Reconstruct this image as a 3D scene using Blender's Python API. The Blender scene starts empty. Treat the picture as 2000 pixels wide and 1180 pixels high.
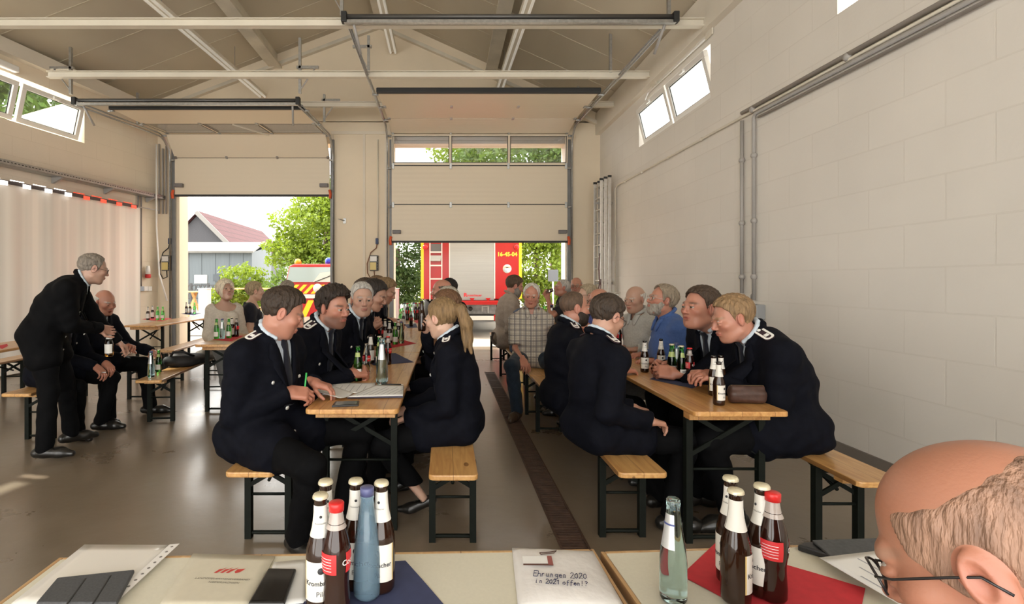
import bpy, bmesh, math, random
import numpy as np
from mathutils import Vector, Matrix, Euler
random.seed(7); np.random.seed(7)
C = bpy.context.scene.collection
SC = bpy.context.scene
R = math.radians

# ------------------------------------------------------------------ camera, sky, sun, exposure
cam_data = bpy.data.cameras.new('camera'); cam = bpy.data.objects.new('camera', cam_data); C.objects.link(cam)
cam.location = (0, 0, 1.45); cam.rotation_euler = (R(90), 0, 0)
cam_data.sensor_width = 36; cam_data.lens = 18.0; cam_data.shift_x = 0.065; cam_data.shift_y = -0.02
cam_data.clip_start = 0.05; cam_data.clip_end = 400
SC.camera = cam
world = bpy.data.worlds.new('sky'); SC.world = world; world.use_nodes = True
wn = world.node_tree.nodes; wl = world.node_tree.links
bg = wn['Background']; bg.inputs['Color'].default_value = (1.0, 0.98, 0.93, 1); bg.inputs['Strength'].default_value = 2.1
sun_data = bpy.data.lights.new('sun', 'SUN'); sun = bpy.data.objects.new('sun', sun_data); C.objects.link(sun)
sun_data.energy = 4.2; sun_data.angle = R(0.6); sun_data.color = (1.0, 0.93, 0.80)
sun.rotation_euler = Vector((1.05, -0.26, -1.0)).to_track_quat('-Z', 'Y').to_euler()
SC.view_settings.view_transform = 'Standard'; SC.view_settings.look = 'None'
SC.view_settings.exposure = 1.42; SC.view_settings.gamma = 1.0; SC.view_settings.use_curve_mapping = False
cy = SC.cycles
cy.max_bounces = 10; cy.diffuse_bounces = 5; cy.glossy_bounces = 4; cy.transmission_bounces = 8; cy.transparent_max_bounces = 8
cy.use_denoising = True; cy.sample_clamp_indirect = 6.0; cy.caustics_reflective = False; cy.caustics_refractive = False

# ------------------------------------------------------------------ helpers
H0 = 1.45; F0 = 1000.0; U0 = 870.0; V0 = 550.0
def at(u, v, Y):                      # point at depth Y
    return Vector(((u - U0) * Y / F0, Y, H0 - (v - V0) * Y / F0))
def on(u, v, Z=0.0):                  # point on the horizontal plane at height Z
    Y = F0 * (H0 - Z) / (v - V0)
    return Vector(((u - U0) * Y / F0, Y, Z))

def tag(o, label=None, cat=None, group=None, kind=None):
    if label: o['label'] = label
    if cat: o['category'] = cat
    if group: o['group'] = group
    if kind: o['kind'] = kind
    return o
def empty(name, loc, rz=0.0, label=None, cat=None, group=None):
    o = bpy.data.objects.new(name, None); C.objects.link(o)
    o.location = loc; o.rotation_euler = (0, 0, rz); o.empty_display_size = 0.1
    return tag(o, label, cat, group)
def copy_tree(o, parent=None):
    c = o.copy(); C.objects.link(c)
    if parent is not None: c.parent = parent
    for ch in list(o.children): copy_tree(ch, c)
    return c

class MB:
    """collects boxes, tubes, lathes, polygons into one mesh"""
    def __init__(s): s.v = []; s.f = []; s.m = []; s.sm = []
    def add(s, vs, fs, mi=0, smooth=False):
        o = len(s.v); s.v += [tuple(v) for v in vs]
        for f in fs: s.f.append(tuple(o + i for i in f)); s.m.append(mi); s.sm.append(smooth)
        return s
    def box(s, lo, hi, mi=0, M=None):
        x0, y0, z0 = lo; x1, y1, z1 = hi
        vs = [Vector(p) for p in ((x0,y0,z0),(x1,y0,z0),(x1,y1,z0),(x0,y1,z0),(x0,y0,z1),(x1,y0,z1),(x1,y1,z1),(x0,y1,z1))]
        if M is not None: vs = [M @ v for v in vs]
        return s.add(vs, [(0,3,2,1),(4,5,6,7),(0,1,5,4),(1,2,6,5),(2,3,7,6),(3,0,4,7)], mi)
    def bar(s, a, b, w, h, mi=0, up=(0,0,1)):
        a = Vector(a); b = Vector(b); d = b - a; L = d.length; d.normalize()
        up = Vector(up)
        if abs(d.dot(up)) > 0.98: up = Vector((0,1,0))
        x = d.cross(up).normalized(); z = x.cross(d).normalized()
        vs = [p + x*sx*w/2 + z*sz*h/2 for p in (a, b) for sx, sz in ((-1,-1),(1,-1),(1,1),(-1,1))]
        return s.add(vs, [(0,1,2,3),(7,6,5,4),(0,4,5,1),(1,5,6,2),(2,6,7,3),(3,7,4,0)], mi)
    def tube(s, pts, r, n=8, mi=0, closed=False, caps=True):
        pts = [Vector(p) for p in pts]; N = len(pts); rs = r if isinstance(r, (list, tuple)) else [r]*N
        o = []; px = None
        for i, p in enumerate(pts):
            if closed: t = (pts[(i+1) % N] - pts[i-1]).normalized()
            else: t = (pts[min(i+1, N-1)] - pts[max(i-1, 0)]).normalized()
            if px is None:
                px = t.cross(Vector((0,0,1)) if abs(t.z) < 0.9 else Vector((1,0,0))).normalized()
            else: px = (px - t*px.dot(t)).normalized()
            py = t.cross(px)
            for k in range(n):
                a = 2*math.pi*k/n; o.append(p + (px*math.cos(a) + py*math.sin(a))*rs[i])
        fs = []
        for i in range(N if closed else N-1):
            j = (i+1) % N
            for k in range(n): fs.append((i*n+k, i*n+(k+1) % n, j*n+(k+1) % n, j*n+k))
        if caps and not closed: fs.append(tuple(range(n-1, -1, -1))); fs.append(tuple((N-1)*n+k for k in range(n)))
        return s.add(o, fs, mi, True)
    def lathe(s, prof, n=20, mi=0, c=(0,0,0), cap=True, M=None, a0=0.0, a1=2*math.pi):
        full = abs(a1 - a0 - 2*math.pi) < 1e-6; m = n if full else n+1
        vs = []
        for (r, z) in prof:
            for k in range(m):
                a = a0 + (a1-a0)*k/n; v = Vector((c[0]+r*math.cos(a), c[1]+r*math.sin(a), c[2]+z)); vs.append(M @ v if M is not None else v)
        fs = []
        for i in range(len(prof)-1):
            for k in range(n):
                k2 = (k+1) % m
                fs.append((i*m+k, i*m+k2, (i+1)*m+k2, (i+1)*m+k))
        if cap and full:
            fs.append(tuple(range(m-1, -1, -1))); fs.append(tuple((len(prof)-1)*m+k for k in range(m)))
        return s.add(vs, fs, mi, True)
    def prism(s, poly, z0, z1, mi=0, M=None):
        n = len(poly); vs = [Vector((x, y, z)) for z in (z0, z1) for x, y in poly]
        if M is not None: vs = [M @ v for v in vs]
        return s.add(vs, [tuple(range(n-1,-1,-1)), tuple(range(n, 2*n))] + [(i, (i+1) % n, n+(i+1) % n, n+i) for i in range(n)], mi)
    def sphere(s, c, r, n=12, mi=0, sx=1, sy=1, sz=1):
        prof = [(max(1e-4, math.sin(math.pi*i/(n//2+2))), -math.cos(math.pi*i/(n//2+2))) for i in range(n//2+3)]
        M = Matrix.Translation(c) @ Matrix.Diagonal((r*sx, r*sy, r*sz, 1))
        return s.lathe(prof, n, mi, M=M)
    def build(s, name, mats, parent=None, bevel=0.0, loc=None, bseg=2):
        me = bpy.data.meshes.new(name); me.from_pydata(s.v, [], s.f)
        if not isinstance(mats, (list, tuple)): mats = [mats]
        for m in mats: me.materials.append(m)
        me.polygons.foreach_set('material_index', s.m); me.polygons.foreach_set('use_smooth', s.sm); me.update()
        o = bpy.data.objects.new(name, me); C.objects.link(o)
        if parent is not None: o.parent = parent
        if loc is not None: o.location = loc
        if bevel > 0:
            b = o.modifiers.new('bevel', 'BEVEL'); b.width = bevel; b.segments = bseg; b.limit_method = 'ANGLE'; b.angle_limit = R(40); b.harden_normals = False
        return o
def rrect(w, h, r, n=4, cx=0, cy=0):
    out = []
    for (sx, sy, a) in ((1,-1,-90),(1,1,0),(-1,1,90),(-1,-1,180)):
        for k in range(n+1):
            t = R(a + 90*k/n); out.append((cx+sx*(w/2-r)+r*math.cos(t), cy+sy*(h/2-r)+r*math.sin(t)))
    return out

MATS = {}
def mat(name, col, rough=0.6, metal=0.0, spec=0.5, **kw):
    if name in MATS: return MATS[name]
    m = bpy.data.materials.new(name); m.use_nodes = True; b = m.node_tree.nodes['Principled BSDF']
    b.inputs['Base Color'].default_value = (*col, 1); b.inputs['Roughness'].default_value = rough; b.inputs['Metallic'].default_value = metal
    b.inputs['Specular IOR Level'].default_value = spec
    for k, v in kw.items(): b.inputs[k.replace('_', ' ')].default_value = v
    MATS[name] = m; return m
def nodes(m): return m.node_tree.nodes, m.node_tree.links, m.node_tree.nodes['Principled BSDF']
def noisy(m, scale=8.0, amt=0.15, detail=4.0, stretch=(1,1,1), bump=0.0, bscale=None, coord='Object'):
    """multiplies the base colour by a soft noise and adds a bump"""
    n, l, b = nodes(m)
    tc = n.new('ShaderNodeTexCoord'); mp = n.new('ShaderNodeMapping'); mp.inputs['Scale'].default_value = stretch
    nz = n.new('ShaderNodeTexNoise'); nz.inputs['Scale'].default_value = scale; nz.inputs['Detail'].default_value = detail
    l.new(tc.outputs[coord], mp.inputs['Vector']); l.new(mp.outputs[0], nz.inputs['Vector'])
    rp = n.new('ShaderNodeMapRange'); rp.inputs[1].default_value = 0.25; rp.inputs[2].default_value = 0.75
    rp.inputs[3].default_value = 1-amt; rp.inputs[4].default_value = 1+amt
    l.new(nz.outputs[0], rp.inputs[0])
    mx = n.new('ShaderNodeMix'); mx.data_type = 'RGBA'; mx.blend_type = 'MULTIPLY'; mx.inputs[0].default_value = 1
    src = b.inputs['Base Color'].links[0].from_socket if b.inputs['Base Color'].links else None
    if src: l.new(src, mx.inputs[6])
    else: mx.inputs[6].default_value = b.inputs['Base Color'].default_value
    l.new(rp.outputs[0], mx.inputs[7]); l.new(mx.outputs[2], b.inputs['Base Color'])
    if bump:
        bp = n.new('ShaderNodeBump'); bp.inputs['Strength'].default_value = bump; bp.inputs['Distance'].default_value = 0.01
        if bscale:
            nz2 = n.new('ShaderNodeTexNoise'); nz2.inputs['Scale'].default_value = bscale; nz2.inputs['Detail'].default_value = 3
            l.new(mp.outputs[0], nz2.inputs['Vector']); l.new(nz2.outputs[0], bp.inputs['Height'])
        else: l.new(nz.outputs[0], bp.inputs['Height'])
        l.new(bp.outputs[0], b.inputs['Normal'])
    return m
def glass(name, col, rough=0.03, ior=1.45):
    if name in MATS: return MATS[name]
    m = mat(name, col, rough); b = m.node_tree.nodes['Principled BSDF']
    b.inputs['Transmission Weight'].default_value = 1.0; b.inputs['IOR'].default_value = ior
    return m
def pane(name, tint=(1,1,1), refl=0.06):
    """thin window pane: mostly transparent, a little mirror"""
    if name in MATS: return MATS[name]
    m = bpy.data.materials.new(name); m.use_nodes = True; n = m.node_tree.nodes; l = m.node_tree.links; n.clear()
    out = n.new('ShaderNodeOutputMaterial'); mx = n.new('ShaderNodeMixShader'); tr = n.new('ShaderNodeBsdfTransparent'); gl = n.new('ShaderNodeBsdfGlossy')
    tr.inputs[0].default_value = (*tint, 1); gl.inputs['Roughness'].default_value = 0.02; mx.inputs[0].default_value = refl
    l.new(tr.outputs[0], mx.inputs[1]); l.new(gl.outputs[0], mx.inputs[2]); l.new(mx.outputs[0], out.inputs[0])
    MATS[name] = m; return m
FONT = None
def text_geo(txt, size, bold=0.0):
    """vertices and faces of flat lettering in the xy plane, centred"""
    cu = bpy.data.curves.new('lettering', 'FONT'); cu.body = txt; cu.size = size; cu.align_x = 'CENTER'; cu.align_y = 'CENTER'; cu.resolution_u = 3
    cu.offset = bold
    o = bpy.data.objects.new('lettering', cu); C.objects.link(o)
    dg = bpy.context.evaluated_depsgraph_get(); me = o.evaluated_get(dg).to_mesh()
    vs = [v.co.copy() for v in me.vertices]; fs = [tuple(p.vertices) for p in me.polygons]
    o.evaluated_get(dg).to_mesh_clear(); bpy.data.objects.remove(o); bpy.data.curves.remove(cu)
    return vs, fs
def text_on(mb, txt, size, M, mi=0, bold=0.0, bend=None, sx=1.0):
    vs, fs = text_geo(txt, size, bold)
    out = []
    for v in vs:
        v = Vector((v.x*sx, v.y, v.z))
        if bend: a = v.x/bend; v = Vector((bend*math.sin(a), v.y, bend*math.cos(a)))
        out.append(M @ v)
    mb.add(out, fs, mi)
# ------------------------------------------------------------------ people: implicit bodies turned into surfaces
A_ = lambda v: np.array(v, dtype=np.float64)
def smin(a, b, k):
    h = np.maximum(k - np.abs(a-b), 0.0)/k
    return np.minimum(a, b) - h*h*k*0.25
def smax(a, b, k): return -smin(-a, -b, k)
def cone(a, b, ra, rb):
    a = A_(a); b = A_(b); ba = b-a; L2 = max(float(ba @ ba), 1e-9)
    def f(P):
        t = np.clip(((P-a) @ ba)/L2, 0, 1)
        return np.linalg.norm(P-a-t[:, None]*ba, axis=1) - (ra+(rb-ra)*t)
    return f
def ell(c, r, Rm=None):
    c = A_(c); r = A_(r)
    def f(P):
        q = P-c
        if Rm is not None: q = q @ Rm
        k0 = np.linalg.norm(q/r, axis=1); k1 = np.linalg.norm(q/(r*r), axis=1)
        return k0*(k0-1.0)/np.maximum(k1, 1e-9)
    return f
def rbx(c, hs, rd, Rm=None):
    c = A_(c); hs = A_(hs)
    def f(P):
        q = P-c
        if Rm is not None: q = q @ Rm
        q = np.abs(q)-hs+rd
        return np.linalg.norm(np.maximum(q, 0), axis=1)+np.minimum(q.max(axis=1), 0)-rd
    return f
def blend(prims, infl=0.0):
    """prims: list of (field, k) joined smoothly; k < 0 carves"""
    def f(P):
        d = prims[0][0](P)
        for g, k in prims[1:]:
            d = smin(d, g(P), k) if k > 0 else smax(d, -g(P), -k)
        return d - infl
    return f
def inflate(f, t): return lambda P: f(P)-t
def carve(f, g, k=0.004): return lambda P: smax(f(P), -g(P), k)
def keep(f, g, k=0.004): return lambda P: smax(f(P), g(P), k)
def crease(f, amp, sc=1.0, seed=0.0):
    def g(P):
        d = f(P); x, y, z = (P*sc).T
        n = np.sin(17*x+5*np.sin(9*z+seed)+seed)*np.sin(21*z+4*np.sin(13*y)+2*seed)+0.6*np.sin(37*z+11*x+3*np.sin(19*y+seed))*np.sin(23*y-9*x)
        return d + amp*n
    return g
CORN = np.array([(0,0,0),(1,0,0),(0,1,0),(1,1,0),(0,0,1),(1,0,1),(0,1,1),(1,1,1)])
EDG = [(0,1),(2,3),(4,5),(6,7),(0,2),(1,3),(4,6),(5,7),(0,4),(1,5),(2,6),(3,7)]
def surface(f, lo, hi, h, project=1):
    """surface nets over a box, refined only near the surface"""
    lo = A_(lo); hi = A_(hi); B = 4
    nb = np.maximum(np.ceil((hi-lo)/(h*B)).astype(int), 1); n = nb*B
    ci = np.stack(np.meshgrid(*[np.arange(k) for k in nb], indexing='ij'), -1).reshape(-1, 3)
    dc = f(lo+(ci+0.5)*h*B)
    act = np.abs(dc) < h*B*1.15
    V = np.repeat(np.repeat(np.repeat(dc.reshape(nb), B, 0), B, 1), B, 2)
    V = np.pad(V, ((0,1),(0,1),(0,1)), mode='edge')
    need = np.zeros(n+1, bool)
    for b in ci[act]*B: need[b[0]:b[0]+B+1, b[1]:b[1]+B+1, b[2]:b[2]+B+1] = True
    idx = np.argwhere(need)
    if len(idx) == 0: return np.zeros((0,3)), np.zeros((0,4), int)
    V[need] = f(lo+idx*h)
    S = V < 0
    cnt = np.zeros(n, np.int8)
    for c in CORN: cnt += S[c[0]:c[0]+n[0], c[1]:c[1]+n[1], c[2]:c[2]+n[2]]
    cells = np.argwhere((cnt > 0) & (cnt < 8))
    if len(cells) == 0: return np.zeros((0,3)), np.zeros((0,4), int)
    cv = np.stack([V[cells[:,0]+c[0], cells[:,1]+c[1], cells[:,2]+c[2]] for c in CORN], 1)
    pos = np.zeros((len(cells), 3)); num = np.zeros(len(cells))
    for a, b in EDG:
        va, vb = cv[:, a], cv[:, b]; x = (va < 0) != (vb < 0)
        t = np.where(x, va/np.where(x, va-vb, 1), 0)
        pos += np.where(x[:, None], CORN[a]+t[:, None]*(CORN[b]-CORN[a]), 0); num += x
    P = lo+(cells+pos/num[:, None])*h
    cid = -np.ones(n, int); cid[tuple(cells.T)] = np.arange(len(cells))
    Q = []
    for ax in range(3):
        u, w = [(1,2),(2,0),(0,1)][ax]
        sh = list(n+1); sh[ax] -= 1
        s0 = S.take(range(0, n[ax]), axis=ax); s1 = S.take(range(1, n[ax]+1), axis=ax)
        e = np.argwhere(s0 != s1)
        e = e[(e[:, u] > 0) & (e[:, w] > 0) & (e[:, u] < n[u]) & (e[:, w] < n[w])]
        if len(e) == 0: continue
        du = np.zeros(3, int); du[u] = 1; dw = np.zeros(3, int); dw[w] = 1
        q = np.stack([cid[tuple((e-du-dw).T)], cid[tuple((e-dw).T)], cid[tuple(e.T)], cid[tuple((e-du).T)]], 1)
        flip = ~s0[tuple(e.T)]
        q[flip] = q[flip][:, ::-1]
        Q.append(q[(q >= 0).all(1)])
    Q = np.concatenate(Q)
    for _ in range(project):
        eps = h*0.25; d = f(P); g = np.stack([f(P+eps*np.eye(3)[i])-d for i in range(3)], 1)/eps
        gl = np.maximum((g*g).sum(1), 0.2)
        P = P - np.clip(d/gl, -h*0.6, h*0.6)[:, None]*g
    return P, Q
def np_mesh(name, parts, mats, parent=None, colors=None, smooth=True):
    """parts: list of (verts, quads, material index)"""
    vs = []; qs = []; mi = []; o = 0
    for p, q, m in parts:
        vs.append(p); qs.append(q+o); mi += [m]*len(q); o += len(p)
    V = np.concatenate(vs); Q = np.concatenate(qs)
    me = bpy.data.meshes.new(name)
    me.vertices.add(len(V)); me.vertices.foreach_set('co', V.astype(np.float32).ravel())
    me.loops.add(len(Q)*4); me.loops.foreach_set('vertex_index', Q.astype(np.int32).ravel())
    me.polygons.add(len(Q)); me.polygons.foreach_set('loop_start', np.arange(0, len(Q)*4, 4, dtype=np.int32))
    try: me.polygons.foreach_set('loop_total', np.full(len(Q), 4, dtype=np.int32))
    except Exception: pass
    me.polygons.foreach_set('use_smooth', np.full(len(Q), smooth))
    if not isinstance(mats, (list, tuple)): mats = [mats]
    for m in mats: me.materials.append(m)
    me.polygons.foreach_set('material_index', np.array(mi, np.int32))
    if colors is not None:
        at_ = me.color_attributes.new('Tone', 'FLOAT_COLOR', 'POINT')
        at_.data.foreach_set('color', np.concatenate([colors, np.ones((len(colors), 1))], 1).astype(np.float32).ravel())
    me.update(calc_edges=True); me.validate()
    ob = bpy.data.objects.new(name, me); C.objects.link(ob)
    if parent is not None: ob.parent = parent
    return ob
def bounds(pts, m):
    pts = np.array(pts); return pts.min(0)-m, pts.max(0)+m
def rotm(yaw, pitch, roll=0.0):
    """columns right, forward, up; yaw to the person's own left, pitch looking down, roll to the right shoulder"""
    return np.array(Euler((-pitch, roll, yaw), 'ZXY'[::-1] if False else 'YXZ').to_matrix())
def ik(a, b, la, lb, pole):
    a = A_(a); b = A_(b); d = b-a; L = np.linalg.norm(d); d = d/max(L, 1e-6)
    L = min(max(L, abs(la-lb)+0.01), la+lb-0.004); b2 = a+d*L
    x = (la*la-lb*lb+L*L)/(2*L); hh = math.sqrt(max(la*la-x*x, 0))
    p = A_(pole); p = p-d*(p @ d); p = p/max(np.linalg.norm(p), 1e-6)
    return a+d*x+p*hh, b2

# skin tones come from a point colour (lips, brows, irises); clothes are plain cloth shaders
def skin_mat():
    m = mat('skin', (0.7, 0.45, 0.35), 0.42, spec=0.45); n, l, b = nodes(m)
    a = n.new('ShaderNodeVertexColor'); a.layer_name = 'Tone'; l.new(a.outputs[0], b.inputs['Base Color'])
    b.inputs['Subsurface Weight'].default_value = 0.12; b.inputs['Subsurface Radius'].default_value = (0.012, 0.005, 0.003)
    b.inputs['Subsurface Scale'].default_value = 0.6
    tc = n.new('ShaderNodeTexCoord'); nz = n.new('ShaderNodeTexNoise'); nz.inputs['Scale'].default_value = 160; nz.inputs['Detail'].default_value = 3
    bp = n.new('ShaderNodeBump'); bp.inputs['Strength'].default_value = 0.12; bp.inputs['Distance'].default_value = 0.004
    l.new(tc.outputs['Object'], nz.inputs['Vector']); l.new(nz.outputs[0], bp.inputs['Height']); l.new(bp.outputs[0], b.inputs['Normal'])
    return m
SKIN = skin_mat()
def cloth(name, col, rough=0.85, sheen=0.25, scale=60, amt=0.12, weave=0.25):
    if name in MATS: return MATS[name]
    m = mat(name, col, rough, spec=0.10); m.node_tree.nodes['Principled BSDF'].inputs['Sheen Weight'].default_value = sheen
    return noisy(m, scale, amt, 3, bump=weave, bscale=500)
def hair_mat(name, col):
    if name in MATS: return MATS[name]
    m = mat(name, col, 0.55, spec=0.35)
    return noisy(m, 55, 0.45, 3, stretch=(1.2, 1.2, 0.22), bump=0.7, bscale=150)
NAVY = cloth('navy_wool', (0.0036, 0.0042, 0.0080), 0.78, 0.0, 40, 0.25)
BLACKW = cloth('black_wool', (0.0028, 0.0029, 0.0036), 0.8, 0.0, 40, 0.25)
LEATHER = mat('black_shoe_leather', (0.012, 0.011, 0.010), 0.28)
SILVER = mat('silver_button', (0.85, 0.84, 0.80), 0.35, 0.35)
WHITEB = mat('silver_braid', (0.80, 0.79, 0.76), 0.5, noisy and 0.0)
BOARD = mat('dark_board_felt', (0.03, 0.012, 0.018), 0.9)
PIPING = mat('crimson_piping', (0.45, 0.02, 0.05), 0.7)
SHIRTB = cloth('pale_blue_shirt', (0.52, 0.60, 0.68), 0.8, 0.1, 30, 0.06)
TIEM = cloth('black_tie_cloth', (0.012, 0.013, 0.02), 0.6, 0.1)
FRAMEM = mat('dark_spectacle_frame', (0.015, 0.013, 0.014), 0.35)
LENS = pane('spectacle_lens', (0.97, 0.98, 0.98), 0.10)

HAIRLINE = {   # height of the lower hair edge at angles from the face (0) to the nape (180)
    'short':   ([0, 35, 62, 78, 90, 108, 140, 180], [.088, .082, .052, -.020, -.030, -.015, -.060, -.075]),
    'receding':([0, 25, 55, 72, 88, 108, 140, 180], [.116, .100, .070, -.010, -.025, -.015, -.060, -.075]),
    'long':    ([0, 35, 60, 75, 90, 120, 180], [.085, .080, .045, -.02, -.06, -.09, -.10]),
    'bob':     ([0, 20, 40, 55, 70, 90, 180], [.070, .060, -.01, -.075, -.085, -.09, -.095]),
    'thin':    ([0, 26, 48, 80, 95, 108, 140, 180], [.30, .30, .020, -.030, -.030, -.015, -.060, -.075]),
    'ring':    ([0, 50, 78, 90, 108, 140, 180], [.30, .30, .06, -.025, -.015, -.06, -.075]),
}
def head_prims(Hc, Rh, s, fat=0.0, lid=0.0):
    """skull, face, nose, lips, ears around the point between the ears"""
    T = lambda x, y, z: A_(Hc)+Rh @ (A_((x, y, z))*s)
    E = lambda c, r: ell(T(*c), A_(r)*s, Rh)
    K = lambda a, b, ra, rb: cone(T(*a), T(*b), ra*s, rb*s)
    w = 1+fat
    pr = [(E((0, -.016, .034), (.075, .098, .086)), 0), (E((0, .030, -.030), (.061*w, .064, .083)), .03*s),
          (E((0, .040, -.078), (.047*w, .044, .034)), .025*s), (E((0, .068, -.099), (.020*w, .018, .016)), .02*s),
          (K((-.050*w, .0, -.062), (-.026*w, .055, -.094), .016, .015), .022*s), (K((.050*w, .0, -.062), (.026*w, .055, -.094), .016, .015), .022*s),
          (K((-.034, .081, .024), (-.010, .087, .022), .010, .011), .014*s), (K((.034, .081, .024), (.010, .087, .022), .010, .011), .014*s),
          (E((.041, .062, -.018), (.024*w, .024, .020)), .02*s), (E((-.041, .062, -.018), (.024*w, .024, .020)), .02*s),
          (E((.031, .098, .006), (.016, .014, .0105)), -.012*s), (E((-.031, .098, .006), (.016, .014, .0105)), -.012*s),
          (K((0, .088, .014), (0, .109, -.024), .0075, .0105), .010*s), (E((.0110, .098, -.029), (.0085, .011, .0070)), .007*s), (E((-.0110, .098, -.029), (.0085, .011, .0070)), .007*s),
          (E((0, .0935, -.0530), (.023, .008, .0062)), .006*s), (E((0, .0915, -.0635), (.019, .0085, .0068)), .006*s)]
    for sg in (1, -1):
        Re = Rh @ np.array(Matrix.Rotation(sg*R(-20), 3, 'Z'))
        pr.append((ell(T(sg*.077, -.006, -.002), A_((.0085, .020, .033))*s, Re), .006*s))
        pr.append((ell(T(sg*.086, -.001, .003), A_((.006, .010, .019))*s, Re), -.004*s))
    for sg in (1, -1):   # upper and lower lids round the eyeballs
        pr.append((E((sg*.031, .0848, .0150-lid), (.0150, .0122, .0078)), .004*s)); pr.append((E((sg*.031, .0835, -.0062), (.0145, .0115, .0070)), .004*s))
    return pr, T
def hand_prims(W, Rw, s, side, curl=0.5, thumb=0.4, spread=0.06):
    """W wrist, Rw columns (towards thumb, along fingers, back of hand)"""
    T = lambda x, y, z: A_(W)+Rw @ (A_((x, y, z))*s)
    pr = [(rbx(T(0, .050, 0), A_((.040, .048, .0145))*s, .013*s, Rw), 0), (cone(T(.024, .02, -.004), T(.030, .075, -.002), .017*s, .013*s), .012*s),
          (cone(T(0, -.024, .001), T(0, .015, .001), .026*s, .026*s), .02*s)]
    tips = [T(0, 0, 0)]
    for i, (x, ln, r) in enumerate(((.030, .074, .0088), (.010, .083, .0090), (-.011, .077, .0086), (-.031, .060, .0078))):
        c = curl*(0.92+0.08*i) if not isinstance(curl, (list, tuple)) else curl[i]
        p = np.array((x, .093-.006*abs(i-1), .0)); a = 0.0; sp = (1.2-i)*spread
        for k, (fr, bend) in enumerate(((.45, .85), (.31, 1.1), (.24, .75))):
            a += c*bend
            q = p+ln*fr*np.array((math.sin(sp)*math.cos(a), math.cos(a)*math.cos(sp), -math.sin(a)))
            pr.append((cone(T(*p), T(*q), (r-.0006*k)*s, (r-.0006*k-.0008)*s), .0035*s if k else .008*s)); p = q
        tips.append(T(*p))
    p = np.array((.026, .022, -.008)); dirs = [(.72, .62, -.30-.4*thumb), (.35-.5*thumb, .86, -.35-.3*thumb), (.15-.7*thumb, .90, -.30-.3*thumb)]
    for k, (ln, r) in enumerate(((.042, .0125), (.034, .0105), (.027, .0095))):
        d = A_(dirs[k]); d = d/np.linalg.norm(d); q = p+d*ln
        pr.append((cone(T(*p), T(*q), r*s, (r-.001)*s), .010*s if k == 0 else .004*s)); p = q
    tips.append(T(*p)); tips.append(T(0, -.05, 0)); tips.append(T(.05, .03, 0)); tips.append(T(-.045, .05, 0))
    return pr, tips

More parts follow.
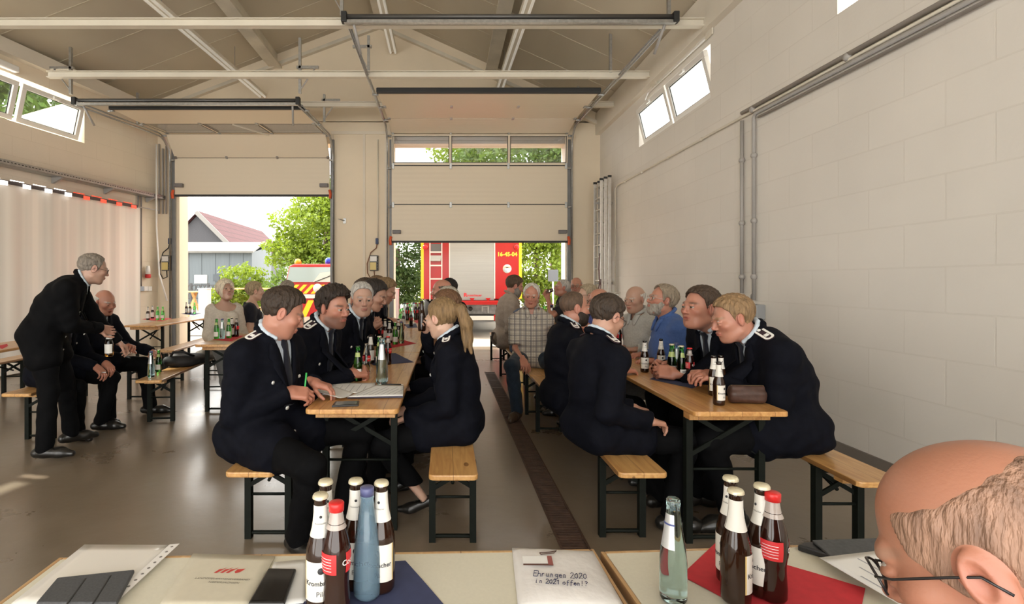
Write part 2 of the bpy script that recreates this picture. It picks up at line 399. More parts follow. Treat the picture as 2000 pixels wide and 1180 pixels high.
def person(label, X, Y, face, seat=0.48, stand=False, lean=8, twist=0, side=0, crown=None, sc=1.0, fat=0.0,
           head=(0, 0, 0), neckf=14, hands=(None, None), feet=(None, None), skin=(0.60, 0.37, 0.27), hair=('short', (0.05, 0.03, 0.02), .012),
           beard=None, brow=None, outfit='uniform', top=None, legs=None, glasses=False, shoes=True, res=1.0, group=None, female=False,
           tie=True, stubble=0.0, tilt=0.0, legres=1.0, mouth=0.0, curls=(0.6, 0.6), poles=(None, None), pelvis_dz=0.0, heels=False, detail=True, kneeout=0.10, hem=.035, drop=.072):
    root = empty('person', (X, Y, 0), R(face-90), label, 'person', group)
    ang = R(face-90); ca, sa = math.cos(ang), math.sin(ang)
    def loc(p):    # world point -> person's own axes
        x, y = p[0]-X, p[1]-Y; return A_((x*ca+y*sa, -x*sa+y*ca, p[2]))
    def dirl(d): return A_((d[0]*ca+d[1]*sa, -d[0]*sa+d[1]*ca, d[2]))
    La, Lb = (R(lean*.65), R(lean*1.3)) if not isinstance(lean, tuple) else (R(lean[0]), R(lean[1]))
    def spine(sc):
        p0 = A_((0, 0, seat+.092*sc)) if not stand else A_((0, 0, seat))
        p0[2] += pelvis_dz
        ld = lambda a: A_((math.sin(R(side)), math.sin(a), math.cos(a)))/np.linalg.norm((math.sin(R(side)), math.sin(a), math.cos(a)))
        m = p0+ld(La)*.25*sc; n_ = m+ld(Lb)*.255*sc
        hd = ld(Lb*.85+R(neckf)); hc = n_+hd*.150*sc
        return p0, m, n_, hc
    for _ in range(4):
        P0, Mi, N, Hc = spine(sc)
        Rh = rotm(R(head[0]), R(head[1]), R(head[2]))
        if crown:
            top_now = (Hc+Rh @ A_((0, -.02, .122))*sc)[2]
            sc *= max(0.8, min(1.22, 1+(crown-top_now)/(top_now-P0[2]+.09)))
    P0, Mi, N, Hc = spine(sc)
    up = (N-Mi)/np.linalg.norm(N-Mi); rt = A_((math.cos(R(twist)), math.sin(R(twist)), 0)); rt = rt-up*(rt @ up); rt /= np.linalg.norm(rt)
    fw = np.cross(up, rt); Rc = np.stack([rt, fw, up], 1)
    shw = (.144 if female else .166)*sc*(1+.35*fat); f1 = 1+fat
    S = {1: N-up*drop*sc+rt*shw, -1: N-up*drop*sc-rt*shw}
    hipw = .088*sc; HJ = {1: P0+A_((hipw, .02, 0)), -1: P0+A_((-hipw, .02, 0))}
    # legs
    KN = {}; AN = {}
    for i, sg in enumerate((1, -1)):
        if feet[i] is not None: a = loc((*feet[i][:2], feet[i][2] if len(feet[i]) > 2 else 0)); a[2] += .085*sc
        elif stand: a = HJ[sg]*A_((1.1, 0, 0))+A_((0, 0, .085*sc))
        else: a = A_((sg*.12*sc, .44*sc, .085*sc))
        KN[sg], AN[sg] = ik(HJ[sg], a, .44*sc, .43*sc, (sg*kneeout*4 if not stand else sg*.1, 1, 1.2 if not stand else 0))
    # arms
    EL = {}; WR = {}; HR = {}; HC = {}
    for i, sg in enumerate((1, -1)):
        hd = hands[i]
        if hd is None:
            t = HJ[sg]+(KN[sg]-HJ[sg])*.78; pc = t+A_((-sg*.01, 0, .092*sc)); fd = (KN[sg]-HJ[sg]); fd = fd/np.linalg.norm(fd)+A_((-sg*.35, 0, -.12)); pn = A_((0, 0, -1))
        else: pc = loc(hd[0]); fd = dirl(hd[1]); pn = dirl(hd[2])
        fd = fd/np.linalg.norm(fd); pn = pn-fd*(pn @ fd); pn /= np.linalg.norm(pn)
        zb = -pn; xt = np.cross(fd, zb)            # towards the thumb for a right hand is -x when palm down
        if sg > 0: xt = -xt
        w = pc-fd*.05*sc
        pole = A_((sg*.26, -.35, -1.0)) if poles[i] is None else dirl(poles[i])
        EL[sg], w2 = ik(S[sg], w, .295*sc, .27*sc, pole); WR[sg] = w2
        HR[sg] = np.stack([xt, fd, zb], 1)
    # ---- fields
    nb = Hc+Rh @ A_((0, -.018, -.060))*sc
    neck = [(cone(N-up*.02*sc, nb, (.058 if not female else .047)*sc*(1+.5*fat), (.054 if not female else .046)*sc*(1+.4*fat)), .03)]
    chest_c = Mi*.45+N*.55-up*.05*sc
    torso = [(ell(chest_c, A_((.160*f1 if not female else .138, .108*f1, .205))*sc, Rc), 0),
             (ell(P0+(Mi-P0)*.75+fw*(.02+.10*max(fat, 0))*sc, A_((.142*f1 if not female else .125, (.108+.15*max(fat, 0)), .17))*sc, Rc), .10*sc),
             (ell(P0+A_((0, .0, .01)), A_((.160*f1, .108*f1, .115))*sc), .08*sc)]
    if female: torso += [(ell(chest_c+fw*.085*sc+rt*sx*.062*sc-up*.0*sc, A_((.055, .05, .06))*sc, Rc), .04*sc) for sx in (1, -1)]
    for sg in (1, -1):
        torso.append((cone(N-up*.030*sc+rt*sg*.05*sc, S[sg]-up*.004*sc, .046*sc, .050*sc), .045*sc))
        torso.append((ell(S[sg]*.70+chest_c*.30, A_((.062, .060, .075))*sc, Rc), .04*sc))
    arms = []
    for sg in (1, -1):
        arms += [(cone(S[sg], EL[sg], .050*sc*(1+.5*fat), .042*sc*(1+.4*fat)), .03*sc), (cone(EL[sg], WR[sg], .043*sc*(1+.4*fat), .027*sc), .012*sc)]
    lg = []
    for sg in (1, -1):
        lg += [(cone(HJ[sg], KN[sg], .086*sc*(1+.6*fat), .058*sc), .03*sc if sg > 0 else .02*sc), (cone(KN[sg], AN[sg], .056*sc, .036*sc), .03*sc)]
    allp = [P0, Mi, N, *S.values(), *EL.values(), *WR.values(), *KN.values(), *AN.values(), *HJ.values()]
    base = A_(skin)
    # ---- body: torso, limbs, neck; then head and hands at finer pitch, one mesh
    short = top is not None and top.get('sleeve', 1.0) < 0.8
    core_in = inflate(blend(torso+arms+lg), 0 if short else -.012*sc); core = lambda P: smin(core_in(P), neck[0][0](P), .03)
    lo, hi = bounds(allp, .16*sc*f1+.03); hi[2] = min(hi[2], nb[2]+.0); lo[2] = max(lo[2], .02)
    parts = []; cols = []
    pv, pq = surface(core, lo, hi, (.011 if short else .022)*res, 1)
    parts.append((pv, pq, 0)); cols.append(np.tile(base, (len(pv), 1)))
    hp, T = head_prims(Hc, Rh, sc, fat*.5, .0085 if head[1] >= 14 else .0018)
    if mouth > 0: hp.append((ell(T(0, .100, -.0585), A_((.014, .012, .006*mouth))*sc, Rh), -.004*sc))
    hf = blend(hp+[(neck[0][0], .030*sc)])
    lo, hi = bounds([T(x, y, z) for x in (-.088, .088) for y in (-.118, .13) for z in (-.135, .124)], .004)
    pv, pq = surface(hf, lo, hi, .0046*res, 1)
    hl = (pv-Hc) @ Rh/sc
    col = np.tile(base, (len(pv), 1)); x, y, z = hl.T; ax = np.abs(x)
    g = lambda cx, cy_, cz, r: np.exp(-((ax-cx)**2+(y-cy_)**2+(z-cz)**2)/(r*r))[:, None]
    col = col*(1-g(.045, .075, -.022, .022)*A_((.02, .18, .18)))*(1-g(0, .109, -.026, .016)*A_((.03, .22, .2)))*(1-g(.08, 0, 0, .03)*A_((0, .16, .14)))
    lip = np.exp(-((x/.024)**4+((z+.058)/.0095)**4+((y-.096)/.02)**4))[:, None]
    col = col*(1-lip*A_((.18, .46, .42)))
    bc = A_(brow if brow is not None else A_(hair[1])*.9)
    bm = (np.exp(-(((ax-.033)/.019)**4+((z-.0275+.10*np.maximum(ax-.035, 0))/.0062)**4))*(y > .055))[:, None]*(.35 if female else .8)
    col = col*(1-bm)+bc*bm
    if stubble:
        sb = np.clip((-(z+.030)/.02), 0, 1)*np.clip((y+.02)/.03, 0, 1)*(1-lip[:, 0])*np.clip(1-(np.abs(z+.06)/.09)**4, 0, 1)*(z > -.15)
        col = col*(1-stubble*sb[:, None]*.75)+bc*(stubble*sb[:, None]*.55)
    if heels is None: pass
    parts.append((pv, pq, 0)); cols.append(col)
    for sg in (1, -1):       # eyeballs
        c = T(sg*.031, .0838, .0050); e = MB().sphere((0, 0, 0), .0122*sc, 14)
        ev = A_(e.v); eq = np.array([f if len(f) == 4 else (f[0], f[1], f[2], f[2]) for f in e.f if len(f) == 4])
        gz = Rh @ A_((0, 1, -.12)); gz /= np.linalg.norm(gz); cs = (ev @ gz)/(.0122*sc)
        ec = np.where((cs > .90)[:, None], A_((.008, .006, .005)), np.where((cs > .70)[:, None], A_((.10, .07, .045)), A_((.46, .40, .36))))
        parts.append((ev+c, eq, 0)); cols.append(ec)
    for i, sg in enumerate((1, -1)):
        hpz, tips = hand_prims(WR[sg], HR[sg], sc*(.90 if female else 1.0), sg, curls[i] if not isinstance(curls[i], dict) else curls[i]['c'], .4 if not isinstance(curls[i], dict) else curls[i].get('t', .4))
        ff = blend(hpz+([(cone(EL[sg], WR[sg], .043*sc, .027*sc), .015)] if short else []))
        lo, hi = bounds(tips, .02*sc); pv, pq = surface(ff, lo, hi, .0045*res, 1)
        parts.append((pv, pq, 0)); cols.append(np.tile(base*A_((.98, .90, .88)), (len(pv), 1)))
    np_mesh('body', parts, SKIN, root, np.concatenate(cols))
    # ---- hair and beard
    def hairpiece(name, f, pts, color, h=.006):
        lo, hi = bounds(pts, .012); pv, pq = surface(f, lo, hi, h*res, 1)
        if len(pq): return np_mesh(name, [(pv, pq, 0)], hair_mat('hair_%02x%02x%02x' % tuple(int(min(c, 1)*255) for c in color), color), root)
    HB = [T(x, y, z) for x in (-.10, .10) for y in (-.14, .115) for z in (-.12, .145)]
    if hair and hair[0] != 'none':
        style, hcol, th = hair[:3]; opt = hair[3] if len(hair) > 3 else {}
        an, zz = HAIRLINE[style]
        skull = blend([(ell(T(0, -.016, .034), A_((.075, .098, .086))*sc, Rh), 0), (ell(T(0, .030, -.030), A_((.061*(1+fat*.5), .064, .083))*sc, Rh), .03*sc)])
        lift = opt.get('lift', 0.0); tex = opt.get('tex', .0022)
        def hf_(P):
            q = (P-Hc) @ Rh/sc; x, y, z = q.T
            az = np.degrees(np.arctan2(np.abs(x), y+.0)); zl = np.interp(az, an, zz)
            t = th*(0.55+.45*np.clip((z+.02)/.08, 0, 1)) + lift*np.clip((z-.06)/.05, 0, 1)*np.clip((y+.09)/.12, 0, 1)
            t = t+tex*(np.sin(190*x+40*y+3*np.sin(60*z))*np.sin(120*y+50*x)+.7*np.sin(300*x-170*y+20*z))
            d = skull(P)-t*sc
            d = smax(d, (zl-z)*sc*.8, .010*sc)
            if style in ('ring', 'thin'): d = smax(d, (z-opt.get('top', .055)-opt.get('fray', 0)*(np.sin(90*y+40*x)*np.sin(47*y-30*x+1)+.5*np.sin(210*y))-.05*np.clip(-y/.1, 0, 1)*opt.get('back', 0))*sc*.8, .012*sc)
            ear = np.sqrt(((np.abs(x)-.080)/.020)**2+((y+.004)/.024)**2+((z+.002)/.034)**2)-1
            if style in ('short', 'receding', 'ring', 'thin'): d = smax(d, -ear*.02*sc, .006*sc)
            face = np.sqrt((x/.060)**2+((y-.10)/.055)**2+((z+.01)/.075)**2)-1
            if style in ('bob', 'long'): d = smax(d, -face*.05*sc, .008*sc)
            for g in extra: d = smin(d, g(P)+.0012*np.sin(260*x+30*z)*np.sin(200*y), .02*sc)
            return d
        extra = []; pts = list(HB)
        for seg in opt.get('locks', []):
            a, b, ra, rb = seg; extra.append(cone(T(*a), T(*b), ra*sc, rb*sc)); pts += [T(*[c+.03 for c in b]), T(*[c-.03 for c in b])]
        hairpiece('hair', hf_, pts, hcol, .0058)
    if beard:
        bcol, bt, bz = beard
        jaw = blend([(ell(T(0, .030, -.030), A_((.061*(1+fat*.5), .064, .083))*sc, Rh), 0), (ell(T(0, .040, -.078), A_((.047*(1+fat*.5), .044, .034))*sc, Rh), .025*sc), (ell(T(0, .068, -.099), A_((.020, .018, .016))*sc, Rh), .02*sc)])
        def bf(P):
            q = (P-Hc) @ Rh/sc; x, y, z = q.T
            d = jaw(P)-(bt*np.clip((.0-z)/.05, .35, 1)+.0015*np.sin(260*x+90*y)*np.sin(170*z+60*y))*sc
            up_ = np.where(np.abs(x) > .045, .015+.0*x, bz)
            d = smax(d, (z-np.interp(np.abs(x), [0, .022, .035, .052, .07], [-.040, -.040, -.045, -.02, .02]))*sc*.8, .008*sc)
            d = smax(d, -(np.sqrt((x/.021)**2+((z+.058)/.010)**2+((y-.10)/.03)**2)-1)*.008*sc, .003*sc)
            return smax(d, (-y-.005)*sc, .008*sc)
        hairpiece('beard', bf, [T(x, y, z) for x in (-.085, .085) for y in (-.02, .13) for z in (-.15, .04)], bcol, .0055)
    # ---- clothes
    tl = top or {}
    def shell(name, f, pts, m, h, margin=.10):
        lo, hi = bounds(pts, margin*sc+.02); lo[2] = max(lo[2], .005); pv, pq = surface(f, lo, hi, h*res, 1)
        if len(pq): return np_mesh(name, [(pv, pq, 0)], m, root)
    seedv = X*7+Y*3
    nk = lambda P: (P-N) @ Rc                                   # chest axes: right, forward, up from the neck base
    collar_ring = lambda r, rr, dz, tiltb=.012: [cone(nb*.35+N*.65+Rc @ A_((math.sin(a)*r, -math.cos(a)*r*1.0+.006, dz+.030*math.cos(a)))*sc, nb*.35+N*.65+Rc @ A_((math.sin(b_)*r, -math.cos(b_)*r+.006, dz+.030*math.cos(b_)))*sc, rr*sc, rr*sc)
                                               for a, b_ in ((-2.5+5.0*i/10, -2.5+5.0*(i+1)/10) for i in range(10))]
    is_uni = outfit == 'uniform'
    infl = .013 if is_uni else .010
    slv = tl.get('sleeve', 1.0)
    sleeves = []
    def cutcone(a, b_, ra, rb):
        g_ = cone(a, b_, ra, rb); b_ = A_(b_); d = b_-A_(a); d = d/max(np.linalg.norm(d), 1e-6)
        return lambda P: smax(g_(P), (P-b_) @ d, .006*sc)
    for sg in (1, -1):
        if slv >= 1:
            wv = EL[sg]+(WR[sg]-EL[sg])*.97
            sleeves += [(cone(S[sg], EL[sg], .058*sc*(1+.5*fat), .050*sc*(1+.4*fat)), .035*sc), (cutcone(EL[sg], wv, .050*sc*(1+.3*fat), .037*sc), .012*sc)]
        else:
            ev = S[sg]+(EL[sg]-S[sg])*slv
            sleeves += [(cutcone(S[sg], ev, .060*sc, .061*sc), .035*sc)]
    skirt = []
    if is_uni or tl.get('hem', 0):
        for sg in (1, -1):
            q = HJ[sg]+(KN[sg]-HJ[sg])*(.38 if is_uni else .12)
            skirt.append((cone(P0+A_((sg*.07, .005, .015))*sc, q, .106*sc*f1, .098*sc*f1), .05*sc))
        if not stand: skirt.append((rbx(P0+A_((0, -.005, .01)), A_((.172*f1, .112*f1, .085))*sc, .06*sc), .05*sc))
    jf = blend(torso+sleeves+skirt, infl*sc)
    cuffed = lambda f: f
    Vz, Vw = (-.27*sc, .066*sc)
    def vneck(P):
        q = nk(P); w = np.interp(q[:, 2], [Vz, .03*sc], [0, Vw]); return np.maximum(np.abs(q[:, 0])-w, .035*sc-q[:, 1])
    def neckhole(P):
        q = nk(P); return np.sqrt((q[:, 0]/1.15)**2+(q[:, 1]-.03*sc)**2+(q[:, 2]*.85-.01*sc)**2)-tl.get('neck', .062)*sc*1.12
    cl_pts = [P0, Mi, N+up*.06*sc, *S.values(), *EL.values(), *WR.values(), *[HJ[s_]+(KN[s_]-HJ[s_])*.4 for s_ in (1, -1)]]
    hres = .0105
    def surf_y(f, xs, zs, y0=.32):     # first hit from the front, chest axes
        xs = A_(xs)*sc; zs = A_(zs)*sc; y = np.full(len(xs), y0*sc)
        for _ in range(60):
            P = N+np.stack([xs, y, zs], 1) @ Rc.T; d = f(P); y = y-np.clip(d, -.02, .05)*.7
        return np.stack([xs, y, zs], 1)
    toW = lambda q: N+q @ Rc.T
    def strip(name, f, rows, m, off=.004, thick=.003, parent=root):
        """rows: list of lists of (x, z) on the chest; laid on the surface f as a thin solid"""
        nr = len(rows); nc = len(rows[0]); fl = [p for r_ in rows for p in r_]
        q = surf_y(f, [p[0] for p in fl], [p[1] for p in fl]); qt = q.copy(); qt[:, 1] += (off+thick)*sc; qb = q.copy(); qb[:, 1] += off*sc*.2-.002
        V = np.concatenate([toW(qt), toW(qb)]); k = nr*nc; Q = []
        for i in range(nr-1):
            for j in range(nc-1):
                a = i*nc+j; Q += [(a, a+1, a+nc+1, a+nc), (k+a, k+a+nc, k+a+nc+1, k+a+1)]
        ring = [j for j in range(nc)]+[i*nc+nc-1 for i in range(1, nr)]+[(nr-1)*nc+j for j in range(nc-2, -1, -1)]+[i*nc for i in range(nr-2, 0, -1)]
        for a, b_ in zip(ring, ring[1:]+ring[:1]): Q.append((b_, a, k+a, k+b_))
        return np_mesh(name, [(V, np.array(Q), 0)], m, parent)
    if is_uni:
        cl = tl.get('mat', NAVY)
        jac = cuffed(carve(crease(jf, .0045*sc, 1.0, seedv), vneck, .004))
        col_f = blend([(g_, .008) for g_ in collar_ring(.078*(1+.3*fat), .017, .0)][:])
        full = lambda P: smin(jac(P), np.maximum(col_f(P), vneck(P)*-1.0), .010*sc)
        shell('jacket', full, cl_pts, cl, hres, .13)
        sf = keep(inflate(blend(torso), .005*sc), lambda P: np.maximum(np.maximum(-.29*sc-nk(P)[:, 2], .0-nk(P)[:, 1]), np.abs(nk(P)[:, 0])-np.interp(nk(P)[:, 2], [-.29*sc, .03*sc], [.02*sc, .095*sc])), .004)
        ring = blend([(g_, .006) for g_ in collar_ring(.0655*(1+.35*fat), .0115, .020)])
        shell('shirt', lambda P: smin(sf(P), ring(P), .006), [N+up*.07*sc, N-up*.3*sc, N+rt*.1*sc, N-rt*.1*sc, N+fw*.15*sc], tl.get('shirt', SHIRTB), .0075, .05)
        if detail:
            jin = inflate(blend(torso+[(neck[0][0], .02)]), .006*sc)
            if tie: strip('tie', jin, [[(-w*.5, z), (0, z), (w*.5, z)] for z, w in ((.022, .030), (-.005, .040), (-.03, .026), (-.12, .045), (-.20, .060), (-.29, .068))], tl.get('tie', TIEM), .006, .006)
            for sg in (1, -1):
                rows = [[(sg*(np.interp(z, [-.27, .03], [.002, .062])+w*t), z) for t in (-.05, .5, 1)] for z, w in ((.02, .020), (-.02, .045), (-.06, .062), (-.075, .045), (-.10, .052), (-.17, .040), (-.26, .010))]
                strip('lapel', jf, rows, cl, .006, .004)
            bt = MB()
            for zc in (-.30, -.40, -.49):
                q = surf_y(jf, [.012], [zc]); p = toW(q)[0]
                b = MB().lathe([(.0115*sc, 0), (.0115*sc, .003), (.009*sc, .007), (.001, .0085)], 12)
                o = b.build('button', SILVER, root); o.location = p; o.rotation_euler = Vector(fw).to_track_quat('Z', 'Y').to_euler()
            for sg in (1, -1):
                q = surf_y(jf, [sg*.095], [-.17]); p = toW(q)[0]
                o = MB().lathe([(.0095*sc, 0), (.0095*sc, .003), (.007*sc, .006), (.001, .007)], 12).build('button', SILVER, root); o.location = p; o.rotation_euler = Vector(fw).to_track_quat('Z', 'Y').to_euler()
                if not tl.get('boards', True): continue
                base_c = N*.36+S[sg]*.64; d = (S[sg]-N-up*.0); yy = np.linspace(.16, .0, 50)
                P = base_c+np.outer(yy, up)*sc; dd = jf(P); k = np.argmax(dd < 0); pt = P[k]+up*.004
                d2 = A_(S[sg]-N); P2 = pt+d2/np.linalg.norm(d2)*.045; P3 = pt-d2/np.linalg.norm(d2)*.045
                def ontop(p):
                    Q_ = p+np.outer(np.linspace(.08, -.08, 60), up)*sc; dd = jf(Q_); return Q_[np.argmax(dd < 0)]
                a_, b_ = ontop(P2), ontop(P3); ex = (a_-b_)/np.linalg.norm(a_-b_); ez = np.cross(ex, fw); ez = ez if ez @ up > 0 else -ez; ey = np.cross(ez, ex)
                Mx = Matrix(np.stack([ex, ey, ez], 1).tolist()).to_4x4(); Mx.translation = Vector((a_+b_)/2+ez*.003)
                eb = MB().prism(rrect(.118*sc, .050*sc, .020*sc), 0, .006, 0); ring_o = rrect(.116*sc, .048*sc, .019*sc); ring_i = rrect(.094*sc, .026*sc, .011*sc)
                n_ = len(ring_o); eb.add([(x, y, .0075) for x, y in ring_o]+[(x, y, .0075) for x, y in ring_i], [(i, (i+1) % n_, n_+(i+1) % n_, n_+i) for i in range(n_)], 1)
                eb.lathe([(.009*sc, .006), (.009*sc, .010), (.001, .012)], 10, 1, c=(-.035*sc, 0, 0)); eb.box((.012*sc, -.010*sc, .006), (.030*sc, .010*sc, .0085), 1)
                o = eb.build('epaulette', [BOARD, WHITEB], root); o.matrix_local = Mx
            if tl.get('badge'):
                q = surf_y(jf, [-.10 if tl['badge'] < 0 else .10], [-.155]); p = toW(q)[0]
                o = MB().prism(rrect(.045*sc, .032*sc, .008), 0, .004).build('badge', WHITEB, root); o.location = p; o.rotation_euler = Vector(fw).to_track_quat('Z', 'Y').to_euler()
    else:
        sf = cuffed(carve(crease(jf, .004*sc, 1.15, seedv), neckhole, .004))
        if tl.get('collar', True):
            ring = blend([(g_, .006) for g_ in collar_ring(.068*(1+.35*fat), .0125, .014)])
            fin = lambda P: smin(sf(P), ring(P), .008)
        else: fin = sf
        shell(tl.get('name', 'shirt'), fin, cl_pts, tl['mat'], hres, .13)
        if tl.get('collar', True) and detail:
            for sg in (1, -1): strip('collar', inflate(jf, .0), [[(sg*(a+b_*t), z) for t in (0, .5, 1)] for z, a, b_ in ((.015, .030, .045), (-.02, .016, .052), (-.055, .022, .035), (-.075, .036, .012))], tl['mat'], .012, .003)
            if tl.get('pocket'): strip('pocket', jf, [[(.065+.035*t, z) for t in (0, 1, 2)] for z in (-.13, -.15, -.17)], tl['pocket'], .003, .003)
    # ---- trousers and shoes
    lm = legs or BLACKW
    if lm != 'none':
        tr = []
        for sg in (1, -1):
            tr += [(cone(HJ[sg], KN[sg], .092*sc*(1+.6*fat), .066*sc), .03*sc), (cone(KN[sg], AN[sg]+A_((0, 0, .0)), .064*sc, .056*sc), .02*sc)]
        tf = blend([(ell(P0+A_((0, .0, .02)), A_((.170*f1, .118*f1, .12))*sc), 0)]+tr, .004)
        tf2 = keep(crease(tf, .005*sc, .9, seedv+1), lambda P: np.maximum(hem*sc-P[:, 2], P[:, 2]-(P0[2]+.13*sc)), .004)
        shell('trousers', tf2, [P0, *HJ.values(), *KN.values(), *AN.values()], lm, .012*legres, .15)
    if shoes:
        for sg in (1, -1):
            a = AN[sg]; kd = A_((KN[sg][0]-HJ[sg][0], KN[sg][1]-HJ[sg][1], 0)); kd = A_((sg*.18, 1, 0)) if np.linalg.norm(kd) < .1 else kd/np.linalg.norm(kd)+A_((sg*.1, 0, 0)); kd /= np.linalg.norm(kd)
            if feet[0 if sg > 0 else 1] is not None and len(feet[0 if sg > 0 else 1]) > 3: kd = dirl((*feet[0 if sg > 0 else 1][3], 0))
            g0 = A_((a[0], a[1], a[2]-.085*sc)); o3 = lambda f_, z_: g0+kd*f_*sc+A_((0, 0, z_*sc))
            if heels:
                sf = blend([(cone(o3(-.045, .085), o3(.09, .022), .030*sc, .034*sc), 0), (cone(o3(.09, .020), o3(.155, .016), .033*sc, .018*sc), .02), (cone(o3(-.05, .085), o3(-.045, .004), .022*sc, .007*sc), .015), (ell(o3(.02, .085), A_((.024, .05, .03))*sc), -.008)])
            else:
                sf = blend([(cone(o3(-.055, .045), o3(.11, .036), .038*sc, .042*sc), 0), (cone(o3(.11, .032), o3(.185, .022), .041*sc, .026*sc), .03), (cone(o3(-.01, .10), o3(.0, .05), .040*sc, .045*sc), .03)])
            f2 = keep(sf, lambda P: (g0[2]+.003)-P[:, 2], .004)
            lo, hi = bounds([o3(-.1, .0), o3(.215, .0), o3(0, .14), o3(0, 0)+A_((.05, 0, 0)), o3(0, 0)-A_((.05, 0, 0))], .03); lo[2] = g0[2]-.006
            pv, pq = surface(f2, lo, hi, .0075*res, 1); np_mesh('shoe', [(pv, pq, 0)], tl.get('shoe', LEATHER), root)
    # ---- spectacles
    if glasses:
        gb = MB(); gm = glasses if not isinstance(glasses, bool) else FRAMEM
        def rim(sg): return [T(sg*.032+.025*math.cos(t)*(1 if abs(math.cos(t)) < .9 else .97), .104-.010*abs(math.cos(t)) if sg*math.cos(t) > 0 else .106, .002+.019*math.sin(t)) for t in [2*math.pi*i/18 for i in range(18)]]
        lens = MB()
        for sg in (1, -1):
            r_ = rim(sg); gb.tube(r_, .0016*sc, 6, closed=True); lens.add(r_, [tuple(range(18))])
            gb.tube([T(sg*.056, .096, .008), T(sg*.072, .075, .008), T(sg*.082, .02, .008), T(sg*.083, -.005, .006), T(sg*.082, -.02, -.012)], .0016*sc, 6)
        gb.tube([T(-.008, .106, .006), T(0, .108, .010), T(.008, .106, .006)], .0016*sc, 6)
        g_ = gb.build('glasses', gm, root); lens.build('lens', LENS, g_)
    root['_hc'] = [float(v) for v in root.matrix_basis @ Vector(Hc)] if False else 0; del root['_hc']
    return root, dict(N=N, Hc=Hc, Rh=Rh, Rc=Rc, S=S, W=WR, sc=sc, T=T, HR=HR)
# ------------------------------------------------------------------ surfaces
def wall_mat(name, col, block=(0.62, 0.31), amt=0.05, mort=0.012):
    m = mat(name, col, 0.65, spec=0.3); n, l, b = nodes(m)
    tc = n.new('ShaderNodeTexCoord'); sp = n.new('ShaderNodeSeparateXYZ'); cb = n.new('ShaderNodeCombineXYZ')
    l.new(tc.outputs['Object'], sp.inputs[0]); l.new(sp.outputs['Y'], cb.inputs[0]); l.new(sp.outputs['Z'], cb.inputs[1])
    br = n.new('ShaderNodeTexBrick'); br.inputs['Scale'].default_value = 1; br.inputs['Brick Width'].default_value = block[0]; br.inputs['Row Height'].default_value = block[1]
    br.inputs['Mortar Size'].default_value = mort*.5; br.inputs['Mortar Smooth'].default_value = 0.3; br.inputs['Bias'].default_value = 0
    br.inputs['Color1'].default_value = (1, 1, 1, 1); br.inputs['Color2'].default_value = (.975, .975, .975, 1); br.inputs['Mortar'].default_value = (.94, .935, .925, 1)
    l.new(cb.outputs[0], br.inputs['Vector'])
    mx = n.new('ShaderNodeMix'); mx.data_type = 'RGBA'; mx.blend_type = 'MULTIPLY'; mx.inputs[0].default_value = 1
    mx.inputs[6].default_value = (*col, 1); l.new(br.outputs['Color'], mx.inputs[7]); l.new(mx.outputs[2], b.inputs['Base Color'])
    bp = n.new('ShaderNodeBump'); bp.inputs['Strength'].default_value = 0.30; bp.inputs['Distance'].default_value = 0.012; bp.invert = True
    l.new(br.outputs['Fac'], bp.inputs['Height'])
    nz = n.new('ShaderNodeTexNoise'); nz.inputs['Scale'].default_value = 30; nz.inputs['Detail'].default_value = 4; l.new(tc.outputs['Object'], nz.inputs['Vector'])
    b2 = n.new('ShaderNodeBump'); b2.inputs['Strength'].default_value = 0.10; b2.inputs['Distance'].default_value = 0.01
    l.new(nz.outputs[0], b2.inputs['Height']); l.new(bp.outputs[0], b2.inputs['Normal']); l.new(b2.outputs[0], b.inputs['Normal'])
    return noisy(m, 0.9, amt, 3)
WALL = wall_mat('painted_block', (0.76, 0.725, 0.67))
WALL2 = wall_mat('painted_block_warm', (0.78, 0.69, 0.56))
WALLP = noisy(mat('painted_plaster', (0.78, 0.675, 0.52), 0.7, spec=0.3), 1.2, 0.05, 3, bump=0.1, bscale=40)
ROOFM = noisy(mat('roof_panel', (0.52, 0.46, 0.355), 0.55), 0.8, 0.10, 3, stretch=(1, .3, 1))
STEELW = noisy(mat('cream_painted_steel', (0.70, 0.65, 0.55), 0.5), 3, 0.05)
GALV = noisy(mat('galvanised_steel', (0.42, 0.42, 0.41), 0.38, 0.85), 25, 0.18)
GREYM = mat('grey_conduit', (0.36, 0.34, 0.32), 0.5)
DARKR = mat('black_rubber', (0.018, 0.018, 0.018), 0.6)
WHITEP = mat('white_plastic', (0.80, 0.79, 0.76), 0.4)
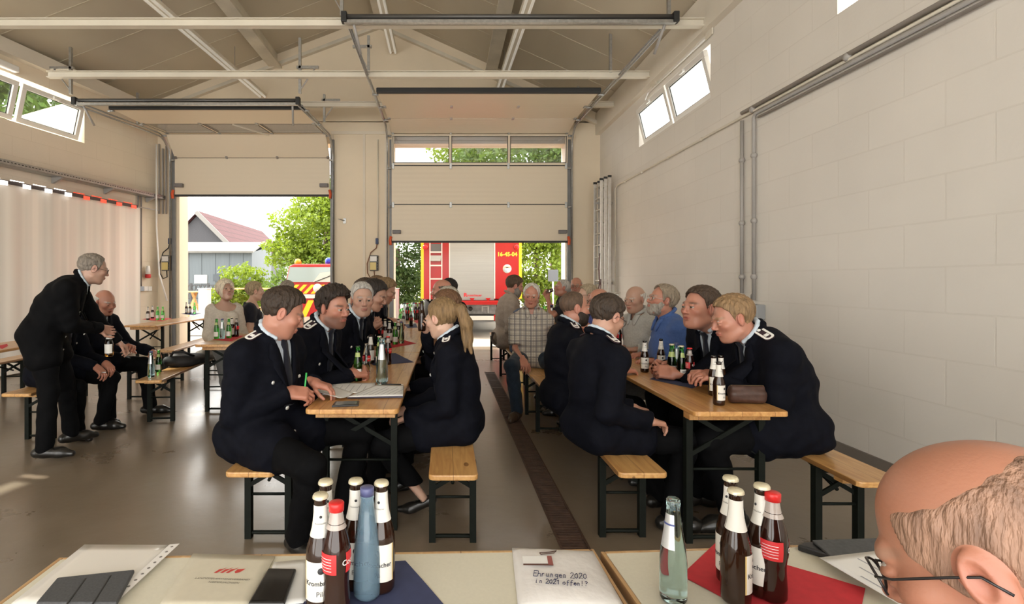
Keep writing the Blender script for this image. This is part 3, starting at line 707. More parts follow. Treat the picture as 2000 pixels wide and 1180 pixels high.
def floor_mat():
    m = mat('sealed_concrete', (0.30, 0.265, 0.225), 0.28, spec=0.5); n, l, b = nodes(m)
    tc = n.new('ShaderNodeTexCoord')
    n1 = n.new('ShaderNodeTexNoise'); n1.inputs['Scale'].default_value = 1.3; n1.inputs['Detail'].default_value = 8; n1.inputs['Roughness'].default_value = .65; n1.inputs['Distortion'].default_value = .15
    n2 = n.new('ShaderNodeTexNoise'); n2.inputs['Scale'].default_value = 9; n2.inputs['Detail'].default_value = 6
    l.new(tc.outputs['Object'], n1.inputs['Vector']); l.new(tc.outputs['Object'], n2.inputs['Vector'])
    rp = n.new('ShaderNodeValToRGB'); rp.color_ramp.elements[0].position = .18; rp.color_ramp.elements[0].color = (.150, .113, .078, 1)
    rp.color_ramp.elements[1].position = .80; rp.color_ramp.elements[1].color = (.265, .212, .155, 1)
    l.new(n1.outputs[0], rp.inputs[0]); l.new(rp.outputs[0], b.inputs['Base Color'])
    r2 = n.new('ShaderNodeMapRange'); r2.inputs[1].default_value = .2; r2.inputs[2].default_value = .8; r2.inputs[3].default_value = .20; r2.inputs[4].default_value = .44
    l.new(n1.outputs[0], r2.inputs[0]); l.new(r2.outputs[0], b.inputs['Roughness'])
    ad = n.new('ShaderNodeMath'); ad.operation = 'ADD'; l.new(n1.outputs[0], ad.inputs[0]); l.new(n2.outputs[0], ad.inputs[1])
    bp = n.new('ShaderNodeBump'); bp.inputs['Strength'].default_value = .10; bp.inputs['Distance'].default_value = .02; l.new(ad.outputs[0], bp.inputs['Height']); l.new(bp.outputs[0], b.inputs['Normal'])
    b.inputs['Coat Weight'].default_value = .45; b.inputs['Coat Roughness'].default_value = .16
    return m
FLOORM = floor_mat()
def struct(mb, name, m, **kw): return tag(mb.build(name, m, **kw), kind='structure')

# ------------------------------------------------------------------ the hall
YB = 11.03; XR = 3.33; TH = .37; YR = -3.0
xl = lambda y: -6.2-.18*(YB-y)               # inner face of the left wall
SILL_L = (-5.73, -2.47); SILL_R = (-1.11, 2.58); TOPO = 4.42
RIDGE = (-1.42, 7.20)
zroof = lambda x: RIDGE[1]-(.452 if x > RIDGE[0] else .385)*abs(x-RIDGE[0])
fl = MB(); DX0, DX1 = .635, .775
fl.box((-9.5, YR, -.2), (DX0, YB+TH, 0)); fl.box((DX1, YR, -.2), (XR+.4, YB+TH, 0)); fl.box((DX0, YR, -.2), (DX1, YB+TH, -.08)); fl.box((DX0, 8.2, -.1), (DX1, YB+TH, 0))
struct(fl, 'floor', FLOORM)
def rect_wall(mb, holes, lo, hi, y0, y1, axis):
    """a wall in the axis/z plane with rectangular holes (a0, a1, z0, z1)"""
    xs = sorted(set([lo[0], hi[0]]+[h[0] for h in holes]+[h[1] for h in holes])); zs = sorted(set([lo[1], hi[1]]+[h[2] for h in holes]+[h[3] for h in holes]))
    for i in range(len(xs)-1):
        for j in range(len(zs)-1):
            cx, cz = (xs[i]+xs[i+1])/2, (zs[j]+zs[j+1])/2
            if any(h[0] < cx < h[1] and h[2] < cz < h[3] for h in holes): continue
            if axis == 'x': mb.box((xs[i], y0, zs[j]), (xs[i+1], y1, zs[j+1]))
            else: mb.box((y0, xs[i], zs[j]), (y1, xs[i+1], zs[j+1]))
wb = MB(); rect_wall(wb, [(*SILL_L, 0, TOPO), (*SILL_R, 0, TOPO)], (-9.6, 0), (XR+.4, 4.9), YB, YB+TH, 'x')
wb.prism([(-9.6, 4.9), (XR+.4, 4.9), (XR+.4, zroof(XR+.4)), RIDGE, (-9.6, zroof(-9.6)+.001 if zroof(-9.6) > 4.9 else 4.9)], 0, TH, M=Matrix.Translation((0, YB+TH, 0)) @ Matrix.Rotation(R(90), 4, 'X'))
struct(wb, 'wall_back', WALLP)
WRW = (6.43, 8.81, 3.76, 4.44); WRW2 = (1.6, 4.35, 3.72, 4.44)
wr = MB(); rect_wall(wr, [WRW, WRW2], (YR, 0), (YB, 5.2), XR, XR+.36, 'y'); struct(wr, 'wall_right', WALL)
ML = Matrix.Translation((xl(YB), YB, 0)) @ Matrix.Rotation(-math.atan(.18), 4, 'Z')      # along the left wall: local -y runs towards the camera
LK = math.sqrt(1+.18*.18); ly = lambda y: (y-YB)*LK
WLW = [(5.60, 9.25), (1.6, 4.9)]
wl_ = MB(); rect_wall(wl_, [(ly(a), ly(b), 3.95, 4.68) for a, b in WLW], (ly(YR), 0), (0, 5.1), -.36, 0, 'y')
o = struct(wl_, 'wall_left', WALL2); o.matrix_world = ML
bbd = MB().box((XR-.018, YR, 0), (XR+.0, YB, .095)); struct(bbd, 'baseboard_right', mat('baseboard_grey', (.20, .175, .15), .6))
for nm, sg in (('ceiling_left', -1), ('ceiling_right', 1)):
    xe = lambda y: xl(y)-.62 if sg < 0 else XR+.5
    y0, y1 = YR-.4, YB+.5; r_ = MB(); vs = []
    for dz in (0, .12): vs += [Vector((RIDGE[0], y0, RIDGE[1]+dz)), Vector((RIDGE[0], y1, RIDGE[1]+dz)), Vector((xe(y1), y1, zroof(xe(y1))+dz)), Vector((xe(y0), y0, zroof(xe(y0))+dz))]
    r_.add(vs, [(0,1,2,3), (7,6,5,4), (0,4,5,1), (1,5,6,2), (2,6,7,3), (3,7,4,0)])
    yy = YR+.2
    while yy < YB:      # panel joints, running down the slope
        r_.bar((RIDGE[0], yy, RIDGE[1]-.004), (xe(yy), yy, zroof(xe(yy))-.004), .010, .010, 0); yy += 1.05
    struct(r_, nm, ROOFM)
rw = MB(); rect_wall(rw, [(-8.2, -3.2, 0, 4.15), (-2.8, 3.0, 0, 4.15)], (-8.9, 0), (XR+.3, 4.2), YR-.3, YR, 'x')  # unseen rear wall; its openings are widened to add daylight from behind
rw.add([(-8.9, YR-.15, 4.2), (XR+.3, YR-.15, 4.2), (XR+.3, YR-.15, zroof(XR+.3)), (RIDGE[0], YR-.15, RIDGE[1]), (-8.9, YR-.15, 4.2)], [(0,1,2,3)])
struct(rw, 'wall_rear', WALLP)
trm = MB()
trm.box((XR-.10, YR, 4.60), (XR+.02, YB, 5.06)); struct(trm, 'trim_1', noisy(mat('eave_beam', (.74, .69, .60), .6), 2, .05))
trm = MB().box((-.02, ly(YR), 4.92), (.14, 0, 5.14)); o = struct(trm, 'trim_2', MATS['eave_beam']); o.matrix_world = ML
for i, (xa, w, dz) in enumerate(((-3.65, .26, .30), (.95, .24, .32), (-1.42, .14, .22))):   # purlins along the hall
    z = zroof(xa)-(.0 if i == 2 else 0); pb = MB(); pb.box((xa-w/2, YR, z-dz), (xa+w/2, YB, z-dz+.05)); pb.box((xa-.03, YR, z-dz+.05), (xa+.03, YB, z+.03))
    struct(pb, 'trim_%d' % (3+i), noisy(mat('beige_rafter', (.62, .57, .47), .6), 2, .06))
gt = MB()
for sg, x1 in ((-1, -6.2), (1, XR)):
    a = Vector((RIDGE[0], YB-.05, RIDGE[1]-.28)); b = Vector((x1, YB-.05, zroof(x1)-.24)); gt.bar(a, b, .10, .07)
struct(gt, 'trim_6', MATS['beige_rafter'])
tr7 = MB()                               # panel ribs and top strip between the doors
for x in (-2.43, -1.75, -1.28): tr7.box((x-.025, YB-.02, 0), (x+.025, YB, 4.62))
tr7.box((-2.46, YB-.03, 4.62), (-1.16, YB+.0, 4.68)); struct(tr7, 'trim_7', noisy(mat('cream_strip', (.74, .665, .55), .6), 2, .05))

# windows: tilted sashes in deep reveals
PANE = pane('window_pane', (.93, .97, .98), .08)
PVC = mat('white_window_frame', (.78, .76, .72), .4)
def sash(name, y0, y1, z0, z1, sgn, M):
    """a bottom-hung sash tilted into the room; sgn is the side the room lies on"""
    root = empty(name, (0, 0, 0)); root['kind'] = 'structure'
    w = y1-y0; h = z1-z0; f = MB(); t = .075
    for a, b in (((0, 0), (w, t)), ((0, h-t), (w, h)), ((0, t), (t, h-t)), ((w-t, t), (w, h-t))): f.box((-.03, a[0], a[1]), (.03, b[0], b[1]))
    f.box((-.018, t, t), (-.006, t+.012, h-t), 1); f.box((-.018, w-t-.012, t), (-.006, w-t, h-t), 1); f.box((-.018, t, t), (-.006, w-t, t+.012), 1); f.box((-.018, t, h-t-.012), (-.006, w-t, h-t), 1)
    f.build('window_frame', [PVC, DARKR], root, bevel=.008); MB().box((-.016, t, t), (-.010, w-t, h-t)).build('pane', PANE, root)
    g = MB().box((sgn*.03, w/2-.06, h-.06), (sgn*.07, w/2+.06, h-.02)); g.build('opener', PVC, root, bevel=.006)
    root.matrix_world = M @ Matrix.Translation((0, y0, z0)) @ Matrix.Rotation(sgn*R(14), 4, 'Y')
    return root
I4 = Matrix.Identity(4)
sash('window_1', 6.48, 7.60, 3.80, 4.40, -1, Matrix.Translation((XR+.10, 0, 0))); sash('window_2', 7.65, 8.77, 3.80, 4.40, -1, Matrix.Translation((XR+.10, 0, 0)))
sash('window_3', 1.65, 2.80, 3.80, 4.40, -1, Matrix.Translation((XR+.10, 0, 0))); sash('window_4', 2.85, 4.02, 3.80, 4.40, -1, Matrix.Translation((XR+.10, 0, 0)))
MLs = ML @ Matrix.Translation((-.10, 0, 0)); k = 5
for a, b in ((8.09, 9.19), (6.88, 8.03), (5.66, 6.82), (3.3, 4.84), (1.66, 3.2)):
    sash('window_%d' % k, ly(a), ly(b), 3.99, 4.60, 1, MLs); k += 1
wo = MB(); wo.tube([(XR-.04, 6.5, 4.52), (XR-.04, 8.3, 4.52)], .012, 6); wo.tube([(XR-.04, 8.3, 4.52), (XR-.04, 8.45, 4.44), (XR-.04, 8.3, 4.40), (XR-.04, 7.9, 4.40)], .010, 6)
tag(wo.build('window_winder', WHITEP), 'thin white opener rod above the tilted windows of the white block wall', 'rod')
wc = MB(); wc.box((.02, ly(8.0), 4.70), (.12, ly(5.0), 4.80)); tag(wc.build('winder_casing', WHITEP, bevel=.02), 'long white opener casing above the windows over the curtain', 'casing').matrix_world = ML

# ------------------------------------------------------------------ lights along the purlins, beams, conduits
TUBE = mat('frosted_tube', (.78, .77, .72), .35); TUBE.node_tree.nodes['Principled BSDF'].inputs['Emission Color'].default_value = (1, .93, .80, 1); TUBE.node_tree.nodes['Principled BSDF'].inputs['Emission Strength'].default_value = 0.10
def strip_light(a, b, lab, hang):
    r_ = empty('strip_light', a, 0, lab, 'light', 'strip lights under the roof'); a = Vector(a); b = Vector(b); d = b-a
    MB().bar((0, 0, .05), d+Vector((0, 0, .05)), .16, .05).build('housing', STEELW, r_)
    for s_ in (-.05, .05): MB().tube([(s_, 0, .01), d+Vector((s_, 0, .01))], .022, 8).build('tube', TUBE, r_)
    for t in hang:
        p = d*t; MB().tube([p+Vector((0, 0, .05)), p+Vector((0, 0, zroof(a.x)-a.z))], .006, 5).build('hanger', GREYM, r_)
strip_light((-4.75, -1.5, 5.40), (-3.92, YB-.05, 5.40), 'long twin-tube strip light over the door with the house view', (.3, .55, .72, .9))
strip_light((1.38, -1.5, 5.42), (1.12, YB-.1, 5.42), 'long twin-tube strip light over the door with the fire engine', (.3, .55, .75, .92))
strip_light((-1.12, -1.5, 6.32), (-1.12, YB-.1, 6.32), 'strip light high under the roof ridge', (.2, .8))
for y, zb, x0, lab, tl in ((6.42, 4.64, -7.0, 'nearest cream steel crossbeam under the roof', .0006), (8.12, 4.68, -6.3, 'middle cream steel crossbeam, the second from the camera', 0), (9.83, 4.80, -5.2, 'farthest cream steel crossbeam, just above the doors', 0)):
    r_ = empty('crossbeam', (0, y, zb), 0, lab, 'beam', 'crossbeams carrying the door tracks')
    bm = MB(); bm.box((x0, -.045, 0), (XR-.02, .045, .012)); bm.box((x0, -.045, .088), (XR-.02, .045, .10)); bm.box((x0, -.006, .012), (XR-.02, .006, .088)); bm.build('beam', STEELW, r_)
    MB().box((XR-.03, -.08, -.12), (XR-.012, .08, .14)).build('end_plate', STEELW, r_)
def conduit(pts, r, lab, group='conduits', m=None, clips=()):
    o = MB(); o.tube(pts, r, 8)
    r_ = empty('conduit', pts[0], 0, lab, 'conduit', group)
    b = MB(); b.tube([Vector(p)-Vector(pts[0]) for p in pts], r, 8); b.build('pipe', m or GREYM, r_)
    for c in clips: MB().sphere(Vector(c)-Vector(pts[0]), r*1.7, 8).build('clip', m or GREYM, r_)
XW = XR-.03
conduit([(XW, YR, 3.20), (XW, 5.74, 3.28), (XW, 9.85, 3.30), (XW, 9.95, 3.25), (XW, 9.95, 1.25)], .014, 'long grey conduit running along the white block wall and down beside the ladder', m=STEELW, clips=[(XW, y, 3.285) for y in (6.6, 7.6, 8.6, 9.4)])
conduit([(XW, YR, 3.245), (XW, 5.70, 3.325)], .022, 'thick grey conduit along the white block wall above the others', clips=[(XW, y, 3.27+.005*y) for y in (2.5, 4.2, 5.5)])
conduit([(XW, YR, 3.145), (XW, 5.45, 3.245), (XW, 5.48, 3.20), (XW, 5.48, 1.25)], .020, 'grey conduit dropping to the junction box, on the camera side of its pair', clips=[(XW, 5.48, z) for z in (1.5, 2.1, 2.8)])
conduit([(XW, 5.70, 3.24), (XW, 5.70, 1.32)], .020, 'grey conduit dropping beside the junction box, on the ladder side of its pair', clips=[(XW, 5.70, z) for z in (1.5, 2.1, 2.8)])
conduit([(XW, YR, 3.10), (XW, 5.40, 3.185)], .014, 'thin grey conduit lowest of the bundle along the white block wall')
jb = empty('junction_box', (XR, 5.42, 1.14), 0, 'grey junction box on the white wall behind the hunched officer', 'junction box')
MB().box((-.10, -.10, -.09), (0, .05, .07)).build('housing', mat('grey_box', (.30, .31, .32), .5), jb, bevel=.012); MB().box((-.11, .06, -.05), (-.02, .13, .07)).build('switch', WHITEP, jb, bevel=.01)
MB().tube([(-.05, .10, .07), (-.04, .09, .16), (-.03, .06, .2)], .008, 6).build('cable', GREYM, jb)
js = empty('wall_switch', (XR, 9.95, 1.16), 0, 'small white double switch at the foot of the conduit beside the ladder', 'switch')
MB().box((-.05, -.12, -.06), (0, 0, .06)).build('housing', WHITEP, js, bevel=.01); MB().box((-.06, -.10, -.035), (-.045, -.02, .035)).build('rocker', WHITEP, js, bevel=.006)
# ladder on the right wall
ld = empty('ladder', (XR-.10, 10.03, .0), 0, 'tall three-part aluminium ladder hung on the white wall by the far corner', 'ladder')
ALU = noisy(mat('aluminium', (.62, .60, .56), .35, .8), 20, .1)
for k, x in enumerate((-.02, -.10, -.18)):
    for yy in ((-.02, .40) if k < 3 else ()): MB().box((x-.03, yy-.012, .9), (x+.03, yy+.012, 3.49-.03*k)).build('rail', ALU, ld, bevel=.004)
    rg = MB()
    for j in range(11): rg.tube([(x, -.01, 1.0+j*.235), (x, .40, 1.0+j*.235)], .014, 8)
    tag(rg.build('rungs', ALU, ld), kind='stuff')
    cp = MB()
    for yy in (-.02, .40): cp.box((x-.034, yy-.016, 3.49-.03*k), (x+.034, yy+.016, 3.53-.03*k))
    cp.build('end_cap', DARKR, ld)
for z in (1.4, 3.0): MB().box((-.22, .17, z), (.10, .21, z+.03)).build('wall_hook', GALV, ld)
st = MB(); st.tube([(-.22, -.04, 2.0), (-.24, -.05, 1.7), (-.22, -.04, 1.4), (-.27, -.06, 1.25), (-.2, -.04, 1.2), (-.2, -.04, 1.5)], .010, 6); st.build('strap', mat('dark_red_strap', (.10, .03, .025), .7), ld)

# ------------------------------------------------------------------ left wall: cable tray, lit rail, curtain, sockets
def onL(o): o.matrix_world = ML @ o.matrix_basis
ct = empty('cable_tray', (.02, 0, 3.20), 0, 'perforated metal cable tray on brackets along the wall above the curtain', 'cable tray')
ye = ly(YR+.3); tb = MB(); tb.box((0, ye, 0), (.22, -.06, .006)); tb.box((.215, ye, 0), (.22, -.06, .075)); tb.box((0, ye, 0), (.005, -.06, .075))
tb.build('tray', GALV, ct); hl = MB(); y = -.1
while y > ly(4.5): hl.box((.2195, y-.03, .035), (.2215, y, .048)); y -= .055
tag(hl.build('slots', DARKR, ct), kind='stuff')
y = -.35
while y > ly(3.5):
    MB().prism([(0, 0), (.20, 0), (.20, -.02), (.02, -.10), (0, -.10)], -.02, .02, M=Matrix.Translation((0, y, 0)) @ Matrix.Rotation(R(90), 4, 'X')).build('bracket', GREYM, ct); y -= 1.05
onL(ct)
rail = empty('curtain_rail', (.14, 0, 2.93), 0, 'dark curtain rail with rows of glowing white and red lamps', 'rail')
MB().box((-.03, ly(YR), 0), (.03, -.75, .05)).build('rail', mat('dark_rail', (.06, .05, .05), .5), rail)
MB().bar((0, -.75, .02), (.0, -.15, .03), .02, .02).build('rail_end', GREYM, rail)
def emit(name, col, s):
    m = mat(name, col, .4); b = m.node_tree.nodes['Principled BSDF']; b.inputs['Emission Color'].default_value = (*col, 1); b.inputs['Emission Strength'].default_value = s; return m
LW = emit('white_lamp', (1, .95, .9), .8); LR = emit('red_lamp', (1, .10, .05), .25)
y = -.80; i = 0
while y > ly(5.0):
    m = LR if i < 4 else LW
    MB().box((.03, y-.12, -.03), (.045, y, .035)).build('lamp', m, rail); 
    sb = MB(); 
    for k in range(5): sb.box((.032, y-.14-k*.045, .052), (.05, y-.115-k*.045, .066))
    sb.build('lamp_row', m, rail); y -= .36; i += 1
onL(rail)
def curtain_mat():
    m = mat('pale_curtain', (.84, .80, .73), .34, spec=.4); n, l, b = nodes(m)
    tc = n.new('ShaderNodeTexCoord'); sp = n.new('ShaderNodeSeparateXYZ'); l.new(tc.outputs['Object'], sp.inputs[0])
    nz = n.new('ShaderNodeTexNoise'); nz.noise_dimensions = '1D'; nz.inputs['Scale'].default_value = 3.3; nz.inputs['Detail'].default_value = 2; l.new(sp.outputs['Y'], nz.inputs['W'])
    rp = n.new('ShaderNodeMapRange'); rp.inputs[1].default_value = .35; rp.inputs[2].default_value = .65; rp.inputs[3].default_value = .82; rp.inputs[4].default_value = 1.08; l.new(nz.outputs[0], rp.inputs[0])
    mx = n.new('ShaderNodeMix'); mx.data_type = 'RGBA'; mx.blend_type = 'MULTIPLY'; mx.inputs[0].default_value = 1; mx.inputs[6].default_value = (.84, .80, .73, 1); l.new(rp.outputs[0], mx.inputs[7]); l.new(mx.outputs[2], b.inputs['Base Color'])
    return m
cu = MB(); ys = np.arange(ly(YR), -.62, .03); n_ = len(ys)
cv = []
for yv in ys:
    x = .12+.010*math.sin(yv*7.1+.8*math.sin(yv*2.3))+.004*math.sin(yv*19); cv.append((x, yv))
cu.add([(x, y_, .03) for x, y_ in cv]+[(x, y_, 2.95) for x, y_ in cv]+[(x-.012, y_, .03) for x, y_ in cv]+[(x-.012, y_, 2.95) for x, y_ in cv],
       [(i+1, i, n_+i, n_+i+1) for i in range(n_-1)]+[(2*n_+i, 2*n_+i+1, 3*n_+i+1, 3*n_+i) for i in range(n_-1)]+[(n_-1, 3*n_-1+0, 4*n_-1, 2*n_-1)], 0, True)
o = tag(cu.build('curtain', curtain_mat()), 'tall pale plastic curtain hanging in soft folds under the lamp rail', 'curtain'); onL(o)
conduit([ML @ Vector((.03, -.58, 3.2)), ML @ Vector((.03, -.58, 1.35))], .016, 'grey conduit from the cable tray to the socket strip, curtain side of its pair', clips=[])
conduit([ML @ Vector((.03, -.50, 3.2)), ML @ Vector((.03, -.50, 1.35))], .016, 'grey conduit from the cable tray to the socket strip, corner side of its pair', clips=[])
sk = empty('socket_strip', (.0, -.50, 1.30), 0, 'row of four small wall sockets at the end of the conduits by the curtain', 'sockets')
for k in range(4): MB().box((0, -.16+k*.115, -.05), (.045, -.055+k*.115, .05)).build('socket', WHITEP if k != 1 else mat('blue_socket', (.35, .42, .50), .5), sk, bevel=.008)
onL(sk)
ho = empty('socket_plug', (.02, -.36, 1.72), 0, 'white industrial plug with red end hanging on the wall near the corner', 'plug')
MB().lathe([(.03, .06), (.045, -.02), (.05, -.12)], 14, c=(.05, 0, 0)).build('body', WHITEP, ho); MB().lathe([(.054, -.12), (.054, -.19), (.04, -.2)], 14, c=(.05, 0, 0)).build('collar', mat('signal_red', (.55, .02, .02), .45), ho); onL(ho)
# pipes in the back corner and the cable down to the controls
for k, (x, z1) in enumerate(((-6.14, 4.4), (-6.06, 4.3), (-5.99, 4.35))): conduit([(x, YB-.05, 2.9), (x, YB-.05, z1)], .018, ['grey corner pipe nearest the cable tray', 'middle grey corner pipe above the door control', 'grey corner pipe nearest the door track'][k], 'corner pipes')
conduit([(-6.0, YB-.4, 4.3), (-6.0, YB-.4, 2.6), (-5.93, YB-.42, 1.6), (-5.75, YB-.45, 1.05)], .016, 'white cable hanging down the corner beside the open door', m=WHITEP)
def control(x, lab, cabler, red):
    r_ = empty('door_control', (x, YB, 1.83), 0, lab, 'control box', 'door control boxes')
    MB().box((-.12, -.09, -.15), (.06, 0, .18)).build('housing', mat('dark_grey_plastic', (.10, .10, .10), .5), r_, bevel=.01)
    MB().box((-.11, -.10, .05), (.03, -.085, .16)).build('lid', WHITEP, r_, bevel=.004); MB().box((-.11, -.10, -.13), (.02, -.085, .03)).build('label_plate', mat('yellow_label', (.72, .58, .22), .5), r_)
    bt = MB(); 
    for k in range(5): bt.lathe([(.012, 0), (.012, .012)], 8, M=Matrix.Translation((.045, -.09, .13-k*.06)) @ Matrix.Rotation(R(90), 4, 'X'))
    tag(bt.build('buttons', DARKR, r_), kind='stuff')
    MB().box((.0, -.06, .42), (.06, 0, .55)).build('plug', mat('blue_plug', (.03, .05, .12), .5), r_, bevel=.01)
    cb = MB(); cb.tube([(.03, -.05, .42), (.02, -.07, .34), (-.10, -.06, .24), (-.18, -.05, 0), (-.17, -.05, -.2), (-.10, -.06, -.32), (-.02, -.05, -.28), (-.03, -.05, -.15)], .011, 6); cb.build('cable', red, r_)
control(-5.95, 'grey door control box with yellow plate in the corner by the curtain', None, DARKR)
control(-1.50, 'grey door control box with yellow plate on the pillar between the doors', None, mat('brown_cable', (.22, .09, .04), .5))
conduit([(-1.45, YB-.03, 4.5), (-1.45, YB-.03, 2.38)], .014, 'white cable duct running down to the control box between the doors', m=STEELW)
hk = empty('wall_hook', (-2.17, YB, 2.76), 0, 'small metal hook plate on the pillar between the doors', 'hook'); MB().box((-.03, -.02, -.06), (.03, 0, .05)).build('plate', GALV, hk); MB().tube([(0, -.02, .0), (-.06, -.10, .01), (-.11, -.12, .02)], .010, 6).build('peg', GALV, hk)

# ------------------------------------------------------------------ sectional doors and their tracks
PANELM = mat('door_panel', (.73, .64, .50), .42, spec=.4)
def panel_stripes(m):
    n, l, b = nodes(m); tc = n.new('ShaderNodeTexCoord'); sp = n.new('ShaderNodeSeparateXYZ'); l.new(tc.outputs['Object'], sp.inputs[0])
    wv = n.new('ShaderNodeTexWave'); wv.bands_direction = 'Z'; wv.inputs['Scale'].default_value = 3.2; wv.inputs['Distortion'].default_value = 0; l.new(tc.outputs['Object'], wv.inputs['Vector'])
    bp = n.new('ShaderNodeBump'); bp.inputs['Strength'].default_value = .25; bp.inputs['Distance'].default_value = .004; l.new(wv.outputs[0], bp.inputs['Height']); l.new(bp.outputs[0], b.inputs['Normal'])
    return m
panel_stripes(PANELM)
GLZ = pane('door_glazing', (.86, .88, .92), .10)
def door(name, x0, x1, z0, secs, lab):
    """secs: list of (p, q, glazed) section profiles in the y/z plane from the bottom edge upwards; the sections ride on the tracks"""
    root = empty(name, (0, 0, 0)); tag(root, lab, 'door'); root['kind'] = 'structure'
    for i, (p, q, gz) in enumerate(secs):
        p = Vector((0, *p)); q = Vector((0, *q)); d = q-p; L = d.length; ang = math.atan2(-d.y, d.z)
        M = Matrix.Translation(p) @ Matrix.Rotation(ang, 4, 'X')       # local z up the section, local -y faces the room
        g = .010; s_ = MB(); w = x1-x0
        if not gz: s_.box((x0, -.02, g), (x1, .02, L-g)); o = s_.build('section', PANELM, root, bevel=.004)
        else:
            n_ = 3
            s_.box((x0, -.02, g), (x1, .02, .07)); s_.box((x0, -.02, L-.05), (x1, .02, L-g))
            for k in range(n_+1):
                xc = x0+w*k/n_; ww = .05 if k in (0, n_) else .025; xa = max(x0, xc-ww); xb = min(x1, xc+ww); s_.box((xa, -.02, .07), (xb, .02, L-.05))
            o = s_.build('section', PANELM, root, bevel=.003); gl = MB(); gk = MB()
            for k in range(n_):
                xa = x0+w*k/n_+.03; xb = x0+w*(k+1)/n_-.03; gl.box((xa, -.006, .07), (xb, .006, L-.05))
                for bx in ((xa-.005, xa+.008), (xb-.008, xb+.005)): gk.box((bx[0], -.024, .06), (bx[1], -.018, L-.04))
                gk.box((xa, -.024, .062), (xb, -.018, .074)); gk.box((xa, -.024, L-.055), (xb, -.018, L-.044))
            gl.build('glazing', GLZ, o); gk.build('gasket', DARKR, o)
        o.matrix_local = M
        if i > 0:
            hg = MB()
            for k in range(4): xc = x0+.03+(w-.06)*k/3; hg.box((xc-.025, -.035, -.07), (xc+.025, -.018, .05))
            h_ = hg.build('hinges', GALV, root, bevel=.004); h_['kind'] = 'stuff'; h_.matrix_local = M
            sl_ = MB().box((x0, -.012, -.012), (x1, .012, .012)); e_ = sl_.build('joint_seal', DARKR, root); e_.matrix_local = M
        ro = MB()
        for xx in (x0-.05, x1+.05): ro.tube([(xx-.05, -.03, L*.93), (xx+.05, -.03, L*.93)], .022, 8)
        r__ = ro.build('rollers', GALV, root); r__['kind'] = 'stuff'; r__.matrix_local = M
    p = secs[0][0]; MB().box((x0, p[0]-.025, p[1]-.03), (x1, p[0]+.025, p[1]+.012)).build('bottom_seal', DARKR, root)
    for xx, s_ in ((x0, 1), (x1, -1)):
        MB().box((xx+s_*.02-.0, p[0]-.10, p[1]+.16), (xx+s_*.20, p[0]-.02, p[1]+.24)).build('buffer', mat('grey_buffer', (.16, .15, .15), .5), root, bevel=.012)
        MB().tube([(xx-s_*.01, p[0]-.06, p[1]+.10), (xx-s_*.03, p[0]-.07, p[1]+.02), (xx-s_*.02, p[0]-.07, p[1]-.08)], .028, 8).build('safety_catch', mat('orange_catch', (.65, .10, .03), .5), root)
    return root
YD = YB-.06
dr = door('door_1', -1.15, 2.61, 2.30, [((YD, 2.31), (YD, 3.10), 0), ((YD, 3.10), (YD, 3.93), 0), ((YD, 3.93), (YD-.04, 4.60), 1), ((YD-.06, 4.62), (10.20, 4.72), 0), ((10.20, 4.72), (9.45, 4.71), 0), ((9.45, 4.70), (8.72, 4.68), 0)],
          'cream sectional door with a row of window panes, half raised before the fire engine')
tsl = MB().box((-1.17, 8.64, 4.64), (2.63, 8.72, 4.73)); tsl.build('top_seal', DARKR, dr, bevel=.015)
dl = door('door_2', -5.79, -2.48, 3.29, [((YD, 3.30), (YD, 4.10), 0), ((YD, 4.10), (10.62, 4.52), 0), ((10.60, 4.54), (9.75, 4.48), 1), ((9.75, 4.48), (8.88, 4.46), 0)], 'cream sectional door rolled up high before the house view')
MB().box((-5.81, 8.82, 4.42), (-2.46, 8.88, 4.50)).build('top_seal', DARKR, dl, bevel=.012)
MB().bar((-4.05, 9.75, 4.44), (-3.65, 10.58, 4.47), .03, .02).build('stay', STEELW, dl)
def track(pts, lab):
    r_ = empty('door_track', pts[0], 0, lab, 'track', 'door tracks'); q = [Vector(p)-Vector(pts[0]) for p in pts]
    for dx, dz in ((0, .0), (0, -.055)): MB().tube([p+Vector((dx, 0, dz)) for p in q], .016, 6).build('rail', GALV, r_)
    return r_
def curve(x, xe, ye, z, zend): 
    pts = [(x, YD-.04, .02), (x, YD-.04, z-.45)]
    for k in range(1, 7): a = R(15*k); pts.append((x, YD-.04-.42*(1-math.cos(a)), z-.45+.45*math.sin(a)))
    return pts+[(xe, ye, zend)]
track(curve(-1.24, -1.22, 6.28, 4.74, 4.72), 'galvanised door track beside the pillar, fire engine door')
track(curve(2.70, 2.79, 6.35, 4.74, 4.72), 'galvanised door track nearest the white block wall')
track(curve(-5.88, -6.20, 8.6, 4.50, 4.47), 'galvanised door track along the curtain wall')
track(curve(-2.40, -2.48, 8.65, 4.50, 4.47), 'galvanised door track beside the pillar, house view door')
for x0, x1, y, z, lab in ((-1.24, 2.82, 6.28, 4.70, 'galvanised spring bar across the track ends of the fire engine door'), (-6.24, -2.48, 8.62, 4.50, 'galvanised spring bar across the track ends of the house view door')):
    r_ = empty('spring_bar', (x0, y, z), 0, lab, 'bar', 'spring bars'); w = x1-x0
    MB().tube([(0, 0, 0), (w, 0, 0)], .030, 10).build('shaft', mat('dark_shaft', (.10, .095, .09), .4, .5), r_); MB().box((0, -.025, -.085), (w, .025, -.045)).build('bar', GALV, r_)
    for e in (0, w): MB().box((e-.035, -.05, -.08), (e+.035, .04, .05)).build('bearing', DARKR, r_, bevel=.01)
    for e, s_ in ((.10, 1), (w-.10, -1)): MB().tube([(e, .02, -.03), (e+s_*.06, .25, -.35)], .018, 8).build('damper', GREYM, r_)
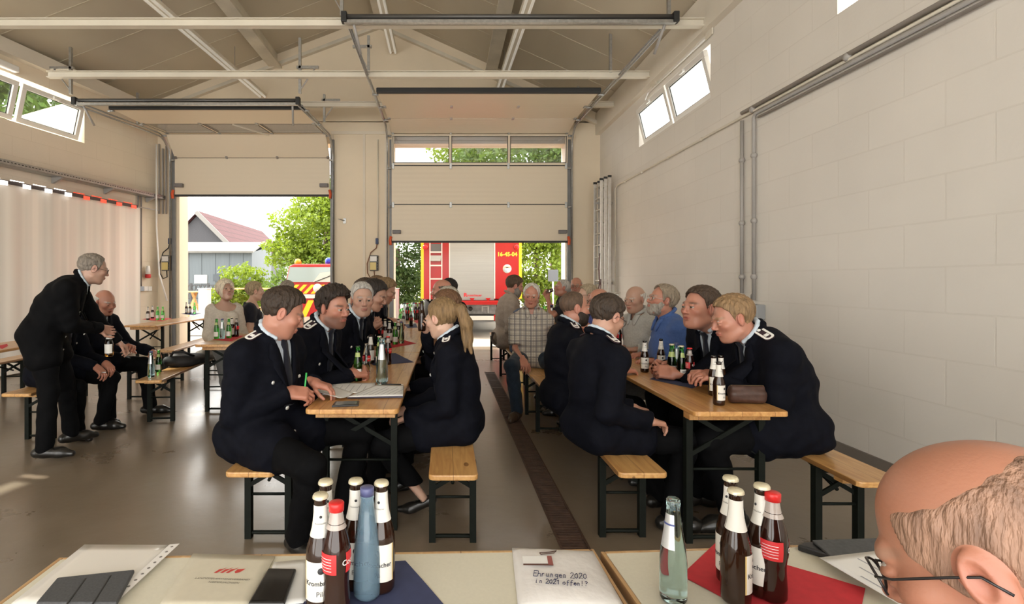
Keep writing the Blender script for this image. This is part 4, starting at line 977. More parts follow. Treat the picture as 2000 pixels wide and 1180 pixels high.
def hanger(x, y, z0, z1, lab, brace=0):
    r_ = empty('track_hanger', (x, y, z0), 0, lab, 'hanger', 'track hangers'); MB().box((-.02, -.02, 0), (.02, .02, z1-z0)).build('post', GALV, r_)
    if brace: MB().bar((0, 0, .05), (brace, 0, .42), .03, .012).build('brace', GALV, r_); MB().box((min(0, brace)-.05, -.02, .40), (max(0, brace)+.05, .02, .44)).build('cross', GALV, r_)
hanger(-6.0, 8.2, 4.45, 5.2, 'track hanger by the curtain wall, near track end', -.28)
hanger(-5.95, 9.9, 4.50, 5.1, 'track hanger by the curtain wall, farther in'); hanger(-2.33, 8.2, 4.46, 5.35, 'track hanger above the pillar at the near end', .25)
hanger(-2.33, 9.85, 4.52, 5.05, 'track hanger above the pillar at the far end', .25); hanger(-1.30, 6.42, 4.78, 5.6, 'track hanger at the near end of the fire engine door', -.2)
hanger(-1.22, 8.13, 4.76, 5.35, 'track hanger over the fire engine door, pillar side', -.2); hanger(2.62, 8.13, 4.76, 5.4, 'track hanger over the fire engine door, white wall side'); hanger(2.55, 9.85, 4.76, 5.2, 'track hanger over the fire engine door, far corner')
hanger(2.80, 6.42, 4.78, 5.0, 'short slotted track hanger nearest the white block wall')
fj = MB()      # vertical frame strips at the openings
for x in (-5.84, -2.43, -1.16, 2.65): fj.box((x-.04, YB-.05, 0), (x+.04, YB+.01, 4.5))
struct(fj, 'trim_8', noisy(mat('door_frame_steel', (.20, .20, .20), .5, .4), 6, .1))
# floor drain
gr = empty('floor_drain', (0, 0, 0), 0, 'long rusty slotted drain set in the floor between the table rows', 'drain')
MB().box((DX0-.012, 1.2, -.03), (DX0, 8.2, .004)).build('rim', mat('rusty_iron', (.075, .04, .026), .7), gr); MB().box((DX1, 1.2, -.03), (DX1+.012, 8.2, .004)).build('rim', MATS['rusty_iron'], gr)
sl = MB(); y = 1.2; j = 0
while y < 8.2:
    sl.box((DX0, y, -.025), (DX1, y+.016, 0)); j += 1
    if j % 16 == 0: sl.box((DX0, y+.016, -.025), (DX1, y+.05, .0)); y += .034
    y += .031
sl.box((DX0+.06, 1.2, -.028), (DX0+.075, 8.2, -.004)); noisy(MATS['rusty_iron'], 15, .4)
tag(sl.build('grating', MATS['rusty_iron'], gr), kind='stuff')
# ------------------------------------------------------------------ outside the doors
CONC = noisy(mat('forecourt_paving', (.33, .30, .25), .8), 1.5, .10, 6, bump=.1)
struct(MB().box((-60, YB+TH, -.3), (60, 60, -.012)), 'ground', CONC)
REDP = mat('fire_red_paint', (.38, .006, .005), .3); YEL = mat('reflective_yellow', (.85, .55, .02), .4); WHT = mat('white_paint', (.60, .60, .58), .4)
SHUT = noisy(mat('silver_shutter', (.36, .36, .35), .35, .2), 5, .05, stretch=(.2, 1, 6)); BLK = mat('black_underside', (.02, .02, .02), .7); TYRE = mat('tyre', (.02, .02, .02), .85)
DGL = mat('dark_glass', (.03, .04, .05), .08); BLUEL = mat('blue_beacon', (.02, .05, .55), .15); AMB = mat('amber_beacon', (.80, .28, .01), .2); LAMPR = mat('tail_lamp', (.5, .01, .01), .2)
YT = 13.5; sT = F0/YT; zx = lambda u: (u-U0)/sT; zz_ = lambda v: H0-(v-V0)/sT
tr = empty('fire_engine', (.67, YT, 0), 0, 'red fire engine parked outside the half-raised door with its white roller shutter to us', 'fire engine')
X0, X1 = zx(822)-.67, zx(1019)-.67
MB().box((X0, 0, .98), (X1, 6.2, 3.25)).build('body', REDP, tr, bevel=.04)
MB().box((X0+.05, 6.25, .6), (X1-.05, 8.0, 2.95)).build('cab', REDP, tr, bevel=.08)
for a, b in ((X0, X0+.075), (X1-.075, X1)): MB().box((a, -.012, 1.0), (b, .0, 3.2)).build('edge_stripe', YEL, tr)
q = MB(); q.box((zx(879)-.67, -.02, zz_(586)), (zx(965)-.67, 0, 3.1), 0)
z = zz_(586)+.05
while z < 3.1: q.box((zx(880)-.67, -.026, z), (zx(964)-.67, -.02, z+.028), 0); z += .04
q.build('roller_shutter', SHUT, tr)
fs = MB(); 
for a, b in ((zx(877)-.67, zx(879)-.67), (zx(965)-.67, zx(967)-.67)): fs.box((a, -.03, 1.0), (b, .0, 3.15))
fs.build('shutter_frame', WHT, tr)
ldr = MB(); 
for u in (840, 863): ldr.box((zx(u)-.67-.014, -.12, .95), (zx(u)-.67+.014, -.08, 3.2))
for v in (441, 467, 493, 519, 545, 571): ldr.box((zx(840)-.67, -.115, zz_(v)-.018), (zx(863)-.67, -.09, zz_(v)+.018))
ldr.build('rear_ladder', WHT, tr); MB().box((zx(842)-.67, -.06, zz_(491)), (zx(861)-.67, 0, zz_(477))).build('rear_camera_box', mat('grey_recess', (.12, .12, .13), .5), tr)
MB().prism([(-.13, -.09), (.13, -.09), (.15, .06), (-.15, .06)], 0, .08, M=Matrix.Translation((zx(851)-.67, -.03, zz_(504))) @ Matrix.Rotation(R(90), 4, 'X')).build('hand_holder', SHUT, tr, bevel=.01)
for u in (831, 1009): MB().lathe([(.075, 0), (.07, .03), (.02, .04)], 16, M=Matrix.Translation((zx(u)-.67, 0, zz_(483))) @ Matrix.Rotation(R(90), 4, 'X')).build('tail_light', LAMPR, tr)
tx = MB(); RT = Matrix.Rotation(R(90), 4, 'X'); text_on(tx, '16-45-04', .145, Matrix.Translation((zx(990.7)-.67, -.004, zz_(497))) @ RT, 0, .004, sx=1.0); tx.build('call_number', mat('luminous_yellow', (.85, .85, .05), .5), tr)
bd = MB(); bd.lathe([(.115, 0), (.115, .004)], 24, 0, M=Matrix.Translation((zx(990.4)-.67, -.001, zz_(525))) @ RT); bd.box((-.10+zx(990.4)-.67, -.008, zz_(525)+.02), (.10+zx(990.4)-.67, -.004, zz_(525)+.06), 1); bd.lathe([(.07, 0), (.07, .002)], 20, 2, M=Matrix.Translation((zx(990.4)-.67, -.006, zz_(527))) @ RT)
bd.build('round_badge', [WHT, mat('badge_ochre', (.70, .45, .30), .5), mat('badge_blue', (.55, .68, .80), .5)], tr)
lg_ = MB(); text_on(lg_, 'rosenbauer', .085, Matrix.Translation((zx(926.5)-.67, -.030, zz_(577))) @ RT, 0, .002); text_on(lg_, 'R', .13, Matrix.Translation((zx(909)-.67, -.030, zz_(576.5))) @ RT, 0, .006, sx=1.2); lg_.build('maker_lettering', mat('maker_red', (.60, .03, .04), .5), tr)
MB().box((X0+.6, -.14, .84), (X1-.62, .1, .95)).build('rear_step', REDP, tr, bevel=.02)
tri = MB()
for u in (922, 953): tri.prism([(-.07, .04), (.07, .04), (0, -.06)], 0, .01, M=Matrix.Translation((zx(u)-.67, -.032, zz_(585))) @ RT)
tri.build('reflector', LAMPR, tr)
MB().box((X0+.62, .25, .58), (X1-.65, 1.2, .86)).build('pump_bay', noisy(mat('grey_metal', (.25, .25, .25), .5, .5), 8, .4), tr); pb = MB()
pb.tube([(.45, -.02, .62), (.45, -.05, .80), (.3, -.05, .80), (.3, -.02, .66)], .02, 6); pb.build('pipe', SHUT, tr); MB().lathe([(.06, 0), (.06, .05)], 12, M=Matrix.Translation((.0, .25, .72)) @ RT).build('valve', DARKR, tr)
MB().box((X0+.55, -.16, .44), (X1-.55, -.08, .55)).build('underrun_bar', WHT, tr, bevel=.01); MB().box((X1-.75, -.165, .43), (X1-.5, -.075, .58)).build('red_bar_end', REDP, tr, bevel=.01)
for x in (X0+.18, X1-.18):
    for yy in (1.6, 5.6, 7.0): MB().lathe([(.2, -.16), (.48, -.15), (.50, -.1), (.50, .1), (.48, .15), (.2, .16)], 24, M=Matrix.Translation((x, yy, .50)) @ Matrix.Rotation(R(90), 4, 'Y')).build('wheel', TYRE, tr)
MB().box((X0+.5, .3, .45), (X1-.5, 7.5, .98)).build('chassis', BLK, tr)
# van with chevrons
YV = 14.5; sV = F0/YV; vz = lambda v: H0-(v-V0)/sV; vx = lambda u: (u-U0)/sV
vn = empty('fire_van', (vx(622), YV, 0), 0, 'red fire service van with yellow chevrons parked outside behind the people in the doorway', 'van'); XC = vx(622)
bo = MB(); prof = [(-.98, .35), (.98, .35), (.98, 1.2), (.84, vz(519)), (.70, vz(515.5)), (-.70, vz(515.5)), (-.84, vz(519)), (-.98, 1.2)]
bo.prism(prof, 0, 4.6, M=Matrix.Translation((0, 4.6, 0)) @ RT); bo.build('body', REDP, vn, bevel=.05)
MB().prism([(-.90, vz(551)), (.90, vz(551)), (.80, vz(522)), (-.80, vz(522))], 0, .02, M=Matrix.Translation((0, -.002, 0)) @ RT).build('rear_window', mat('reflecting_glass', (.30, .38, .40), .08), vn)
MB().prism([(-.15, vz(551)), (.88, vz(551)), (.78, vz(527)), (.05, vz(533))], 0, .004, M=Matrix.Translation((0, -.024, 0)) @ RT).build('window_sticker', mat('pale_grey_reflection', (.48, .52, .50), .3), vn)  # pale reflection on the rear window, painted as a flat patch
ch = MB(); z0, z1 = vz(573.5), vz(556); ch.box((-.94, -.012, z0), (.94, -.0, z1), 0)
for k in range(-5, 6):
    if k == 0: continue
    s_ = 1 if k > 0 else -1; xa = (abs(k)-.5)*.22*s_; pts = [(xa, z0), (xa+.11*s_, z0), (xa+(.11-.24)*s_, z1), (xa-.24*s_, z1)]
    pts = [(max(-.94, min(.94, p)), q) for p, q in pts]; ch.prism(pts if s_ < 0 else pts, 0, .004, 1, M=Matrix.Translation((0, -.012, 0)) @ RT)
ch.build('chevron_panel', [REDP, YEL], vn)
MB().box((-.6, -.03, vz(583)), (.6, 0, vz(575))).build('number_plate', WHT, vn, bevel=.008)
c2 = MB()
for k in (-2, -1, 1, 2): s_ = 1 if k > 0 else -1; xa = abs(k)*.35*s_; c2.prism([(xa, .45), (xa+.16*s_, .45), (xa-.06*s_, .92), (xa-.22*s_, .92)], 0, .006, M=Matrix.Translation((0, -.003, 0)) @ RT)
c2.build('lower_chevrons', YEL, vn); bg_ = MB(); bg_.lathe([(.13, 0), (.13, .006)], 20, M=Matrix.Translation((-.02, -.018, vz(563))) @ RT); bg_.build('round_badge', WHT, vn)
MB().lathe([(.09, 0), (.10, .08), (.07, .15), (.02, .17)], 14, c=(vx(574)-XC, .4, vz(516))).build('amber_beacon', AMB, vn); MB().lathe([(.10, 0), (.11, .14), (.07, .19), (.02, .2)], 14, c=(vx(636)-XC, .4, vz(516))).build('blue_beacon', BLUEL, vn)
MB().bar((-.1, -.03, vz(551)), (.75, -.03, vz(528)), .02, .02).build('wiper', BLK, vn)
for x in (-.8, .8):
    for yy in (.9, 3.7): MB().lathe([(.1, -.1), (.31, -.1), (.33, -.06), (.33, .06), (.31, .1), (.1, .1)], 18, M=Matrix.Translation((x, yy, .33)) @ Matrix.Rotation(R(90), 4, 'Y')).build('wheel', TYRE, vn)
for x in (-.90, .90): MB().box((x-.06, -.02, .95), (x+.06, .03, 1.35)).build('tail_light', LAMPR, vn, bevel=.02)

# house, shed, fence
def tiles(name, col):
    m = mat(name, col, .8); n, l, b = nodes(m); tc = n.new('ShaderNodeTexCoord'); br = n.new('ShaderNodeTexBrick'); br.inputs['Scale'].default_value = 1; br.inputs['Brick Width'].default_value = .5; br.inputs['Row Height'].default_value = .55; br.inputs['Mortar Size'].default_value = .05
    sp = n.new('ShaderNodeSeparateXYZ'); cb = n.new('ShaderNodeCombineXYZ'); l.new(tc.outputs['Object'], sp.inputs[0]); l.new(sp.outputs['Y'], cb.inputs[0]); l.new(sp.outputs['Z'], cb.inputs[1]); l.new(cb.outputs[0], br.inputs['Vector'])
    br.inputs['Color1'].default_value = (*col, 1); br.inputs['Color2'].default_value = (col[0]*.85, col[1]*.85, col[2]*.85, 1); br.inputs['Mortar'].default_value = (col[0]*.5, col[1]*.5, col[2]*.5, 1); l.new(br.outputs[0], b.inputs['Base Color']); return m
hs = empty('house', (0, 0, 0), 0, 'distant house with slate-grey gable and dark red tiled roof', 'house')
SLATE = noisy(mat('slate_cladding', (.05, .05, .058), .7), 6, .2, stretch=(1, 1, 6))
g0 = at(388, 418, 45); gl_ = at(330, 478, 45); gr_ = at(448, 478, 45); rdg2 = at(512, 460, 62); ev2 = at(560, 498, 62)
dr_ = (rdg2-g0)
gw = MB(); base_l = Vector((gl_.x, 45, 0)); base_r = Vector((gr_.x, 45, 0)); back = Vector((dr_.x, dr_.y, 0))
gw.add([base_l, base_r, gr_, g0, gl_]+[p+back for p in (base_l, base_r, gr_, g0, gl_)], [(0,1,2,3,4), (9,8,7,6,5), (0,5,6,1), (1,6,7,2), (4,9,5,0)]); gw.build('gable_wall', SLATE, hs)
rf = MB(); n1 = Vector((0, -.4, .12)); gr2 = gr_+(gr_-g0)*.06
rf.add([g0+n1, gr2+n1, gr2+back, g0+back, g0+n1+Vector((0, 0, .15)), gr2+n1+Vector((0, 0, .15)), gr2+back+Vector((0, 0, .15)), g0+back+Vector((0, 0, .15))], [(3,2,1,0), (4,5,6,7), (0,1,5,4), (1,2,6,5), (2,3,7,6)]); rf.build('roof', tiles('red_roof_tiles', (.10, .032, .036)), hs)
rl = MB(); rl.add([g0+n1, gl_+n1, gl_+back, g0+back], [(0,1,2,3)]); rl.build('far_roof', MATS['red_roof_tiles'], hs)
MB().bar(g0+n1-Vector((0, .1, 0)), gr2+n1-Vector((0, .1, 0)), .12, .35).build('verge', mat('pale_verge', (.20, .19, .18), .7), hs)
YS = 33.0; sd = empty('shed', (0, 0, 0), 0, 'low pale blue-grey shed with a light sheet roof before the house', 'shed')
c0 = at(300, 493, YS); c1 = at(492, 493, YS); c2_ = at(530, 493, YS+9)
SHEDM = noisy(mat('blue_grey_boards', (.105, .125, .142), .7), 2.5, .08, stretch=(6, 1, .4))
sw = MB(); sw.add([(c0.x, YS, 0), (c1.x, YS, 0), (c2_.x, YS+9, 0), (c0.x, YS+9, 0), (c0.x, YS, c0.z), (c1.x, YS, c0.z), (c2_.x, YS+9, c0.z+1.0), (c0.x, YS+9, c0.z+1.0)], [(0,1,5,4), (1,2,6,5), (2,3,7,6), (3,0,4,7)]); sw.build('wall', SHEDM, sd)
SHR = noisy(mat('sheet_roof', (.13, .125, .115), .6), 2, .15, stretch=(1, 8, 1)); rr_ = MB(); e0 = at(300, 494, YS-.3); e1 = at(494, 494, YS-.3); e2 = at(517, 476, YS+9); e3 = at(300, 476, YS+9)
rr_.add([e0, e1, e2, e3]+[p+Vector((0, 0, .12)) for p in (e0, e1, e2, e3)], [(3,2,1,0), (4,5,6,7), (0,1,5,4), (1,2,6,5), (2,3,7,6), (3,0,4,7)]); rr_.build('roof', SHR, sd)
w_ = MB(); a = at(380, 554, YS); b = at(405, 537, YS); w_.box((a.x, YS-.06, a.z), (b.x, YS, b.z)); w_.build('white_hatch', WHT, sd, bevel=.02); a = at(417, 549, YS); b = at(429, 536, YS); MB().box((a.x, YS-.05, a.z), (b.x, YS, b.z)).build('window', DGL, sd)
mb = MB()
for u in (368, 393, 420, 447, 474): p = at(u, 500, YS); mb.box((p.x-.03, YS-.03, 0), (p.x+.03, YS, c0.z))
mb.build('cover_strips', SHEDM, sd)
fe = empty('wire_fence', (0, 0, 0), 0, 'low dark lattice fence before the blue-grey shed', 'fence'); f_ = MB(); YF = 27.0; a = at(340, 557, YF); b = at(440, 557, YF); zt = a.z; x = a.x
while x < b.x: f_.bar((x, YF, .55), (x+.35, YF, zt), .05, .03); f_.bar((x+.35, YF, .55), (x, YF, zt), .05, .03); x += .22
f_.bar((a.x, YF, zt), (b.x, YF, zt), .06, .05); f_.bar((a.x, YF, .55), (b.x, YF, .55), .06, .05); tag(f_.build('lattice', mat('dark_fence', (.06, .06, .065), .7), fe), kind='stuff')
fp = MB(); x = a.x
for k in range(4): MB().box((a.x+k*(b.x-a.x)/3-.05, YF-.05, 0), (a.x+k*(b.x-a.x)/3+.05, YF+.05, zt+.1)).build('post', MATS['dark_fence'], fe)
def post(u, v0, Y, w, lab):
    p = at(u, v0, Y); r_ = empty('gate_post', (p.x, Y, 0), 0, lab, 'post', 'white posts on the forecourt'); MB().box((-w/2, -w/2, 0), (w/2, w/2, p.z-.02)).build('post', WHT, r_, bevel=.02)
    g = MB(); 
    for k in (-1, 0, 1): g.box((k*w*.28-.012, -w/2-.008, .05), (k*w*.28+.012, -w/2, p.z-.08))
    g.build('ribs', mat('light_grey', (.55, .55, .55), .5), r_); MB().box((-w/2-.02, -w/2-.02, p.z-.03), (w/2+.02, w/2+.02, p.z)).build('cap', WHT, r_, bevel=.01)
post(400, 563, 17, .30, 'white ribbed post outside behind the person in the cream top'); post(775, 563, 17, .14, 'narrow white post outside, beside the fire engine beyond the bottles')
# sign seen from behind
p = at(1080, 527, 20); rs = empty('road_sign', (p.x, 20, 0), 0, 'grey back of a square road sign on a post before the sunlit tree', 'road sign'); MB().tube([(0, 0, 0), (0, 0, p.z)], .035, 8).build('post', WHT, rs); q = at(1080, 550, 20)
MB().box((-.20, -.05, q.z), (.20, -.03, p.z)).build('plate', mat('sign_back_grey', (.10, .11, .12), .6), rs, bevel=.02)
# picnic table outside
WOODO = noisy(mat('sunny_wood', (.55, .33, .14), .6), 6, .2, stretch=(1, 8, 8))
def picnic(u, v, Y, w, lab):
    p = at(u, v, Y); r_ = empty('picnic_table', (p.x, Y, 0), R(4), lab, 'picnic table', 'picnic tables outside'); h = p.z
    t = MB(); 
    for k in range(4): t.box((-w/2, -.38+k*.2, h-.04), (w/2, -.20+k*.2, h))
    t.build('table_top', WOODO, r_)
    for s_ in (-1, 1):
        l_ = MB(); l_.bar((s_*(w/2-.35), -.65, 0), (s_*(w/2-.35), .2, h-.05), .09, .05); l_.bar((s_*(w/2-.35), .65, 0), (s_*(w/2-.35), -.2, h-.05), .09, .05); l_.build('leg', WOODO, r_)
    for yy in (-.72, .72): MB().box((-w/2, yy-.13, .42), (w/2, yy+.13, .46)).build('seat', WOODO, r_)
picnic(500, 563, 19, 2.8, 'wooden picnic table on the forecourt behind the person in black'); picnic(350, 569, 21, 1.9, 'orange wooden picnic table before the lattice fence')
# trees and bushes
def leafmat(name, col, tr_=.35):
    m = mat(name, col, .55, spec=.3); n, l, b = nodes(m)
    n_ = n.new('ShaderNodeObjectInfo'); 
    tl_ = n.new('ShaderNodeBsdfTranslucent'); tl_.inputs[0].default_value = (col[0]*1.3, col[1]*1.25, col[2]*.6, 1); mx = n.new('ShaderNodeMixShader'); mx.inputs[0].default_value = tr_
    out = [x for x in n if x.type == 'OUTPUT_MATERIAL'][0]; l.new(b.outputs[0], mx.inputs[1]); l.new(tl_.outputs[0], mx.inputs[2]); l.new(mx.outputs[0], out.inputs[0]); return noisy(m, 1.2, .35, 3)
LEAF_Y = leafmat('yellow_green_leaves', (.17, .24, .030)); LEAF_M = leafmat('mid_green_leaves', (.10, .165, .035)); LEAF_D = leafmat('dark_green_leaves', (.055, .10, .030))
BARK = noisy(mat('bark', (.12, .085, .06), .9), 8, .3, stretch=(1, 1, .2), bump=.5)
def foliage(blobs, n, size, seed):
    rng = np.random.RandomState(seed); vs = []; 
    vol = np.array([b[1][0]*b[1][1]*b[1][2] for b in blobs])**(2/3); cnt = (n*vol/vol.sum()).astype(int)
    for (c, r), k in zip(blobs, cnt):
        d = rng.normal(size=(k, 3)); d /= np.linalg.norm(d, axis=1)[:, None]; rad = rng.uniform(.35, 1.0, k)**.5
        lump = 1+.16*np.sin(d[:, 0]*7+seed)*np.sin(d[:, 1]*6+seed*2)+.14*np.sin(d[:, 2]*9+seed)
        p = np.array(c)+d*(rad*lump)[:, None]*np.array(r)
        a = rng.normal(size=(k, 3)); a /= np.linalg.norm(a, axis=1)[:, None]; b = np.cross(a, rng.normal(size=(k, 3))); b /= np.linalg.norm(b, axis=1)[:, None]
        s_ = (size*rng.uniform(.6, 1.3, k))[:, None]
        vs.append(np.stack([p-a*s_, p+b*s_*.55, p+a*s_, p-b*s_*.55], 1).reshape(-1, 3))
    V = np.concatenate(vs); return V, np.arange(len(V)).reshape(-1, 4)
def plant(name, lab, cat, loc, blobs, n, size, m, seed, trunk=None):
    r_ = empty(name, loc, 0, lab, cat); V, Q = foliage(blobs, n, size, seed); np_mesh('foliage', [(V, Q, 0)], m, r_, smooth=False)
    if trunk:
        t = MB()
        for pts, r in trunk: t.tube(pts, r, 10)
        t.build('trunk', BARK, r_)
p = at(475, 552, 24); plant('bush', 'round bright yellow-green bush before the blue-grey shed', 'bush', (p.x, 24, 0), [((0, 0, 1.25), (1.15, .9, 1.15)), ((-.5, 0, .8), (.8, .8, .8)), ((.5, .1, .9), (.8, .8, .9))], 5000, .085, LEAF_Y, 3, [([(0, 0, 0), (0, 0, 1.2)], .06)])
p = at(428, 590, 19); plant('bush', 'low yellow-green shrub behind the person in the cream top', 'bush', (p.x, 19, 0), [((0, 0, .55), (.65, .5, .6)), ((.7, .2, .5), (.5, .5, .5))], 2600, .07, LEAF_Y, 4)
p = at(555, 560, 22); plant('bush', 'pale green shrub behind the fire service van', 'bush', (p.x, 22, 0), [((0, 0, 1.0), (.9, .7, 1.1)), ((1.1, .2, 1.1), (.9, .8, 1.2))], 3500, .08, LEAF_M, 5)
p = at(628, 470, 28); plant('tree', 'large sunlit leafy tree behind the fire service van', 'tree', (p.x, 28, 0), [((0, 0, 4.3), (2.5, 2.2, 2.3)), ((-1.6, -.2, 3.1), (1.4, 1.3, 1.2)), ((1.5, 0, 5.4), (2.3, 2, 1.9)), ((.2, .2, 2.4), (1.8, 1.5, 1.2))], 15000, .115, LEAF_Y, 6, [([(0, 0, 0), (.1, 0, 2.2), (.3, 0, 4.4)], [.22, .18, .10])])
p = at(640, 470, 31); plant('tree', 'darker green tree filling in behind the sunlit tree', 'tree', (p.x+.8, 31, 0), [((0, 0, 3.6), (2.8, 1.8, 2.9)), ((1, 0, 5.5), (2.5, 1.8, 2.1))], 9000, .13, LEAF_M, 16, [([(0, 0, 0), (0, 0, 4)], .2)])
p = at(775, 520, 24); plant('tree', 'dark leafy tree to the side of the fire engine beyond the bottles', 'tree', (p.x, 24, 0), [((0, 0, 3.0), (1.6, 1.3, 2.1)), ((-.3, 0, 1.2), (1.5, 1.2, 1.0)), ((.2, 0, 5), (1.5, 1.3, 1.5))], 11000, .10, LEAF_D, 7, [([(0, 0, 0), (0, 0, 3)], .16)])
p = at(812, 565, 27); plant('bush', 'sunlit shrub showing beside the yellow edge of the fire engine', 'bush', (p.x, 27, 0), [((0, 0, 1.1), (.8, .7, 1.1))], 1800, .08, LEAF_Y, 8)
p = at(1048, 520, 23); plant('tree', 'bright yellow-green tree between the fire engine and the road sign', 'tree', (p.x, 23, 0), [((0, 0, 2.2), (1.25, 1.2, 1.5)), ((.2, 0, 4.1), (1.6, 1.3, 1.5)), ((.4, 0, .9), (1.5, 1.1, .9))], 9500, .095, LEAF_Y, 9, [([(0, 0, 0), (0, 0, 3)], .1)])
p = at(1085, 500, 25); plant('tree', 'tall tree with a thick bare trunk behind the road sign', 'tree', (p.x, 25, 0), [((-2.0, 0, 7.4), (3.2, 2.4, 1.7)), ((1.6, 0, 8.2), (2.6, 2.2, 2.2)), ((-.2, .8, 4.6), (1.8, 1.2, .9))], 14000, .12, LEAF_M, 10, [([(0, 0, 0), (.05, 0, 3), (-.1, 0, 6.5)], [.34, .28, .18]), ([(0, 0, 5), (-1.6, 0, 7)], [.14, .06])])
p = at(930, 300, 30); plant('tree', 'tall yellow-green tree seen through the window row of the door', 'tree', (p.x, 30, 0), [((0, 0, 8.2), (2.6, 2, 2.4)), ((-.8, 0, 7.2), (1.4, 1.4, 1.4)), ((1.6, 0, 6), (2.4, 2, 2.4))], 11000, .13, LEAF_Y, 11, [([(0, 0, 0), (0, 0, 8)], [.3, .15])])
plant('tree', 'leafy tree seen through the tilted windows above the curtain', 'tree', (-15.5, 16.5, 0), [((0, 0, 7.2), (2.6, 2.6, 1.9)), ((.6, .8, 9.2), (2.6, 2.4, 1.3))], 8000, .14, LEAF_M, 12, [([(0, 0, 0), (0, 0, 7)], [.3, .15])])
plant('tree', 'tree seen through the farther tilted window over the ladder', 'tree', (11.5, 18.5, 0), [((0, 0, 6.3), (2.0, 2.6, 1.8)), ((-.5, .8, 4.8), (2.0, 2.4, 1.4))], 7000, .14, LEAF_M, 13, [([(0, 0, 0), (0, 0, 6)], [.3, .15])])
# ------------------------------------------------------------------ beer tables, benches, bottles
def wood_mat(name, c0, c1, axis='Y', w=.17, rough=.35):
    m = mat(name, c0, rough, spec=.5); n, l, b = nodes(m); tc = n.new('ShaderNodeTexCoord'); mp = n.new('ShaderNodeMapping')
    mp.inputs['Scale'].default_value = (9, .9, 9) if axis == 'Y' else (.9, 9, 9)
    nz = n.new('ShaderNodeTexNoise'); nz.inputs['Scale'].default_value = 3.2; nz.inputs['Detail'].default_value = 6; nz.inputs['Distortion'].default_value = 1.2
    oi = n.new('ShaderNodeObjectInfo'); ad = n.new('ShaderNodeVectorMath'); ad.operation = 'ADD'; l.new(tc.outputs['Object'], ad.inputs[0]); l.new(oi.outputs['Location'], ad.inputs[1])
    l.new(ad.outputs[0], mp.inputs['Vector']); l.new(mp.outputs[0], nz.inputs['Vector'])
    rp = n.new('ShaderNodeValToRGB'); rp.color_ramp.elements[0].position = .32; rp.color_ramp.elements[0].color = (*c1, 1); rp.color_ramp.elements[1].position = .62; rp.color_ramp.elements[1].color = (*c0, 1); l.new(nz.outputs[0], rp.inputs[0])
    sp = n.new('ShaderNodeSeparateXYZ'); l.new(tc.outputs['Object'], sp.inputs[0])
    wv = n.new('ShaderNodeMath'); wv.operation = 'PINGPONG'; wv.inputs[1].default_value = w/2; l.new(sp.outputs['X' if axis == 'Y' else 'Y'], wv.inputs[0])
    gp = n.new('ShaderNodeMath'); gp.operation = 'LESS_THAN'; gp.inputs[1].default_value = .0016; l.new(wv.outputs[0], gp.inputs[0])
    nk_ = n.new('ShaderNodeTexVoronoi'); nk_.inputs['Scale'].default_value = 1.0; mp2 = n.new('ShaderNodeMapping'); mp2.inputs['Scale'].default_value = (5, 2.2, 5); l.new(ad.outputs[0], mp2.inputs['Vector']); l.new(mp2.outputs[0], nk_.inputs['Vector'])
    kn = n.new('ShaderNodeMath'); kn.operation = 'LESS_THAN'; kn.inputs[1].default_value = .075; l.new(nk_.outputs['Distance'], kn.inputs[0])
    mx = n.new('ShaderNodeMix'); mx.data_type = 'RGBA'; l.new(rp.outputs[0], mx.inputs[6]); mx.inputs[7].default_value = (c1[0]*.35, c1[1]*.3, c1[2]*.3, 1)
    mxx = n.new('ShaderNodeMath'); mxx.operation = 'MAXIMUM'; l.new(gp.outputs[0], mxx.inputs[0]); l.new(kn.outputs[0], mxx.inputs[1]); ml = n.new('ShaderNodeMath'); ml.operation = 'MULTIPLY'; ml.inputs[1].default_value = .75; l.new(mxx.outputs[0], ml.inputs[0]); l.new(ml.outputs[0], mx.inputs[0]); l.new(mx.outputs[2], b.inputs['Base Color'])
    b.inputs['Coat Weight'].default_value = .35; b.inputs['Coat Roughness'].default_value = .15; return m
WOOD = wood_mat('lacquered_pine', (.62, .335, .115), (.45, .205, .06))
WOODB = wood_mat('lacquered_pine_bench', (.64, .37, .135), (.48, .24, .08), w=.125)
STEELD = noisy(mat('dark_green_steel', (.006, .008, .006), .6, .0, spec=.15), 20, .2)
def leg_frame(root, y, h, hw, sgn):
    """folding steel frame: two legs, foot bar, cross bar and diagonal cross"""
    for s_ in (-1, 1): MB().box((s_*hw-.018, y-.020, 0), (s_*hw+.018, y+.020, h)).build('leg', STEELD, root)
    z0, z1 = (h*.66, h-.02)
    b = MB(); b.tube([(-hw, y, .022), (-hw*.8, y, .03), (hw*.8, y, .03), (hw, y, .022)], .011, 6); b.build('foot_bar', STEELD, root); MB().bar((-hw, y, h-.015), (hw, y, h-.015), .03, .03).build('top_bar', STEELD, root); MB().tube([(-hw, y, h*.55), (hw, y, h*.55)], .008, 6).build('cross_bar', STEELD, root)
    MB().bar((-hw, y-.012, z0), (hw, y-.012, z1), .012, .024).build('brace', STEELD, root); MB().bar((hw, y+.012, z0), (-hw, y+.012, z1), .012, .024).build('brace', STEELD, root)
    MB().tube([(0, y, h*.72), (0, y+sgn*.34, h-.005)], .010, 6).build('stay', STEELD, root)
